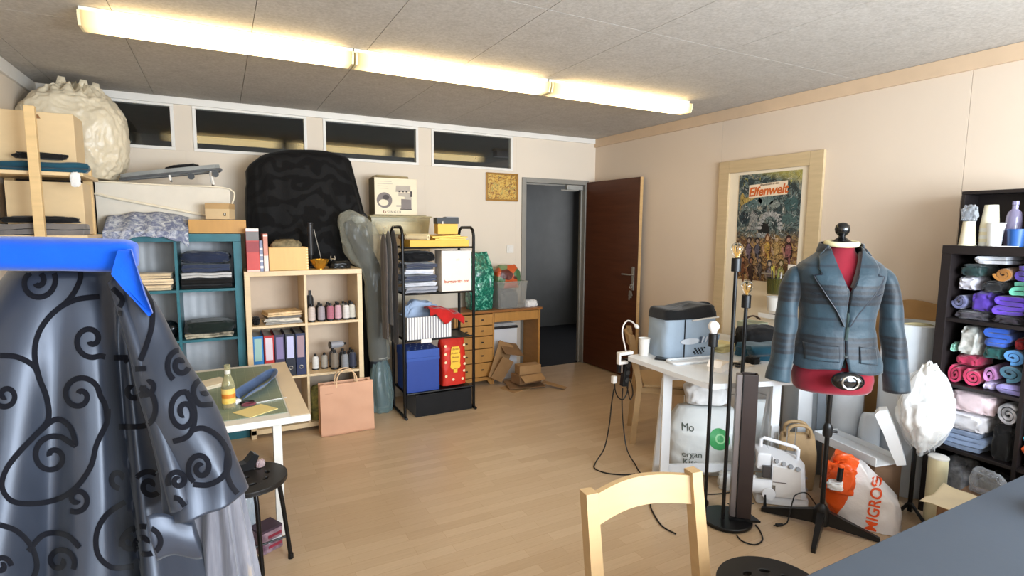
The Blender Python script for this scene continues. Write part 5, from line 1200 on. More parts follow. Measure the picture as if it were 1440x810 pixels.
obj('cord_switch', MB().lump((.055, .04, .035), 2, amp=.05, sub=3, M=Matrix.Translation((.02, .175, .001))), M_BLACK, t, smooth=80)
obj('cord', MB().tube([(.0, .125, .006), (-.01, .19, .005), (.03, .255, .005), (.10, .27, .005), (.16, .24, .005), (.22, .22, .005), (.31, .19, .005), (.30, .12, .005), (.2, .10, .005), (.15, .12, .005)], .0035, 8, smooth=8), M_BLACK, t)
t = thing('slim_tower', 'tall slim dark brown tower standing on the floor lamp base', 'tower', (2.385, 1.868, .0245), R(-44))
M_TWR = mat('dark_brown_panel', (46, 36, 34), .4, var=.1); M_TWREFL = mat('grey_side_reflection', (118, 110, 108), .35, .3, .08)  # second colour paints the greyish reflection on the brown tower's side
obj('front_panel', MB().b2((-.022, -.032, .012), (.052, -.020, .79), .003), M_TWR, t)
obj('side_panel', MB().b2((-.052, -.028, .012), (-.0225, .03, .785), .004), M_TWREFL, t)
obj('back_panel', MB().b2((-.022, .018, .012), (.052, .030, .79), .003), M_TWR, t)
obj('edge_panel', MB().b2((.044, -.0198, .012), (.052, .0178, .79), .001), M_TWR, t)
obj('groove', MB().b2((-.0222, -.0335, .012), (-.018, -.0322, .79), 0), M_BLACK, t)
obj('foot', MB().prism([(-.055, -.038), (.055, -.038), (.10, -.03), (.06, .034), (-.055, .034)], .0115), M_BLACK, t)
o = obj('lamp_cable', MB().tube([(2.26, 1.78, .005), (2.24, 1.73, .005), (2.27, 1.68, .005), (2.34, 1.69, .005), (2.40, 1.75, .005), (2.43, 1.80, .005)], .0036, 8, smooth=8), M_BLACK); tag(o, 'short black cord curling in front of the floor lamp base', 'cord', 'floor cords')
t = thing('pedal_cable', 'black cord with a black plug lying before the white sewing machine', 'cord', (0, 0, 0))
obj('cord', MB().tube([(2.475, 1.905, .005), (2.50, 1.955, .005), (2.55, 1.985, .005), (2.595, 1.965, .005), (2.612, 1.955, .008)], .0035, 8, smooth=8), M_BLACK, t)
t.location = (0, 0, 0)
t = thing('mains_cable', 'black mains cord ending in a plug beside the dress form leg', 'cord', (0, 0, 0))
obj('cord', MB().tube([(2.835, 1.735, .05), (2.76, 1.745, .13), (2.70, 1.765, .125), (2.645, 1.745, .11), (2.60, 1.735, .02), (2.585, 1.735, .006), (2.555, 1.735, .006)], .0035, 8, smooth=8), M_BLACK, t)
obj('plug', MB().tube([(2.555, 1.735, .0085), (2.52, 1.745, .0085)], [.0075, .009], 10).tube([(2.52, 1.745, .0085), (2.505, 1.749, .0085)], .003, 6), M_BLACK, t)
# ---- dress form with jacket
t = thing('dress_form', 'red dress form on a black tripod stand in front of the white rolls', 'dress form', (2.71, 1.625, 0), R(-40))
FORM = [(.752, .165, .105), (.765, .178, .118), (.82, .186, .124), (.90, .170, .114), (1.0, .140, .098), (1.08, .126, .090), (1.16, .134, .096), (1.25, .148, .106), (1.30, .150, .106), (1.36, .140, .090), (1.40, .112, .074), (1.43, .080, .062), (1.455, .060, .056), (1.485, .055, .053)]
def sect(z, T):
    for a, b in zip(T[:-1], T[1:]):
        if a[0] <= z <= b[0]:
            k = (z - a[0]) / (b[0] - a[0]); return tuple(a[i] + (b[i] - a[i]) * k for i in range(1, len(a)))
    return T[0][1:] if z < T[0][0] else T[-1][1:]
def lofted(T, nz=70, seg=56, e=.88):
    mb = MB()
    def f(u, v):
        z = T[0][0] + (T[-1][0] - T[0][0]) * v; w_, d_ = sect(z, T)[:2]; a = u * 2 * PI; c, s_ = math.cos(a), math.sin(a)
        return Vector((math.copysign(abs(c) ** e, c) * w_, math.copysign(abs(s_) ** e, s_) * d_, z))
    return mb.grid(f, seg, nz, True, capv=True)
obj('torso', lofted(FORM), cloth('dark_red_jersey', (122, 20, 36), bump=.15), t, smooth=60)
M_GLOSSB = mat('glossy_black', (12, 12, 13), .12, spec=.6)
nk = obj('neck_cap', MB().lathe([(.058, 1.486), (.058, 1.492), (.05, 1.50), (.03, 1.512), (.018, 1.522), (.014, 1.532), (.020, 1.54)], 32), M_GLOSSB, t)
obj('neck_knob', MB().lathe([(0, 1.528), (.018, 1.531), (.030, 1.545), (.034, 1.562), (.030, 1.580), (.017, 1.593), (0, 1.596)], 32), M_GLOSSB, t, smooth=80)
rg_ = MB().raw([], []); rg_.tube([(.066 * math.cos(a * PI / 20), .063 * math.sin(a * PI / 20) - .004, 1.492 + .006 * math.sin(a * PI / 20)) for a in range(40)], .0135, 12, closed=True, flat=1.0)
o = obj('cream_ring', rg_, mat('cream_tape', (232, 222, 176), .5, var=.04), t, smooth=80)
kn = MB().lathe([(0, -.035), (.030, -.033), (.045, -.02), (.050, 0), (.045, .018), (.032, .028), (0, .03)], 36, M=Matrix.Translation((.0, -.203, .850)) @ Matrix.Rotation(R(90), 4, 'X'), sx=1.45, sy=.9)
obj('height_knob', kn, M_GLOSSB, t, smooth=80)
obj('knob_ring', MB().tube([(.034 * math.cos(a * PI / 12), -.235, .850 + .030 * math.sin(a * PI / 12)) for a in range(24)], .0045, 8, closed=True), M_CHROME, t)
ps = MB().cyl((0, -.0, .06), (0, 0, .752), .0115, seg=18); obj('pole', ps, M_BLACKM, t)
obj('pole_collar', MB().lathe([(.0118, .50), (.020, .503), (.023, .515), (.023, .55), (.018, .565), (.0118, .575)], 20).cyl((.018, 0, .53), (.045, 0, .53), .007, seg=12), M_BLACK, t)
obj('hub', MB().lathe([(0, .028), (.036, .028), (.040, .034), (.038, .108), (.022, .13), (.0118, .14)], 24), M_BLACK, t)
for k, (a, l_) in enumerate(((R(-114), .27), (R(-16), .26), (R(154), .29))):
    M = Matrix.Rotation(a, 4, 'Z')
    obj('leg', MB().raw([M @ Vector(p) for p in ((.03, -.017, .03), (.03, .017, .03), (.03, .017, .105), (.03, -.017, .105), (l_, -.010, .0), (l_, .010, .0), (l_, .010, .022), (l_, -.010, .022))],
        [[0, 1, 2, 3], [4, 5, 6, 7], [0, 1, 5, 4], [1, 2, 6, 5], [2, 3, 7, 6], [3, 0, 4, 7]]), M_BLACK, t)
form_root = t
# jacket
def plaid():
    g = NT('teal_plaid'); tc = g.n('ShaderNodeTexCoord'); sp = g.n('ShaderNodeSeparateXYZ'); 
    nz_ = g.n('ShaderNodeTexNoise'); nz_.inputs['Scale'].default_value = 7; g.l(tc.outputs['Object'], nz_.inputs['Vector'])
    g.l(tc.outputs['Object'], sp.inputs[0])
    wob = g.math('MULTIPLY', g.math('SUBTRACT', nz_.outputs['Fac'], .5), .022)
    z = g.math('ADD', sp.outputs[2], wob); x = g.math('ADD', sp.outputs[0], wob)
    K, D_ = (1, 1, 1, 1), (.10, .07, .11, 1); Q = (.50, .46, .52, 1)
    fz = g.math('FRACT', g.math('DIVIDE', g.math('ADD', z, .075), .255))
    rz_ = g.ramp(fz, [(0, Q), (.012, D_), (.060, D_), (.075, Q), (.105, Q), (.12, D_), (.17, D_), (.185, Q), (.215, Q), (.23, D_), (.28, D_), (.295, Q), (.325, Q), (.34, D_), (.38, D_), (.395, K), (.70, K), (.71, Q), (.75, Q), (.76, K), (.985, K)], 'LINEAR')
    fx = g.math('FRACT', g.math('DIVIDE', g.math('ADD', x, .52), .155))
    K2, Q2 = (1, 1, 1, 1), (.55, .53, .6, 1)
    rx_ = g.ramp(fx, [(0, K2), (.04, Q2), (.13, Q2), (.16, (.8, .8, .84, 1)), (.2, Q2), (.28, Q2), (.33, K2)], 'LINEAR')
    base = g.ramp(nz_.outputs['Fac'], [(.3, lin((22, 42, 52))), (.7, lin((33, 57, 69)))])
    c = g.mix(.88, base, rz_, 'MULTIPLY'); c = g.mix(.45, c, rx_, 'MULTIPLY')
    wv = g.noise(g.coord((1, 1, 1)), 14, 4)
    return g.fin(g.bsdf(Base_Color=c, Roughness=.55, Sheen_Weight=.3, Specular_IOR_Level=.35, Normal=g.bump(wv, .45, .012)))
M_PLAID = plaid(); M_PIPEJ = mat('dark_piping', (22, 26, 36), .5)
t = thing('plaid_jacket', 'teal and dark purple plaid blazer worn open on the red dress form', 'jacket', (2.71, 1.625, 0), R(-40))
JK = [(.885, .208, .150), (.92, .204, .146), (1.0, .178, .130), (1.08, .160, .120), (1.16, .166, .126), (1.25, .180, .142), (1.30, .186, .143), (1.335, .194, .134), (1.365, .196, .118), (1.39, .178, .104), (1.42, .136, .092), (1.45, .098, .082), (1.478, .080, .074)]
def gap(z):
    if z < 1.27: return .0012 + .012 * max(0, (.95 - z) / .07)
    return .0012 + .066 * ((z - 1.27) / .208) ** .95
def jbody(u, v):
    z = JK[0][0] + (JK[-1][0] - JK[0][0]) * v; w_, d_ = sect(z, JK)
    g0 = math.asin(min(.95, gap(z) / w_)); a = -PI / 2 + g0 + u * (2 * PI - 2 * g0)
    c, s_ = math.cos(a), math.sin(a); e = .85
    X, Y = math.copysign(abs(c) ** e, c) * w_, math.copysign(abs(s_) ** e, s_) * d_
    wr = .007 * noise.noise(Vector((X * 12, Y * 12, z * 9))) + .006 * math.sin(z * 40 + X * 22) * max(0, 1 - abs(z - 1.05) * 6)
    hem = .014 * math.sin(a * 5 + 1) * max(0, (.95 - z) / .07)
    return Vector((X * (1 + wr * 3) , Y * (1 + wr * 3) - (.010 if Y < 0 else 0), z - hem * .4 - (.022 * max(0, X) / .2 if z < .9 else 0)))
JB = MB().grid(jbody, 120, 76); jt = bvh_of(JB)
o = obj('body', JB, M_PLAID, t, smooth=80); sm = o.modifiers.new('s', 'SOLIDIFY'); sm.thickness = .004; sm.offset = 1
def sleeve(s_, pts, rr):
    mb = MB().tube(pts, rr, 30, smooth=9, cap=False, flat=.86)
    for v in mb.v:
        n_ = noise.noise(Vector((v.x * 9 + s_, v.y * 9, v.z * 9))); f_ = math.sin(v.z * 38 + v.x * 44) * .0016
        v.x += n_ * .008 + f_; v.y += n_ * .008 - f_
    # cap of the sleeve head and an inner cuff
    return mb
SL = sleeve(-1, [(-.184, .0, 1.362), (-.208, -.002, 1.325), (-.222, -.008, 1.26), (-.232, -.015, 1.16), (-.240, -.03, 1.05), (-.254, -.05, .92), (-.268, -.062, .80)], [.030, .050, .056, .058, .060, .062, .067])
SR = sleeve(1, [(.184, .0, 1.362), (.208, -.002, 1.325), (.224, -.006, 1.26), (.238, -.012, 1.16), (.250, -.022, 1.05), (.264, -.035, .92), (.278, -.045, .775)], [.030, .050, .056, .058, .060, .062, .067])
for mbx in (SL, SR):
    o = obj('sleeve', mbx, M_PLAID, t, smooth=80); sm = o.modifiers.new('s', 'SOLIDIFY'); sm.thickness = .003; sm.offset = -1
ft = bvh_of(lofted(FORM))
def onj(x, z, push):
    h = jt.ray_cast(Vector((x, -1, z)), Vector((0, 1, 0))); g_ = ft.ray_cast(Vector((x, -1, z)), Vector((0, 1, 0)))
    y = min(h[0].y if h[0] and h[0].y < .03 else -.045, g_[0].y - .010 if g_[0] else 0)
    return Vector((x, y - push, z))
def interp(T, z):
    for a, b in zip(T[:-1], T[1:]):
        if a[0] <= z <= b[0]: return a[1] + (b[1] - a[1]) * (z - a[0]) / (b[0] - a[0])
    return T[0][1] if z < T[0][0] else T[-1][1]
OUTL = [(1.10, .010), (1.17, .046), (1.25, .100), (1.32, .142), (1.345, .152), (1.3451, .118), (1.375, .130), (1.43, .120), (1.47, .090)]
for s_ in (-1, 1):
    def lap(u, v, s_=s_):
        z = 1.10 + .37 * v; a = gap(z) + .004; b = max(interp(OUTL, z), a + .004)
        x = s_ * (a + (b - a) * u); p = onj(x, z, .006 + .010 * math.sin(PI * min(u, .8) * .6))
        return p
    o = obj('lapel', MB().grid(lap, 14, 90), M_PLAID, t, smooth=60); sm = o.modifiers.new('s', 'SOLIDIFY'); sm.thickness = .004; sm.offset = 0
    ed = [lap(1, k / 60) + Vector((s_ * .002, -.001, 0)) for k in range(0, 42)]
    obj('lapel_piping', MB().tube(ed, .0032, 6), M_PIPEJ, t)
    z0, z1_ = (.93, 1.005); xa, xb = (.028, .165) if s_ < 0 else (.065, .150)
    def flap(u, v, s_=s_, xa=xa, xb=xb): return onj(s_ * (xa + (xb - xa) * u), z1_ - (z1_ - z0) * v - (.010 * u if s_ > 0 else 0), .006 + .006 * v)
    o = obj('pocket_flap', MB().grid(flap, 18, 12), M_PLAID, t, smooth=60); sm = o.modifiers.new('s', 'SOLIDIFY'); sm.thickness = .004; sm.offset = 0
    obj('flap_piping', MB().tube([flap(0, 0), flap(0, .5), flap(0, 1), flap(.5, 1), flap(1, 1), flap(1, .5), flap(1, 0)], .0022, 6), M_PIPEJ, t)
    def yoke(u, v, s_=s_): return onj(s_ * (.05 + .115 * u), 1.262 - .016 * math.sin(u * PI) - .012 * v, .005)
    obj('chest_seam', MB().tube([yoke(k / 12, 0) for k in range(13)], .0022, 6), M_PIPEJ, t)
def collar(u, v):
    a = R(-38) + u * R(256); r_ = .094 + .012 * v; return Vector((r_ * math.cos(a), r_ * 1.0 * math.sin(a), 1.492 - .042 * v + .010 * math.sin(a)))
o = obj('collar', MB().grid(collar, 50, 8), M_PLAID, t, smooth=80); sm = o.modifiers.new('s', 'SOLIDIFY'); sm.thickness = .006; sm.offset = 0
obj('placket_shadow_edge', MB().tube([onj(.004 + .003 * math.sin(z * 30), z, .003) for z in [.895 + k * .012 for k in range(24)]], .0085, 8), cloth('placket_shadow_green', (38, 52, 50)), t)  # dark green tube paints the shadow line along the placket overlap
# ---- sewing machine on the floor
t = thing('overlock_machine', 'white overlock sewing machine standing on the floor beside the dress form', 'sewing machine', (2.775, 1.925, 0), R(-42))
M_MW = mat('machine_white', (226, 226, 228), .35, var=.03); M_MG = mat('machine_grey', (150, 152, 156), .4, var=.05); M_MC = mat('machine_cream', (216, 210, 204), .4, var=.03)
obj('base', MB().b2((-.13, -.075, .004), (.145, .10, .060), .012), M_MW, t)
obj('body', MB().raw([(-.055, -.085, .06), (.125, -.085, .06), (.150, -.01, .06), (.135, .095, .06), (-.055, .095, .06), (-.055, -.075, .285), (.110, -.075, .235), (.128, -.01, .235), (.118, .085, .245), (-.055, .085, .295)],
    [[0, 1, 2, 3, 4][::-1], [5, 6, 7, 8, 9], [0, 1, 6, 5], [1, 2, 7, 6], [2, 3, 8, 7], [3, 4, 9, 8], [4, 0, 5, 9]]), M_MW, t)
obj('front_cover', MB().raw([(-.05, -.0885, .062), (.10, -.0885, .062), (.092, -.0785, .222), (-.05, -.0785, .235), (-.05, -.084, .062), (.10, -.084, .062), (.092, -.074, .222), (-.05, -.074, .235)], [[0, 1, 2, 3], [4, 5, 6, 7], [0, 1, 5, 4], [1, 2, 6, 5], [2, 3, 7, 6], [3, 0, 4, 7]]), M_MC, t)
obj('cover_gap', MB().b2((-.048, -.0895, .146), (.02, -.086, .149), 0), mat('gap_brown', (110, 96, 92), .6), t)
obj('arm', MB().b2((-.135, -.07, .20), (-.0555, .08, .305), .018), M_MW, t)
obj('hand_wheel', MB().lathe([(0, 0), (.04, 0), (.048, .006), (.05, .015), (.05, .034), (.045, .042), (0, .042)], 32, M=Matrix.Translation((-.136, .01, .245)) @ Matrix.Rotation(R(-90), 4, 'Y')), M_MG, t)
obj('free_arm', MB().tube([(-.055, -.06, .112), (-.15, -.055, .110), (-.19, -.05, .108)], [.050, .050, .040], 28), M_MW, t)
obj('cloth_plate_end', MB().lathe([(0, 0), (.034, 0), (.037, .006), (.034, .012), (0, .014)], 24, M=Matrix.Translation((-.072, -.104, .085)) @ Matrix.Rotation(R(90), 4, 'X')), M_MW, t)
obj('needle_plate', MB().b2((-.13, -.09, .1605), (-.057, -.02, .165), .001), M_CHROME, t)
nb = MB().b2((-.105, -.088, .165), (-.06, -.062, .235), .004).cyl((-.085, -.075, .166), (-.085, -.075, .20), .003, seg=8).cyl((-.072, -.075, .166), (-.072, -.075, .20), .003, seg=8); obj('needle_bar', nb, mat('dark_metal', (96, 94, 96), .3, .7), t)
obj('thread_guide', MB().b2((-.052, -.091, .09), (-.035, -.086, .13), .002), M_CHROME, t)
for k in range(4):
    x = -.035 + k * .037; obj('tension_dial', MB().lathe([(0, 0), (.012, 0), (.0135, .006), (.011, .014), (0, .015)], 20, M=Matrix.Translation((x, -.076, .268 - .012 * k)) @ Matrix.Rotation(R(78), 4, 'X')), M_MG, t)
obj('carry_handle', MB().tube([(-.10, .03, .300), (-.10, .03, .345), (-.085, .03, .357), (.085, .03, .318), (.10, .03, .305), (.10, .03, .245)], .0105, 12), M_MW, t)
obj('spool_tray', MB().b2((-.05, .10, .235), (.12, .15, .25), .004), M_MG, t)
for k in range(4): obj('spool_pin', MB().cyl((-.03 + k * .045, .125, .2505), (-.03 + k * .045, .125, .40), .003, seg=8), M_CHROME, t)
obj('side_button', MB().box((.1475, .01, .15), (.004, .02, .012), .001, rot=(0, R(-7), R(8))).box((.150, .01, .085), (.004, .03, .02), .001, rot=(0, R(-7), R(8))), M_MG, t)
obj('presser_foot_lever', MB().raw([(-.10, -.128, .0), (-.082, -.128, .0), (-.082, -.118, .0), (-.10, -.118, .0), (-.095, -.118, .082), (-.087, -.118, .082), (-.087, -.110, .082), (-.095, -.110, .082)], [[0, 1, 2, 3], [4, 5, 6, 7]] + [[i, (i + 1) % 4, 4 + (i + 1) % 4, 4 + i] for i in range(4)]), M_BLACK, t)
t = thing('brown_handbag', 'brown bag with round handles standing behind the overlock machine', 'bag', (3.01, 1.985, 0), R(-40))
M_TAN = mat('tan_leather', (158, 130, 92), .6, var=.12, bump=.2)
hb = bagbody(.20, .07, .34, 31, .03, .9); obj('body', hb, M_TAN, t, smooth=80)
for y in (-.035, .035): obj('handle', MB().tube([(-.065, y, .33), (-.06, y, .375), (-.03, y, .40), (.03, y, .40), (.06, y, .375), (.065, y, .33)], .010, 10, smooth=5), M_TAN, t)
# ---- shopping bag
def migmat():
    g = NT('orange_white_bag'); tc = g.n('ShaderNodeTexCoord'); sp = g.n('ShaderNodeSeparateXYZ'); g.l(tc.outputs['Object'], sp.inputs[0])
    nz_ = g.noise(g.coord(), 7, 3)
    d = g.math('ADD', g.math('ADD', g.math('MULTIPLY', sp.outputs[2], -.30), sp.outputs[0]), g.math('MULTIPLY', nz_, .08))
    c = g.ramp(g.math('ADD', d, .5), [(0, lin((232, 92, 30))), (.415, lin((232, 92, 30))), (.42, lin((228, 224, 224))), (1, lin((228, 224, 224)))], 'CONSTANT')
    bx = g.math('ADD', g.math('ADD', g.math('MULTIPLY', sp.outputs[2], .55), sp.outputs[0]), 0)
    c2 = g.ramp(bx, [(0, (0, 0, 0, 1)), (.275, (0, 0, 0, 1)), (.28, (1, 1, 1, 1)), (.33, (1, 1, 1, 1)), (.335, (0, 0, 0, 1))], 'CONSTANT')
    cc = g.mix(c2, c, lin((226, 82, 32)))
    return g.fin(g.bsdf(Base_Color=cc, Roughness=.3, Specular_IOR_Level=.5, Normal=g.bump(g.noise(g.coord(), 13, 5), .6, .012)))
t = thing('shopping_bag', 'orange and white plastic shopping bag slumped beside the dress form stand', 'bag', (2.965, 1.575, 0), R(-58))
def migbody():
    mb = MB()
    def f(u, v):
        a = u * 2 * PI; c, s_ = math.cos(a), math.sin(a); e = .6
        X, Y = math.copysign(abs(c) ** e, c), math.copysign(abs(s_) ** e, s_)
        w_ = .15 * (1 + .15 * math.sin(v * PI)) * (1 - .50 * max(0, v - .5) / .5); d_ = .088 * (1 - .45 * v ** 2)
        n_ = (1 - 2 * abs(noise.noise(Vector((X * 2 + 40, Y * 2, v * 3))))) * .09 + noise.noise(Vector((X * 5, Y * 5 + 40, v * 6))) * .08
        return Vector((X * w_ * (1 + n_ * .5) + .03 * (1 - v) - .055 * v, Y * d_ * (1 + n_), .003 + (.350 - .06 * max(0, math.cos(a)) * v) * v * (1 + .04 * math.sin(a * 3))))
    return mb.grid(f, 72, 48, True, capv=True)
mg = migbody(); obj('film', mg, migmat(), t, smooth=80)
ptext(mg, 'MIGROS', .072, mat('orange_ink', (232, 84, 30), .5), t, Matrix.Translation((.058, 0, .138)) @ Matrix.Rotation(R(90), 4, 'X') @ Matrix.Rotation(R(86), 4, 'Z'), .004, bold=.0015)
M_ORF = mat('orange_film', (226, 88, 34), .3, var=.06, bump=.5, bscale=14)
obj('handle', MB().tube([(-.105, -.02, .30), (-.13, -.05, .335), (-.10, -.06, .365), (-.055, -.03, .355), (-.06, -.01, .32)], .016, 10, smooth=6, flat=.4), M_ORF, t, smooth=70)
obj('crumpled_edge', MB().lump((.17, .11, .17), 44, amp=.35, M=Matrix.Translation((-.10, -.055, .17))), M_ORF, t, smooth=80)
obj('tissue', MB().lump((.08, .06, .05), 45, amp=.35, M=Matrix.Translation((-.125, -.115, .20))), M_WHITEC, t, smooth=80)
tb = thing('marker_tube', 'small black tube with orange cap sticking out of the orange and white bag', 'tube', (0, 0, 0))
tb.location = t.matrix_basis @ Vector((0, 0, 0)); tb.rotation_euler = (0, 0, R(-58)); tb.location = (2.965 + math.cos(R(-58)) * -.108 - math.sin(R(-58)) * -.128, 1.575 + math.sin(R(-58)) * -.108 + math.cos(R(-58)) * -.128, .255)
obj('barrel', MB().cyl((0, 0, 0), (.004, 0, .075), .014, seg=18), M_BLACK, tb); obj('cap', MB().lathe([(.0145, .0755), (.0145, .085), (.010, .089), (0, .09)], 18, M=Matrix.Translation((.004, 0, 0))), M_ORF, tb)
# ---- brown box with white lid, white rolls, foam
t = thing('brown_carton', 'brown cardboard carton behind the orange and white shopping bag', 'box', (3.21, 1.725, 0), R(-10))
M_BC = mat('shaded_brown_card', (134, 104, 80), .8, var=.1)
bn = MB().b2((-.10, -.17, .001), (.10, -.165, .28)).b2((-.10, .165, .001), (.10, .17, .28)).b2((-.10, -.1648, .001), (-.095, .1648, .28)).b2((.095, -.1648, .001), (.10, .1648, .28)).b2((-.0948, -.1648, .001), (.0948, .1648, .006))
obj('carton_wall', bn, M_BC, t)
for s_ in (-1, 1): obj('flap', MB().b2((-.098, s_ * .0825 - .08, .2805), (.098, s_ * .0825 + .08, .284), .001), M_BC, t)
o = obj('styrofoam_sheet', MB().b2((-.105, -.22, 0), (.085, .20, .008), .002).b2((-.105, -.22, .0082), (-.097, .20, .05), .002).b2((.077, -.22, .0082), (.085, .20, .04), .002).b2((-.0968, .192, .0082), (.0768, .20, .05), .002), mat('white_styrofoam', (228, 230, 232), .7, var=.03), None, (3.205, 1.755, .289), rot=(R(0), R(0), R(-12))); tag(o, 'flat white lid lying on the brown cardboard carton', 'lid')
M_ROLL = mat('white_roll_film', (220, 226, 232), .45, var=.04, bump=.15, bscale=6); M_ROLLB = mat('pale_blue_white', (206, 216, 226), .5, var=.05)
def sroll(x, y, r, h, lab, m=M_ROLL, cone=0.0, inner=True, tilt=(0, 0)):
    t = thing('white_roll', lab, 'roll', (x, y, 0), 0, 'white rolls along the wall', rot=(tilt[0], tilt[1], .6))
    obj('rolled_sheet', MB().lathe([(r * .8, .001), (r, .004), (r * (1 + cone), h - .004), (r * (1 + cone) * .96, h), (r * (1 + cone) * .80, h), (r * .8, h * .5), (r * .8, .001)], 36), m, t, smooth=40)
    obj('core', MB().lathe([(0, .002), (r * .35, .002), (r * .35, h - .03), (r * .28, h - .03), (r * .28, h - .05), (0, h - .05)], 24), mat('core_tan', (204, 190, 150), .8), t)
    obj('loose_edge', MB().b2((r * .99, -.004, .01), (r * 1.03, .004, h - .01), .001), m, t)
sroll(3.47, 2.335, .062, .86, 'slim white roll nearest the trestle table among the standing rolls')
sroll(3.50, 2.185, .070, .80, 'pale blue white roll second from the trestle table', M_ROLLB)
sroll(3.43, 1.955, .094, .84, 'thick white roll behind the red hem of the dress form')
sroll(3.59, 1.685, .150, 1.02, 'widest white roll standing next to the black fabric shelf', M_ROLL, .06)
o = obj('white_sheet_scrap', MB().grid(lambda u, v: Vector((.10 * math.cos(2.2 + 2.4 * u) , .10 * math.sin(2.2 + 2.4 * u), .92 + .085 * v + .03 * math.sin(3 * u))), 20, 8), mat('pale_yellow_sheet', (224, 214, 170), .6), None, (3.59, 1.685, 0), rot=(0, 0, R(20))); sm = o.modifiers.new('s', 'SOLIDIFY'); sm.thickness = .002; tag(o, 'yellowish sheet curled inside the widest white roll', 'sheet')
o = obj('white_bolster', MB().lump((.11, .07, .47), 12, amp=.03, box=.45), M_ROLL, None, (3.402, 1.79, 0), R(-50), smooth=80); tag(o, 'upright white bolster between thick roll and curved foam piece', 'bolster')
o = obj('white_batten', MB().box((0, 0, .36), (.085, .012, .72), .002), M_TW, None, (3.275, 2.11, .003), rot=(R(-4), R(0), R(-38))); tag(o, 'narrow white slat leaning between the rolls behind the form pole', 'board')
o = obj('gap_shade_strip', MB().box((0, 0, .34), (.05, .012, .68), .002), mat('gap_shade_grey', (120, 128, 136), .6), None, (3.305, 2.02, .003), rot=(R(-4), R(0), R(-38))); tag(o, 'grey strip standing in for the dark gap beside the narrow white slat', 'board')  # grey strip put in for the shade in the gap between rolls
def foam():
    pts = [(-.062, .25), (-.045, .275), (-.01, .285), (.03, .20), (.065, .10), (.095, .0), (.055, -.015), (.02, .06), (-.015, .15), (-.04, .20)]
    return MB().prism(pts, .07, M=Matrix.Rotation(R(90), 4, 'X'))
o = obj('foam_piece', foam(), mat('white_foam', (226, 226, 226), .8, var=.03), None, (3.190, 1.587, .318), rot=(R(3), 0, R(-62))); tag(o, 'curved white foam piece leaning on the flat white lid', 'foam')
o = obj('leaning_board', MB().prism(rpoly([(-.25, 0), (.25, 0), (.25, 1.10), (-.05, 1.14), (-.25, 1.05)], .08), .012, M=Matrix.Rotation(R(90), 4, 'X')), M_CARD, None, (3.765, 1.765, .002), rot=(R(0), 0, R(-90))); tag(o, 'brown rounded board leaning on the wall behind the widest white roll', 'board')
# tulle head on a stand
t = thing('tulle_bundle', 'white tulle bundle on a black tripod stand in front of the black fabric shelf', 'tulle', (3.245, 1.44, 0))
def tul():
    mb = MB(); bm = bmesh.new(); bmesh.ops.create_icosphere(bm, subdivisions=5, radius=1)
    for v in bm.verts:
        c = v.co.copy(); a = math.atan2(c.y, c.x)
        w1 = 1 - abs(noise.noise(c * 2.6 + Vector((7, 1, 3)))) * 2; w2 = 1 - abs(noise.noise(c * 6 + Vector((2, 9, 4)))) * 2
        k = 1 + .10 * w1 + .05 * w2; p = c * k
        zz = p.z; r_ = 1.0
        if zz > .45: r_ = 1 - (zz - .45) * .75
        if zz < -.25: r_ = 1 - (-.25 - zz) * .55
        v.co = Vector((p.x * .118 * r_ + (.012 if zz > .4 else 0), p.y * .112 * r_, .605 + zz * (.20 if zz > 0 else .20) + .05 * max(0, zz - .55) * 2.2))
    return mb.bm(bm)
obj('tulle', tul(), mat('white_tulle', (232, 232, 230), .7, var=.04, bump=.7, bscale=14), t, smooth=80)
def veil(u, v):
    a = u * 2 * PI; r_ = .05 + .078 * math.sin(PI * min(1, v * 1.05)) ** .6 + .012 * math.sin(a * 7 + v * 3) + .016 * noise.noise(Vector((a, v * 3, 2))); return Vector((r_ * math.cos(a), r_ * math.sin(a) * .9, .82 - .42 * v + .02 * math.sin(a * 3)))
obj('veil', MB().grid(veil, 70, 24, True), clear('veil_film', (240, 240, 240), .15, .6, .4, 20), t, smooth=80)
obj('white_patch', MB().box((-.085, -.075, .60), (.06, .004, .05), .002, rot=(R(8), R(6), R(-44))), M_WHITE, t)
obj('pole', MB().cyl((-.02, .02, .05), (-.02, .02, .42), .011, seg=14), M_BLACKM, t)
for k in range(3):
    a = R((150, 265, 20)[k]); obj('leg', MB().tube([(-.02, .02, .10), (-.02 + .08 * math.cos(a), .02 + .08 * math.sin(a), .02), (-.02 + .12 * math.cos(a), .02 + .12 * math.sin(a), .009)], .009, 8), M_BLACKM, t)
t = thing('cream_tube', 'upright cream cardboard tube between tulle bundle and fabric shelf', 'tube', (3.285, 1.375, 0))
obj('tube_wall', MB().lathe([(.033, .001), (.044, .001), (.044, .37), (.033, .37), (.033, .001)], 28), mat('cream_tube_card', (226, 216, 178), .6, var=.06), t, smooth=40)
obj('white_cap', MB().lathe([(0, .3705), (.046, .3705), (.046, .378), (.04, .382), (0, .383)], 28), M_WHITE, t)
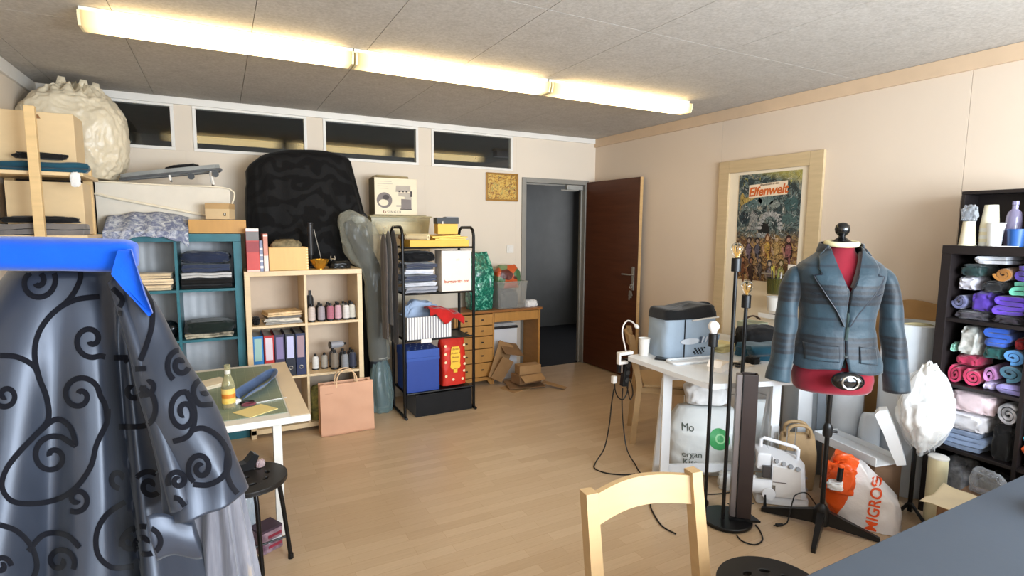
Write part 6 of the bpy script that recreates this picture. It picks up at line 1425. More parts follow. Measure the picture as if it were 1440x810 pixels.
# ================================================================== poster wall, fabric shelf, foreground
def postermat():
    g = NT('poster_art'); v = g.coord(); tc = g.n('ShaderNodeTexCoord'); sp = g.n('ShaderNodeSeparateXYZ'); g.l(tc.outputs['Object'], sp.inputs[0])
    n1 = g.noise(v, 7, 5, .65, 3.0); n2 = g.noise(v, 16, 5, .65, 2.2); n3 = g.noise(v, 10, 3, .6, 2.6)
    up = g.ramp(n1, [(.30, lin((18, 22, 24))), (.42, lin((44, 62, 66))), (.48, lin((22, 26, 26))), (.53, lin((112, 128, 124))), (.57, lin((30, 34, 34))), (.64, lin((164, 158, 140))), (.72, lin((60, 66, 60)))])
    lo = g.ramp(n2, [(.30, lin((30, 20, 16))), (.42, lin((112, 74, 46))), (.48, lin((40, 28, 22))), (.54, lin((190, 152, 92))), (.60, lin((70, 44, 36))), (.68, lin((170, 140, 132)))])
    k = g.ramp(g.math('ADD', sp.outputs[2], g.math('MULTIPLY', g.math('SUBTRACT', n3, .5), .16)), [(.30, (1, 1, 1, 1)), (.40, (0, 0, 0, 1))])
    c = g.mix(k, up, lo)
    yl = g.ramp(g.math('ADD', g.math('MULTIPLY', sp.outputs[2], 1.0), g.math('MULTIPLY', sp.outputs[0], .25)), [(.80, (0, 0, 0, 1)), (.86, (.8, .8, .8, 1))])
    c = g.mix(g.math('MULTIPLY', yl, n3), c, lin((206, 190, 84)))
    return g.fin(g.bsdf(Base_Color=c, Roughness=.4))
t = thing('poster', 'tall comic style poster with orange title pinned inside the framed wall recess', 'poster', (RW - .0125, 2.858, 1.15), R(-90))
obj('sheet', MB().b2((-.275, -.0016, 0), (.275, 0, .845), 0), postermat(), t)
M_P = {}
def pm_(c):
    if c not in M_P: M_P[c] = mat('print_%d_%d_%d' % c, c, .45, scale=70, col2=tuple(int(x * .62) for x in c))
    return M_P[c]
def flatpoly(pts, y): return MB().prism(pts, .0006, M=Matrix.Translation((0, y, 0)) @ Matrix.Rotation(R(90), 4, 'X'))
rnd = random.Random(11)
art = MB(); artm = []
def ap(pts, c, y):
    if c not in artm: artm.append(c)
    art.prism(pts, .0004, artm.index(c), M=Matrix.Translation((0, y, 0)) @ Matrix.Rotation(R(90), 4, 'X'))
def ell(cx, cz, a, b, n=14, tilt=0, jag=.12):
    return [(cx + (1 + rnd.uniform(-jag, jag)) * (a * math.cos(2 * PI * i / n) * math.cos(tilt) - b * math.sin(2 * PI * i / n) * math.sin(tilt)), cz + (1 + rnd.uniform(-jag, jag)) * (a * math.cos(2 * PI * i / n) * math.sin(tilt) + b * math.sin(2 * PI * i / n) * math.cos(tilt))) for i in range(n)]
for cx, cz, a, b, c in ((-.12, .62, .07, .045, (92, 116, 116)), (-.02, .64, .07, .05, (120, 140, 136)), (.20, .60, .06, .06, (66, 96, 96)), (.19, .49, .07, .04, (80, 104, 102)), (-.21, .50, .05, .05, (40, 58, 66)), (.06, .60, .05, .03, (140, 146, 138))): ap(ell(cx, cz, a, b), c, -.0018)
for k in range(9): ap([(-.17 + .011 * k, .40), (-.165 + .011 * k, .40), (-.135 + .006 * k, .56 - .004 * k), (-.139 + .006 * k, .56 - .004 * k)], (170, 166, 160), -.0022)
for k in range(12):
    a = PI * k / 11; ap(ell(.03 + .09 * math.cos(a), .42 + .11 * math.sin(a), .024, .014, 10, a), (178, 176, 172), -.0024)
ap(ell(-.02, .40, .05, .06), (24, 26, 28), -.0023); ap(ell(-.03, .36, .06, .022), (150, 152, 150), -.0026)
ap([(-.245, .60), (-.10, .66), (-.13, .68), (-.20, .66), (-.235, .70), (-.255, .68), (-.25, .55)], (190, 160, 84), -.0025)
for x, z, s_, c1, c2, c3 in ((-.15, .235, 1.0, (120, 100, 112), (54, 40, 40), (176, 150, 130)), (-.07, .24, .92, (96, 92, 104), (40, 32, 34), (170, 140, 116)), (.02, .255, 1.05, (206, 164, 76), (120, 72, 40), (214, 172, 130)), (.10, .25, 1.0, (196, 160, 100), (150, 120, 70), (210, 176, 140)), (.20, .24, 1.12, (150, 92, 92), (50, 26, 26), (190, 140, 120)),
        (-.20, .08, 1.0, (120, 70, 40), (70, 40, 26), (176, 120, 80)), (-.12, .07, 1.05, (70, 44, 32), (36, 24, 20), (160, 110, 80)), (.05, .06, 1.0, (150, 140, 148), (66, 60, 60), (190, 170, 150)), (.15, .07, 1.0, (190, 176, 100), (96, 84, 44), (206, 180, 140)), (-.04, .09, .9, (110, 96, 90), (50, 40, 36), (180, 150, 120))):
    ap(ell(x, z, .034 * s_, .062 * s_), c2, -.0026); ap(ell(x, z + .01, .024 * s_, .045 * s_), c1, -.0031); ap(ell(x, z + .085 * s_, .024 * s_, .028 * s_), c2, -.0034); ap(ell(x, z + .08 * s_, .014 * s_, .018 * s_, jag=.05), c3, -.0039)
    ap(ell(x - .03 * s_, z - .01, .008, .04 * s_, 8, .3), c3, -.0037); ap(ell(x + .012 * s_, z - .065 * s_, .010, .036 * s_, 8), c1, -.0031)
for k in range(420):
    x, z = rnd.uniform(-.262, .255), rnd.uniform(.01, .83); a = rnd.uniform(0, PI); l_ = rnd.uniform(.012, .05); w_ = rnd.uniform(.0012, .0035); b_ = rnd.uniform(-.5, .5)
    if abs(x) < .18 and .65 < z < .78: continue
    p0, p1, p2 = Vector((x, z)), Vector((x + math.cos(a) * l_ * .5, z + math.sin(a) * l_ * .5)), Vector((x + math.cos(a + b_) * l_, z + math.sin(a + b_) * l_))
    if min(p1.y, p2.y) < .004 or max(p1.y, p2.y) > .84 or max(abs(p1.x), abs(p2.x)) > .27: continue
    n_ = Vector((-math.sin(a), math.cos(a))) * w_
    c = rnd.choice([(14, 16, 18)] * 3 + ([(206, 204, 196)] * 4 + [(120, 140, 138)] if z > .33 else [(206, 176, 124), (186, 150, 130), (160, 120, 70)]) + ([(200, 190, 90)] * 2 if z > .74 else []))
    ap([tuple(q_) for q_ in (p0 - n_ * .3, p1 - n_, p2, p1 + n_, p0 + n_ * .3)], c, -.0036 - .0004 * rnd.random())
obj('art_print', art, [pm_(c) for c in artm], t, smooth=0)
bn_ = obj('title_banner', flatpoly([(-.175, .655), (.165, .672), (.165, .775), (-.175, .758)], -.0042), mat('banner_cream', (226, 206, 180), .5, var=.05), t)
M_TITLE = mat('title_orange', (196, 92, 30), .5)
text('lettering', 'Elfenwelt', .098, M_TITLE, t, Matrix.Translation((-.005, -.0058, .706)) @ Matrix.Rotation(R(-2.8), 4, 'Y') @ Matrix.Rotation(R(90), 4, 'X'), .22, bold=.0022, space=.96)
text('lettering', 'Abenteuer in der', .024, mat('title_dark', (80, 50, 30), .5), t, Matrix.Translation((.01, -.0058, .757)) @ Matrix.Rotation(R(-2.8), 4, 'Y') @ Matrix.Rotation(R(90), 4, 'X'), .1)
# organiser on the wall
t = thing('wall_organiser', 'metal rail with small hooks on the recess panel below the poster', 'rail', (RW - .012, 2.66, 1.215), R(-90))
obj('bar', MB().tube([(-.20, -.02, 0), (.22, -.02, 0)], .006, 10), M_CHROME, t)
for x in (-.19, .21): obj('bracket', MB().cyl((x, -.0005, 0), (x, -.022, 0), .006, seg=10), M_CHROME, t)
t = thing('pen_cup', 'smoky olive see-through cup of pens hanging on the wall rail', 'cup', (RW - .095, 2.69, 1.07))
M_SMK = clear('smoked_olive', (110, 106, 52), .28, .1, .05, 5)
obj('cup_wall', MB().lathe([(0, 0), (.052, 0), (.056, .006), (.062, .118), (.064, .122), (.059, .122), (.052, .010), (0, .008)], 28), M_SMK, t)
obj('rim', MB().tube([(.063 * math.cos(a * PI / 14), .063 * math.sin(a * PI / 14), .122) for a in range(28)], .003, 6, closed=True), M_BLACK, t)
for k, (x, y, l, c, a) in enumerate(((-.01, .02, .2, (206, 190, 70), .15), (.0, -.015, .19, (120, 124, 60), -.1), (-.02, .0, .17, (60, 50, 40), .25), (.02, -.02, .16, (206, 200, 196), -.22), (.01, .025, .21, (190, 170, 60), .05))):
    o = obj('pen', MB().cyl((x, y * .5, .012), (x, y + a * l * .35, l), .0055, seg=10).lathe([(.0055, 0), (.001, .012), (0, .012)], 10, M=Matrix.Translation((x, y + a * l * .35, l))), mat('pen%d' % k, c, .4), None, (RW - .095, 2.69, 1.07)); tag(o, ('yellow', 'olive green', 'dark brown', 'white', 'mustard')[k] + ' pen standing in the smoky olive cup', 'pen', 'pens in the wall cup')
o = obj('white_card', MB().box((0, 0, 0), (.003, .085, .075), .0005), M_PAPER, None, (RW - .04, 2.59, 1.262)); tag(o, 'small white card hanging at the wall rail beside the pens', 'card')
t = thing('white_wall_cup', 'white plastic cup hanging below the smoky olive pen cup', 'cup', (RW - .085, 2.69, .945))
obj('cup_wall', MB().lathe([(0, 0), (.050, 0), (.062, .10), (.066, .105), (.060, .105), (.047, .006), (0, .006)], 28), M_WHITE, t)
obj('hook', MB().box((.066, 0, .10), (.010, .02, .05), .003), M_WHITE, t)
t = thing('white_wall_tray', 'white plastic wall tray below the white hanging cup', 'tray', (RW - .075, 2.69, .885))
obj('tray_floor', MB().b2((-.06, -.10, 0), (.06, .10, .006), .002), M_WHITE, t); obj('tray_front', MB().b2((-.064, -.10, 0), (-.0602, .10, .035), .001), M_WHITE, t); obj('tray_back', MB().b2((.0602, -.10, 0), (.062, .10, .06), .0005), M_WHITE, t)
o = obj('dark_tool', MB().tube([(0, -.05, .012), (0, .0, .018), (0, .05, .012)], .009, 8), mat('dark_leather', (60, 36, 26)), None, (RW - .075, 2.69, .892)); tag(o, 'dark handle lying in the white wall tray', 'tool')
# ---- black fabric shelf
SXF, SXB, SY1, SY0, SH = 3.39, 3.775, 1.495, .665, 1.482
M_BSH = wood('black_brown_shelf', (34, 28, 28), .8, 3, (6, 6, 6), .45)
t = thing('fabric_shelf', 'tall black cube shelf stuffed with coloured fabric rolls', 'shelf', (3.58, 1.08, 0))
def q(x, y, z): return (x - 3.58, y - 1.08, z)
obj('top', MB().b2(q(SXF, SY0, SH - .045), q(SXB, SY1, SH), .002), M_BSH, t); obj('bottom', MB().b2(q(SXF, SY0, .0), q(SXB, SY1, .045), .002), M_BSH, t)
for a, b in ((SY0, SY0 + .045), (SY1 - .045, SY1)): obj('side_panel', MB().b2(q(SXF, a, .0452), q(SXB, b, SH - .0452), .002), M_BSH, t)
obj('divider', MB().b2(q(SXF + .003, 1.098, .0452), q(SXB - .006, 1.116, SH - .0452), .001), M_BSH, t)
FZ = [.395, .742, 1.09]
for z in FZ:
    for a, b in ((SY0 + .0452, 1.0978), (1.1162, SY1 - .0452)): obj('shelf_board', MB().b2(q(SXF + .003, a, z - .009), q(SXB - .006, b, z + .009), .001), M_BSH, t)
obj('back_panel', MB().b2(q(SXB + .0005, SY0, .02), q(SXB + .006, SY1, SH - .01), 0), M_BSH, t)
FG = 'fabrics in the black shelf'
def fab(kind, y0, y1, z0, z1_, c, lab, seed, c2=None, turns=2.2, dx=0.0, L=.22, gl=False):
    w_, h_ = y1 - y0, z1_ - z0
    m = mat('fab_%d_%d_%d%s' % (*c, 'p' if c2 else ''), c, .45 if gl else .8, 0, .2, 18 if c2 else 9, .4, 16, .3, spec=.3, col2=c2)
    loc = (SXF + .03 + dx + L / 2, (y0 + y1) / 2, z0 + .001)
    if kind == 'roll':
        r = w_ / 2 * .96; path = [(p[0], p[1] * h_ / w_) for p in spiral(r, turns, .12, 18)]; th = r * .62 / turns
        mn = min(p[1] for p in path) - th / 2
        mb = MB().ribbon([(p[0] * .93, max(.002, (p[1] - mn) * (h_ - th) / h_ + th * .5)) for p in path], th, L, 0, seed, .006, 10)
    elif kind == 'fold':
        n = max(2, int(h_ / .022)); mb = MB().ribbon([(p[0], p[1]) for p in serp(n, w_ - h_ / n, h_ / n, w_ * .1, seed)], h_ / n * .82, L, 0, seed, .007, 12)
    else: mb = MB().lump((L, w_, h_), seed, amp=.2, freq=2.6, sub=4, box=.5)
    lo = Vector([min(v[i] for v in mb.v) for i in range(3)]); hi = Vector([max(v[i] for v in mb.v) for i in range(3)])
    for v in mb.v: v.y = (v.y - (lo.y + hi.y) / 2) * (w_ * .99) / (hi.y - lo.y); v.z = (v.z - lo.z) * (h_ * .985) / (hi.z - lo.z)
    o = obj('fabric_' + {'roll': 'roll', 'fold': 'fold', 'lump': 'bundle'}[kind], mb, m, None, loc, smooth=75)
    return tag(o, lab, 'fabric', FG)
z = 1.100
fab('lump', 1.285, 1.435, z, z + .045, (24, 22, 26), 'black lace under the purple and navy fabric in the top compartment', 1, (90, 84, 92))
fab('lump', 1.125, 1.28, z, z + .042, (22, 20, 24), 'black patterned fabric under the bright purple fabric in the top compartment', 2, (70, 60, 70))
fab('roll', 1.375, 1.445, z + .047, z + .125, (34, 36, 72), 'dark navy fabric roll at the shelf side in the top compartment', 3, (120, 122, 160), 2)
fab('lump', 1.275, 1.372, z + .047, z + .15, (76, 48, 150), 'dark violet crumpled fabric beside the navy roll in the top compartment', 4)
fab('fold', 1.122, 1.272, z + .044, z + .14, (96, 62, 186), 'bright purple folded fabric in the top compartment', 5, None, gl=True)
fab('lump', 1.345, 1.436, z + .152, z + .222, (206, 204, 214), 'white crumpled fabric above the navy roll in the top compartment', 6)
fab('lump', 1.225, 1.335, z + .152, z + .205, (26, 26, 28), 'black fabric in the middle of the top compartment', 7)
fab('fold', 1.122, 1.212, z + .142, z + .212, (104, 186, 160), 'mint green folded fabric in the top compartment', 8)
fab('lump', 1.32, 1.43, z + .224, z + .288, (34, 64, 62), 'dark green glossy fabric in the top compartment', 9, (16, 30, 32), gl=True)
fab('roll', 1.205, 1.285, z + .208, z + .278, (176, 118, 52), 'ochre fabric roll in the top compartment', 10, None, 2.0)
fab('fold', 1.120, 1.200, z + .214, z + .295, (98, 80, 190), 'blue violet fabric beside the ochre roll in the top compartment', 11)
fab('fold', 1.225, 1.365, z + .291, z + .334, (206, 208, 214), 'pale grey folded fabric on top in the top compartment', 12)
z = .752
fab('roll', 1.365, 1.435, z, z + .10, (190, 44, 86), 'crimson fabric roll at the shelf side in the second compartment', 13, None, 2.2)
fab('roll', 1.285, 1.362, z, z + .095, (196, 52, 92), 'crimson fabric roll next to the mauve fabric in the second compartment', 14, None, 2.2)
fab('lump', 1.30, 1.415, z + .103, z + .16, (160, 36, 70), 'dark crimson fabric on the two crimson rolls in the second compartment', 15)
fab('lump', 1.225, 1.28, z, z + .042, (172, 156, 204), 'lilac fabric low under the mauve fabric in the second compartment', 16, (220, 210, 230))
fab('fold', 1.122, 1.222, z, z + .05, (150, 140, 200), 'periwinkle folded fabric under the teal grey one in the second compartment', 17)
fab('roll', 1.222, 1.28, z + .044, z + .125, (182, 120, 176), 'mauve fabric roll in the second compartment', 18, None, 1.6)
fab('roll', 1.122, 1.215, z + .053, z + .142, (74, 118, 140), 'teal grey fabric roll in the second compartment', 19, None, 1.8)
fab('lump', 1.208, 1.298, z + .163, z + .222, (24, 76, 74), 'dark teal fabric in the middle of the second compartment', 20)
fab('roll', 1.120, 1.204, z + .145, z + .225, (96, 160, 226), 'light blue fabric roll in the second compartment', 21, None, 1.8)
fab('lump', 1.31, 1.405, z + .163, z + .315, (216, 212, 204), 'white fabric with grey stripes in the second compartment', 22, (130, 136, 132))
fab('lump', 1.408, 1.432, z + .165, z + .215, (150, 210, 190), 'pale mint fabric at the shelf side in the second compartment', 23)
fab('fold', 1.18, 1.295, z + .227, z + .322, (44, 88, 184), 'royal blue folded fabric on top in the second compartment', 24, None)
fab('lump', 1.122, 1.175, z + .228, z + .285, (150, 28, 36), 'dark red fabric beside the royal blue one in the second compartment', 25)
z = .405
fab('fold', 1.235, 1.44, z, z + .10, (136, 154, 184), 'dusty blue folded fabric in the third compartment', 26, None)
fab('lump', 1.122, 1.230, z, z + .19, (16, 16, 18), 'black fabric beside the dusty blue one in the third compartment', 27)
fab('lump', 1.245, 1.44, z + .103, z + .205, (224, 222, 226), 'white fabric above the dusty blue one in the third compartment', 28)
fab('lump', 1.215, 1.43, z + .208, z + .318, (222, 200, 204), 'pale pink fabric with black sprigs in the third compartment', 29, None)
fab('roll', 1.122, 1.208, z + .193, z + .30, (36, 36, 40), 'black and white scroll patterned fabric in the third compartment', 30, (214, 212, 216), 2.4)
z = .046
fab('lump', 1.29, 1.44, z, z + .30, (60, 64, 72), 'dark fabric with grey scrolls in the lowest compartment', 31, (170, 172, 180))
fab('lump', 1.122, 1.285, z, z + .26, (18, 18, 20), 'black fabric bundle in the lowest compartment', 32)
fab('lump', .95, 1.094, .405, .468, (176, 36, 30), 'red fabric low in the compartment beyond the divider', 33)
fab('fold', .95, 1.094, .470, .530, (226, 92, 36), 'orange folded fabric in the compartment beyond the divider', 34)
fab('fold', .95, 1.094, .532, .60, (54, 146, 164), 'teal blue folded fabric in the compartment beyond the divider', 35)
fab('roll', .97, 1.094, .602, .722, (96, 204, 208), 'turquoise fabric roll in the compartment beyond the divider', 36, None, 2)
lumpo('clear_film_bundle', 'crumpled clear film lying in front of the black shelf', 'film', (.10, .14, .12), clear('crumpled_film', (190, 194, 200), .25, .1, .9, 16), (3.245, 1.15, .285), 0, 38, amp=.3)
# things on the fabric shelf
t = thing('black_tray_box', 'black upright open box standing on the black fabric shelf', 'box', (3.61, 1.295, 1.4825), R(-2))
obj('back', MB().b2((.07, -.20, 0), (.078, .20, .288), .001), M_BSH, t)
for a, b in (((-.07, -.20, .27), (.0698, .20, .288)), ((-.07, -.20, 0), (.0698, .20, .012)), ((-.07, -.20, .0122), (.0698, -.182, .2698)), ((-.07, .182, .0122), (.0698, .20, .2698))): obj('side_panel', MB().b2(a, b, .002), M_BSH, t)
def cup(x, y, z, r0, r1, h, m, lab, cat='cup', grp=None, flip=False):
    t = thing('plastic_cup', lab, cat, (x, y, z), 0, grp)
    a, b = (r1, r0) if flip else (r0, r1)
    obj('cup_wall', MB().lathe([(0, .0), (a, .0), (b, h), (b + .002, h + .001), (b - .002, h), (a - .002, .004), (0, .004)], 28) if not flip else MB().lathe([(a, 0), (b, h), (0, h), (0, h - .003), (b - .002, h - .003), (a - .002, 0), (a, 0)], 28), m, t)
    obj('rim', MB().tube([((r1 + .001) * math.cos(q_ * PI / 14), (r1 + .001) * math.sin(q_ * PI / 14), 0.003 if flip else h) for q_ in range(28)], .0022, 6, closed=True), m, t)
M_CUPC = mat('cream_cup', (232, 224, 198), .5, var=.03); M_CUPW = mat('white_cup', (232, 232, 230), .45, var=.02)
cup(3.428, 1.402, 1.4825, .026, .036, .125, M_CUPC, 'cream cup turned upside down at the far end of the black shelf top', flip=True)
t = thing('cup_stack', 'tall stack of cream paper cups on the black shelf top', 'cups', (3.48, 1.335, 1.4825))
for k in range(6): obj('cup', MB().lathe([(.026, .115), (.038, 0), (.040, .0), (.040, .004), (.028, .118), (0, .119), (0, .115), (.026, .115)], 26, M=Matrix.Translation((0, 0, .018 * k))), M_CUPC if k % 2 else M_CUPW, t)
cup(3.424, 1.288, 1.4825, .027, .037, .115, M_CUPW, 'white paper cup standing in front of the tall cup stack')
cup(3.430, 1.206, 1.4825, .030, .036, .085, mat('blue_cup', (46, 92, 160), .4), 'blue plastic cup on the black shelf top')
lumpo('clear_film_bag', 'small crumpled clear bag on the upside down cream cup', 'bag', (.07, .07, .085), clear('crumpled_film', (190, 194, 200)), (3.428, 1.402, 1.6095), 0, 51, amp=.35)
t = thing('clear_bottle', 'lilac see-through bottle behind the blue plastic cup', 'bottle', (3.465, 1.245 - .005, 1.4825))
M_LIL = clear('lilac_plastic', (164, 156, 188), .45, .1, .1, 8)
t.location = (3.495, 1.245, 1.4825)
obj('bottle_wall', MB().lathe([(0, 0), (.030, 0), (.032, .01), (.032, .14), (.026, .17), (.012, .185), (.012, .205), (0, .206)], 26), M_LIL, t); obj('cap', MB().lathe([(.0135, .2065), (.0135, .225), (0, .226)], 18), M_LIL, t)
t = thing('white_carton', 'white upright carton beside the lilac bottle on the black shelf', 'box', (3.49, 1.155, 1.4825), R(6))
obj('carton', MB().b2((-.022, -.033, 0), (.022, .033, .175), .002), M_CUPW, t); obj('tuck_flap', MB().b2((-.021, -.031, .1755), (.021, .031, .178), .001), M_PAPER, t)
t = thing('glass_jar', 'small glass jar with buttons on the black shelf top', 'jar', (3.425, 1.125 - .02, 1.4825))
obj('jar_wall', MB().lathe([(0, 0), (.028, 0), (.030, .006), (.030, .085), (.024, .10), (.024, .112), (0, .112)], 24), clear('jar_glass', (206, 196, 180), .3, .08, .05, 5), t); obj('lid', MB().lathe([(.0265, .1125), (.0265, .126), (0, .127)], 24), M_CHROME, t)
obj('contents', MB().lump((.046, .046, .06), 5, amp=.3, sub=3, M=Matrix.Translation((0, 0, .004))), mat('button_mix', (170, 140, 110), .5, scale=60, col2=(90, 60, 50)), t)
o = obj('white_card', MB().box((0, 0, .002), (.022, .10, .004), .001), M_CUPW, None, (3.398 + .006, 1.235, 1.4825), R(2)); tag(o, 'flat white card lying at the front edge of the black shelf top', 'card')
# low carton and papers in front of the shelf
t = thing('low_carton', 'low brown carton on the floor between grey table and black shelf', 'box', (3.13, 1.09, 0), R(4))
bn = MB().b2((-.19, -.14, .001), (.19, -.135, .275)).b2((-.19, .135, .001), (.19, .14, .275)).b2((-.19, -.1348, .001), (-.185, .1348, .275)).b2((.185, -.1348, .001), (.19, .1348, .275)).b2((-.1848, -.1348, .001), (.1848, .1348, .006))
obj('carton_wall', bn, M_BC, t); obj('flap', MB().b2((-.188, -.138, .2752), (.188, -.002, .279), .001), M_BC, t); obj('flap', MB().b2((-.188, .002, .2752), (.188, .138, .279), .001), M_BC, t)
def psheet(u, v): return Vector((-.21 + .29 * u, -.13 + .27 * v, .012 + .018 * math.sin(u * 5 + v * 2) * u + .022 * max(0, .25 - u) * 4 * (1 - v) + .01 * noise.noise(Vector((u * 3, v * 3, 1)))))
o = obj('pattern_paper', MB().grid(psheet, 30, 24), mat('cream_pattern_paper', (226, 210, 176), .7, var=.05), None, (3.06, 1.13, .288), R(6), smooth=80); sm = o.modifiers.new('s', 'SOLIDIFY'); sm.thickness = .002; tag(o, 'large cream pattern paper lying on the low brown carton', 'paper')
lumpo('dark_garment', 'dark cloth tucked between the low brown carton and black shelf', 'cloth', (.045, .24, .18), M_BLACKC, (3.358, 1.02, .0), 0, 53, amp=.2)
lumpo('silver_parcel', 'silver and black checked parcel on the low brown carton near the grey table', 'parcel', (.13, .12, .06), mat('silver_check', (196, 198, 200), .3, .3, scale=26, col2=(40, 40, 44)), (3.235, .995, .2815), 0, 54, amp=.15)
# ---- grey work table in the foreground
M_GT = mat('slate_grey_top', (60, 67, 76), .5, var=.06, scale=3, bump=.05)
t = thing('work_table', 'slate grey work table filling the near corner in front of the camera', 'table', (2.1, .25, 0))
obj('table_top', MB().b2((-1.13, -.72, .716), (1.12, .485, .75), .004), M_GT, t)
for x in (-1.08, 1.07):
    for y in (-.67, .435): obj('leg', MB().b2((x - .022, y - .022, 0), (x + .022, y + .022, .7155), .003), M_BLACKM, t)
for y in (-.67, .435): obj('rail', MB().b2((-1.057, y - .012, .66), (1.047, y + .012, .7155), .002), M_BLACKM, t)
lumpo('grey_pouch', 'dark grey rounded pouch lying on the slate grey table', 'pouch', (.16, .12, .05), cloth('dark_grey_felt', (66, 64, 64)), (2.075, .535, .7505), R(25), 55, amp=.06)
# ---- perforated stools
def disc_with_holes(name, r, holes, th, m, parent, z):
    cu = bpy.data.curves.new(name, 'CURVE'); cu.dimensions = '2D'; cu.fill_mode = 'BOTH'; cu.extrude = th / 2 - .003; cu.bevel_depth = .003; cu.bevel_resolution = 2
    def spl(cx, cy, a, b, n, rot_=0):
        s_ = cu.splines.new('POLY'); s_.points.add(n - 1); s_.use_cyclic_u = True
        for i in range(n):
            x, y = a * math.cos(2 * PI * i / n), b * math.sin(2 * PI * i / n); s_.points[i].co = (cx + x * math.cos(rot_) - y * math.sin(rot_), cy + x * math.sin(rot_) + y * math.cos(rot_), 0, 1)
    spl(0, 0, r, r, 64)
    for h in holes: spl(*h)
    tmp = bpy.data.objects.new('tmp_disc', cu); COL.objects.link(tmp)
    me = bpy.data.meshes.new_from_object(tmp.evaluated_get(bpy.context.evaluated_depsgraph_get())); bpy.data.objects.remove(tmp); bpy.data.curves.remove(cu)
    me.transform(Matrix.Translation((0, 0, z))); me.materials.clear(); me.materials.append(m); me.name = name
    for p in me.polygons: p.use_smooth = True
    me.set_sharp_from_angle(angle=R(35))
    o = bpy.data.objects.new(name, me); COL.objects.link(o); o.parent = parent; return o
M_STOOL = mat('black_stool_plastic', (26, 24, 23), .42, var=.08)
t = thing('stool', 'black perforated stool beside the cutting table and the swirl coat', 'stool', (.055, 2.585, 0), R(-32), 'black stools')
hl = [(.085 * math.cos(a), .085 * math.sin(a), .021, .013, 20, a + PI / 2) for a in [PI * k / 4 for k in range(8)]] + [(0, 0, .014, .014, 16)]
disc_with_holes('seat', .163, hl, .022, M_STOOL, t, .441)
obj('seat_rim', MB().tube([(.160 * math.cos(a * PI / 24), .160 * math.sin(a * PI / 24), .434) for a in range(48)], .0065, 8, closed=True), M_STOOL, t)
for k in range(4):
    a = PI / 4 + k * PI / 2; c, s_ = math.cos(a), math.sin(a)
    obj('leg', MB().tube([(.05 * c, .05 * s_, .422), (.105 * c, .105 * s_, .420), (.128 * c, .128 * s_, .40), (.145 * c, .145 * s_, .30), (.175 * c, .175 * s_, .004)], .010, 12, smooth=5), M_BLACKM, t)
    obj('foot_cap', MB().lathe([(0, 0), (.0125, 0), (.0125, .022), (.0105, .024), (0, .024)], 14, M=Matrix.Translation((.1745 * c, .1745 * s_, 0))), M_BLACK, t)
for k in range(2):
    a = PI / 4 + k * PI / 2; c, s_ = math.cos(a) * .166, math.sin(a) * .166
    obj('stretcher', MB().tube([(c, s_, .115 + .012 * k), (-c, -s_, .115 + .012 * k)], .005, 8), M_BLACKM, t)
dup(t, (1.468, 1.015, 0), R(8), 'black perforated stool between birch chair and slate grey work table')
o = obj('black_pouch', MB().prism([(-.05, 0), (.03, 0), (.055, .055), (.035, .07), (.0, .035), (-.05, .03)], .05, M=Matrix.Rotation(R(90), 4, 'X')), M_BLACKC, None, (.045, 2.70, .4535), R(15)); tag(o, 'small black angular pouch lying on the stool by the cutting table', 'pouch')
lumpo('pink_wrapper', 'small pinkish clear wrapper beside the black pouch on the stool', 'wrapper', (.04, .035, .035), clear('pink_film', (216, 190, 190), .4), (.115, 2.675, .4535), 0, 57, amp=.3)
# ---- cutting table
M_CTW = mat('cutting_table_white', (226, 222, 214), .4, var=.03); 
t = thing('cutting_table', 'low white cutting table with a green mat beside the birch shelf', 'table', (-.12, 3.34, 0))
def q(x, y, z): return (x + .12, y - 3.34, z)
obj('table_top', MB().b2(q(-.60, 2.755, .606), q(.352, 3.93, .64), .006), M_CTW, t)
obj('side_board', MB().b2(q(.262, 2.765, .6402), q(.350, 3.925, .6415), .0004), mat('cream_strip', (226, 206, 176), .5, var=.03), t)
for x, y in ((.205, 2.86), (.272, 3.80), (-.5, 2.86), (-.5, 3.85)): obj('leg', MB().b2(q(x - .02, y - .02, 0), q(x + .02, y + .02, .6058), .003), M_CTW, t)
def matm():
    g = NT('green_cutting_mat'); v = g.coord(); br = g.n('ShaderNodeTexBrick'); g.l(v, br.inputs['Vector']); br.offset = 0
    for k_, x in (('Scale', 1.0), ('Mortar Size', .0006), ('Mortar Smooth', .3), ('Brick Width', .05), ('Row Height', .05)): br.inputs[k_].default_value = x
    br.inputs['Color1'].default_value = lin((122, 136, 116)); br.inputs['Color2'].default_value = lin((126, 140, 119)); br.inputs['Mortar'].default_value = lin((164, 172, 146))
    return g.fin(g.bsdf(Base_Color=br.outputs['Color'], Roughness=.42, Specular_IOR_Level=.4))
o = obj('cutting_mat', MB().b2((-.41, -.515, 0), (.41, .515, .003), .001), matm(), None, (-.155, 3.345, .6405)); tag(o, 'green gridded cutting mat lying on the low white table', 'cutting mat')
TZ = .6437
t = thing('beer_bottle', 'clear glass beer bottle with yellow label on the green cutting mat', 'bottle', (.0, 3.02, TZ))
prof = [(0, .0), (.028, 0), (.0305, .005), (.0305, .115), (.027, .135), (.016, .165), (.0135, .18), (.0135, .212), (.015, .214), (.015, .222), (.0125, .224)]
obj('glass', MB().lathe(prof + [(.0105, .222), (.0115, .18), (.0138, .165), (.0245, .135), (.028, .115), (.028, .008), (0, .006)], 30), clear('bottle_glass', (206, 200, 160), .22, .05, .02, 5), t)
obj('beer', MB().lathe([(0, .0075), (.0272, .009), (.0272, .05), (0, .05)], 28), mat('amber_beer', (170, 110, 40), .2), t)
obj('label', MB().lathe([(.0309, .030), (.0309, .105)], 30).lathe([(.0313, .030), (.0313, .105)], 30), mat('yellow_label', (226, 178, 60), .55, scale=20, col2=(236, 206, 130)), t)
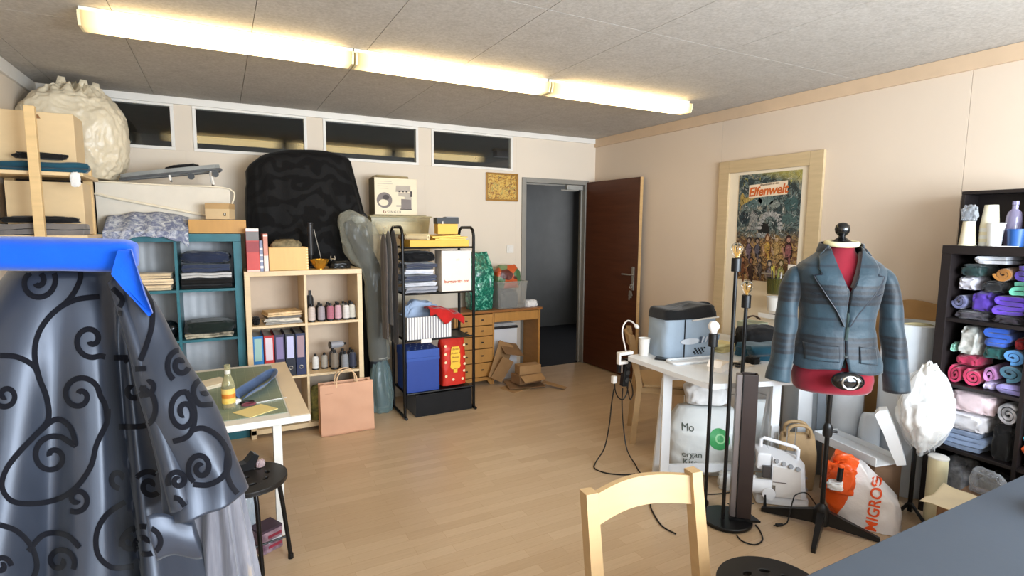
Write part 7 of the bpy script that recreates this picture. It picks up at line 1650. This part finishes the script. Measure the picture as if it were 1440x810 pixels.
obj('label_band', MB().lathe([(.0316, .058), (.0316, .078)], 30), mat('orange_band', (206, 120, 40), .55), t)
obj('neck_label', MB().lathe([(.0139, .178), (.0139, .198)], 20), mat('silver_label', (206, 200, 186), .5), t)
def band(pts, z0, z1_, lean=.2):
    P = [Vector(p) for p in pts]; out = []
    n0 = len(P)
    for i in range(n0 - 1):
        p0, p1, p2, p3 = P[max(i - 1, 0)], P[i], P[i + 1], P[min(i + 2, n0 - 1)]
        for k in range(8):
            s_ = k / 8; out.append(.5 * ((2 * p1) + (p2 - p0) * s_ + (2 * p0 - 5 * p1 + 4 * p2 - p3) * s_ * s_ + (3 * p1 - p0 - 3 * p2 + p3) * s_ ** 3))
    out.append(P[-1]); N = len(out)
    def f(u, v):
        i = min(N - 1, int(round(u * (N - 1)))); p = out[i]; d = (out[min(i + 1, N - 1)] - out[max(i - 1, 0)]).normalized(); n_ = Vector((-d.y, d.x))
        return Vector((p.x + n_.x * (v - .5) * lean * (z1_ - z0), p.y + n_.y * (v - .5) * lean * (z1_ - z0), z0 + (z1_ - z0) * v))
    return MB().grid(f, N, 6)
o = obj('denim_band', band([(.03, 3.16), (.10, 3.30), (.17, 3.44), (.225, 3.55), (.25, 3.56), (.243, 3.46), (.20, 3.32), (.13, 3.20), (.08, 3.11)], .0045, .040, 1.1), cloth('blue_denim', (64, 92, 138)), None, (0, 0, TZ), smooth=70); sm = o.modifiers.new('s', 'SOLIDIFY'); sm.thickness = .004; tag(o, 'blue denim band lying in a long loop on the green cutting mat', 'band')
t = thing('fabric_shears', 'small scissors with a white loop lying by the denim band', 'scissors', (.125, 3.05, TZ), R(10))
obj('blade', MB().prism([(0, -.006), (.15, -.001), (.15, .001), (0, .006)], .004), M_CHROME, t)
obj('grip', MB().tube([(-.04 + .03 * math.cos(a * PI / 8), .018 + .016 * math.sin(a * PI / 8), .006) for a in range(16)], .006, 8, closed=True), M_BLACK, t)
obj('grip_loop', MB().tube([(-.04 + .03 * math.cos(a * PI / 8), -.018 + .016 * math.sin(a * PI / 8), .006) for a in range(16)], .006, 8, closed=True), cloth('wine_grip', (110, 50, 60)), t)
lumpo('white_chalk', 'small white lump of chalk beside the denim band', 'chalk', (.055, .04, .025), M_WHITEC, (.03, 3.085, TZ), R(30), 60, amp=.1)
o = obj('yellow_card', MB().box((0, 0, .0015), (.155, .135, .003), .0005), mat('pale_yellow_card', (226, 206, 140), .6, var=.03), None, (.115, 2.915, TZ), R(32)); tag(o, 'pale yellow paper square on the green cutting mat', 'paper')
o = obj('cream_folder', MB().box((0, 0, .006), (.22, .15, .012), .002).box((.01, .0, .016), (.2, .14, .006), .001, rot=(0, 0, R(4))), mat('cream_folder', (226, 214, 190), .6), None, (-.10, 3.50, TZ), R(28)); tag(o, 'cream folded papers behind the beer bottle on the mat', 'papers')
folded('folded_cloth', 'grey blue folded cloth behind the beer bottle next to the coat sleeve', 'cloth', .2, .16, .05, 2, cloth('grey_blue_cloth', (84, 94, 112)), (-.24, 3.24, TZ), R(25), 63, amp=.01)
t = thing('small_carton', 'small printed pink and violet carton on the floor by the stool', 'box', (.14, 2.80 - .0, 0), R(28))
M_PC = mat('printed_carton', (176, 150, 160), .5, scale=30, col2=(90, 60, 80))
t.location = (.245, 2.80, 0); t.location = (.13, 2.765, 0)
obj('carton', MB().b2((-.055, -.05, .001), (.055, .05, .105), .002), M_PC, t); obj('lid', MB().b2((-.056, -.051, .1055), (.056, .051, .118), .002), mat('dark_violet_card', (70, 52, 66), .5), t)
for k in range(3): obj('label_stripe', MB().b2((-.02, -.0512, .02 + k * .026), (.05, -.0503, .034 + k * .026), 0), mat('crimson_print', (150, 50, 70), .5) if k != 1 else mat('pale_print', (206, 212, 220)), t)
o = obj('plastic_bag', bagbody(.15, .12, .30, 71, .1, .8), clear('blue_white_film', (196, 210, 222), .5, .2, .6, 14), None, (.005, 2.855, 0), R(10), smooth=80); tag(o, 'pale blue plastic bag on the floor behind the stool', 'bag')
# ---- the big swirl coat
def satin():
    g = NT('slate_satin'); v = g.coord(); n1 = g.noise(v, 3.5, 3); n2 = g.noise(g.coord((1, 1, .35)), 26, 4)
    c = g.ramp(n1, [(.3, lin((33, 38, 48))), (.7, lin((54, 60, 73)))])
    return g.fin(g.bsdf(Base_Color=c, Roughness=.38, Metallic=.3, Specular_IOR_Level=.5, Sheen_Weight=.1, Normal=g.bump(n2, .12, .004)))
M_SATIN = satin(); M_VELV = mat('black_velvet', (10, 11, 18), .8, var=.1, sheen=.1, spec=.1)
XR = [(.01, .10), (.5, -.005), (.83, -.075), (1.1, -.125), (1.3, -.16), (1.47, -.195), (1.50, -.205)]
XL = [(.01, -.98), (.5, -.86), (.83, -.76), (1.1, -.63), (1.3, -.50), (1.38, -.45), (1.44, -.41), (1.47, -.39), (1.50, -.38)]
DF = [(.01, .40), (.5, .33), (.83, .27), (1.1, .21), (1.3, .16), (1.47, .10), (1.50, .09)]
def coatf(u, v):
    z = 1.452 * (1 - v) + .012; a = u * 2 * PI; c, s_ = math.cos(a), math.sin(a)
    xl, xr, d = interp(XL, z), interp(XR, z), interp(DF, z); cx, hw = (xl + xr) / 2, (xr - xl) / 2
    e = .85; x = cx + hw * math.copysign(abs(c) ** e, c); y = 1.52 + d * math.copysign(abs(s_) ** e, s_)
    k = min(1, v * 2.2)
    if s_ < 0:
        w_ = abs(s_) ** .4
        xg = -.212 + .035 * v; y += w_ * k * (.125 * math.exp(-((x - xg) / .014) ** 2) - .034 * math.exp(-((x - xg - .045) / .028) ** 2))
        xg2 = -.292 - .10 * v; y += w_ * k * (.070 * math.exp(-((x - xg2) / .030) ** 2) - .03 * math.exp(-((x - xg2 + .09) / .045) ** 2))
        xg3 = -.42 - .16 * v; y += w_ * k * .06 * math.exp(-((x - xg3) / .05) ** 2)
        y += w_ * k * .012 * math.sin(x * 38 + 4 * v + 2 * noise.noise(Vector((x * 3, v * 2, 1))))
    else: y += .02 * k * math.sin(a * 9)
    y += .010 * noise.noise(Vector((x * 5, z * 2.5, 4)))
    return Vector((x, y, z))
CB = MB().grid(coatf, 260, 90, True, capv=True)
t = thing('swirl_coat', 'long slate satin coat with black velvet swirls draped on a form beside the cutting table', 'coat', (-.30, 1.5, 0))
def sh_(mb): return MB().raw([v - Vector((-.30, 1.5, 0)) for v in mb.v], mb.f, 0)
obj('coat_body', sh_(CB), M_SATIN, t, smooth=80)
SLV = MB().tube([(-.186, 1.41, 1.450), (-.162, 1.37, 1.40), (-.138, 1.34, 1.305), (-.100, 1.315, 1.20), (-.070, 1.295, 1.09), (-.052, 1.285, .975)], [.020, .028, .042, .058, .072, .082], 56, smooth=12, cap=False)
for v in SLV.v:
    n_ = noise.noise(Vector((v.x * 9, v.y * 9, v.z * 7 + 2))); f_ = math.sin(v.z * 34 + v.x * 40)
    v.y += n_ * .012 + f_ * .003; v.x += n_ * .008
    if v.z < 1.06: v.y += .006 * math.sin(v.x * 90)
slv = obj('sleeve', sh_(SLV), M_SATIN, t, smooth=80); sm = slv.modifiers.new('s', 'SOLIDIFY'); sm.thickness = .004; sm.offset = -1
CF = MB().grid(lambda u, v: Vector((-.150 + .075 * u + .012 * v, 1.212 + .02 * u - .012 * math.sin(v * 3), 1.00 - .095 * v - .035 * u * (1 - v * .4) + .008 * math.sin(u * 5))), 16, 12)
cf = obj('cuff_flap', sh_(CF), M_SATIN, t, smooth=80); sm = cf.modifiers.new('s', 'SOLIDIFY'); sm.thickness = .006
LP = MB().grid(lambda u, v: Vector((-.198 + .105 * v ** .9 + (.022 + .018 * v) * (u - .5), 1.372 - .155 * v - .02 * math.sin(u * PI), 1.440 - .445 * v + .02 * u)), 10, 40)
lp = obj('front_edge', sh_(LP), M_SATIN, t, smooth=80); sm = lp.modifiers.new('s', 'SOLIDIFY'); sm.thickness = .008
ALL = MB()
for m_ in (CB, SLV, CF, LP): ALL.raw(m_.v, m_.f)
CT = bvh_of(ALL)
CAM = Vector((0, 0, 1.56))
def hit(px, py):
    d = (fwd * 767.6 + r2 * (px - 720) - u2 * (py - 405)).normalized(); h = CT.ray_cast(CAM, d)
    return None if h[0] is None else (h[0], d)
def swirl(pts, w_=3.9):
    """a line of velvet laid on the cloth of the coat"""
    P = [Vector(p) for p in pts]; out = []; n0 = len(P)
    for i in range(n0 - 1):
        p0, p1, p2, p3 = P[max(i - 1, 0)], P[i], P[i + 1], P[min(i + 2, n0 - 1)]
        m_ = max(3, int((p2 - p1).length / 3))
        for k in range(m_):
            s_ = k / m_; out.append(.5 * ((2 * p1) + (p2 - p0) * s_ + (2 * p0 - 5 * p1 + 4 * p2 - p3) * s_ * s_ + (3 * p1 - p0 - 3 * p2 + p3) * s_ ** 3))
    out.append(P[-1]); vs, fs = [], []; prev = None
    for i, p in enumerate(out):
        d = (out[min(i + 1, len(out) - 1)] - out[max(i - 1, 0)]).normalized(); n_ = Vector((-d.y, d.x)); row = []
        for s_ in (-1, 0, 1):
            h = hit(*(p + n_ * w_ * s_))
            if h is None: break
            row.append(h[0] - h[1] * (.0018 if s_ else .0032))
        if len(row) < 3: prev = None; continue
        b = len(vs); vs += row
        if prev is not None and (vs[prev + 1] - row[1]).length < .03 and max((row[0] - row[1]).length, (row[2] - row[1]).length) < .03: fs += [[prev, prev + 1, b + 1, b], [prev + 1, prev + 2, b + 2, b + 1]]
        prev = b
    SWB.raw([v - Vector((-.30, 1.5, 0)) for v in vs], fs)
def spp(cx, cy, r, turns, a0, dr=1, n=14, sq=1.0, core=.12):
    """spiral from its core out to radius r, ending at angle a0 (degrees, 0 = right, 90 = down)"""
    N = int(n * turns) + 1
    return [(cx + (r * (core + (1 - core) * k / N)) * math.cos(R(a0) - dr * 2 * PI * turns * (1 - k / N)), cy + sq * (r * (core + (1 - core) * k / N)) * math.sin(R(a0) - dr * 2 * PI * turns * (1 - k / N))) for k in range(N + 1)]
LINES = [
    spp(52, 396, 29, 1.55, -70, -1) + [(96, 366), (110, 376)], [(110, 374), (113, 392), (98, 420), (70, 445), (54, 470), (49, 498), (55, 530), (66, 560), (68, 590), (50, 612), (28, 635), (9, 660), (3, 685), (18, 705), (52, 708), (86, 700), (110, 682), (128, 655), (136, 625), (150, 595), (152, 575)],
    [(84, 432), (108, 421), (140, 417)], spp(128, 478, 26, 1.2, 60, -1, sq=1.0) + [(148, 502)],
    spp(112, 556, 29, 1.35, 0, 1) + [(148, 570), (151, 590)], spp(74, 642, 34, 1.5, 10, 1)[:-2] + [(106, 625), (98, 600), (78, 590), (50, 612)],
    spp(8, 556, 20, 1.3, 200, 1), [(0, 500), (24, 502), (48, 515), (56, 534)], spp(108, 702, 19, 1.2, 120, 1), spp(211, 683, 24, 1.6, 150, -1), spp(203, 764, 33, 1.5, 170, -1, sq=.85),
    spp(181, 760, 17, 1.2, -60, -1), [(176, 706), (150, 724), (136, 750), (138, 780), (158, 798), (188, 796)], [(0, 738), (24, 747), (44, 768), (52, 795), (46, 815)], spp(2, 796, 14, 1.2, 0, 1), spp(84, 790, 22, 1.2, 30, 1), [(40, 775), (62, 752), (92, 752), (112, 770)],
    spp(168, 672, 15, .8, 90, -1), [(163, 440), (172, 441)], [(160, 503), (180, 503)], [(167, 600), (205, 598), (218, 580), (214, 556), (196, 545)], spp(186, 548, 17, .8, -20, -1), [(158, 405), (172, 420), (168, 432)], [(176, 505), (188, 520)], [(190, 519), (205, 518)], spp(207, 540, 17, .55, 120, 1),
    [(196, 400), (212, 425), (214, 455), (206, 485), (197, 507)], spp(254, 512, 20, 1.6, 120, -1, sq=1.25), spp(259, 580, 22, 1.5, -80, 1, sq=1.35) , [(262, 550), (273, 575), (272, 600), (262, 615), (243, 621)],
    spp(287, 548, 18, 1.1, 100, -1, sq=1.2) + [(302, 568)], [(268, 606), (285, 602), (305, 612), (319, 632), (322, 655), (312, 672), (292, 682), (272, 681)], spp(282, 658, 19, 1.5, 120, -1, sq=1.2), [(321, 632), (319, 660), (324, 680), (334, 694)], spp(250, 676, 15, 1.4, 150, -1, sq=1.0), [(244, 700), (252, 702), (260, 712)]]
SWB = MB()
for l_ in LINES: swirl(l_)
obj('velvet_swirls', SWB, M_VELV, t, smooth=80)
# fleece band over the shoulders
M_FLC = mat('bright_blue_fleece', (16, 76, 180), .95, 0, .08, 9, .35, 40, .2, spec=.1)
t = thing('blue_fleece', 'bright blue fleece folded over the top of the swirl coat', 'cloth', (-.30, 1.38, 1.5))
def flc(u, v):
    a = v * 2 * PI; c, s_ = math.cos(a), math.sin(a); e = .55; x = -.52 + .665 * u
    end = 1 if u < .96 else math.sqrt(max(0, 1 - ((u - .96) / .04) ** 2)) * .25 + .75
    n_ = noise.noise(Vector((x * 7, c * .6, s_ * .6))) * .006
    return Vector((x, (.062 + n_) * end * math.copysign(abs(c) ** e, c) - .02 * u, .012 - .012 * u + (.0325 + n_) * end * math.copysign(abs(s_) ** e, s_)))
ff = MB().grid(lambda u, v: flc(v, u), 40, 60, True, capv=True)
obj('folded_band', ff, M_FLC, t, smooth=70)
fl_ = [(.125, .010), (.146, .012), (.154, -.03), (.163, -.075), (.172, -.118), (.166, -.124), (.150, -.10), (.130, -.065), (.112, -.035)]
fm_ = MB()
for k, (dy, sc) in enumerate(((-.094, .86), (-.102, 1.0), (-.086, 1.0), (-.078, .86))):
    cx_, cz_ = .145, -.04; fm_.raw([(cx_ + (x - cx_) * sc, dy + .02 * (z < -.08), cz_ + (z - cz_) * sc) for x, z in fl_], [list(range(9))] if k in (0, 3) else [])
fm_.raw([], [])
fm_.f += [[k * 9 + i, k * 9 + (i + 1) % 9, k * 9 + 9 + (i + 1) % 9, k * 9 + 9 + i] for k in range(3) for i in range(9)]; fm_.m += [0] * 27
obj('hanging_end', fm_, M_FLC, t, smooth=80)
def tulf(u, v):
    a = u * 2 * PI; z = .965 - .955 * v; r_ = .045 + .075 * v ** .8; f_ = math.sin(a * 9 + 3 * noise.noise(Vector((a, v * 2, 3)))) * (.006 + .018 * v)
    return Vector((-.040 + .02 * v + (r_ + f_) * math.cos(a), 1.475 + (r_ * .8 + f_) * math.sin(a), z))
def tulmat():
    g = NT('grey_lilac_tulle'); n1 = g.noise(g.coord((1, 1, .12)), 30, 4, .6, .5)
    c = g.ramp(n1, [(.35, lin((80, 80, 88))), (.62, lin((118, 116, 122))), (.72, lin((140, 128, 116)))])
    return g.fin(g.bsdf(Base_Color=c, Roughness=.7, Sheen_Weight=.3, Normal=g.bump(n1, .4, .01)))
o = obj('tulle_skirt', MB().grid(tulf, 140, 40, True, capv=True), tulmat(), None, smooth=80); tag(o, 'grey lilac gathered tulle skirt hanging below the coat sleeve', 'skirt')
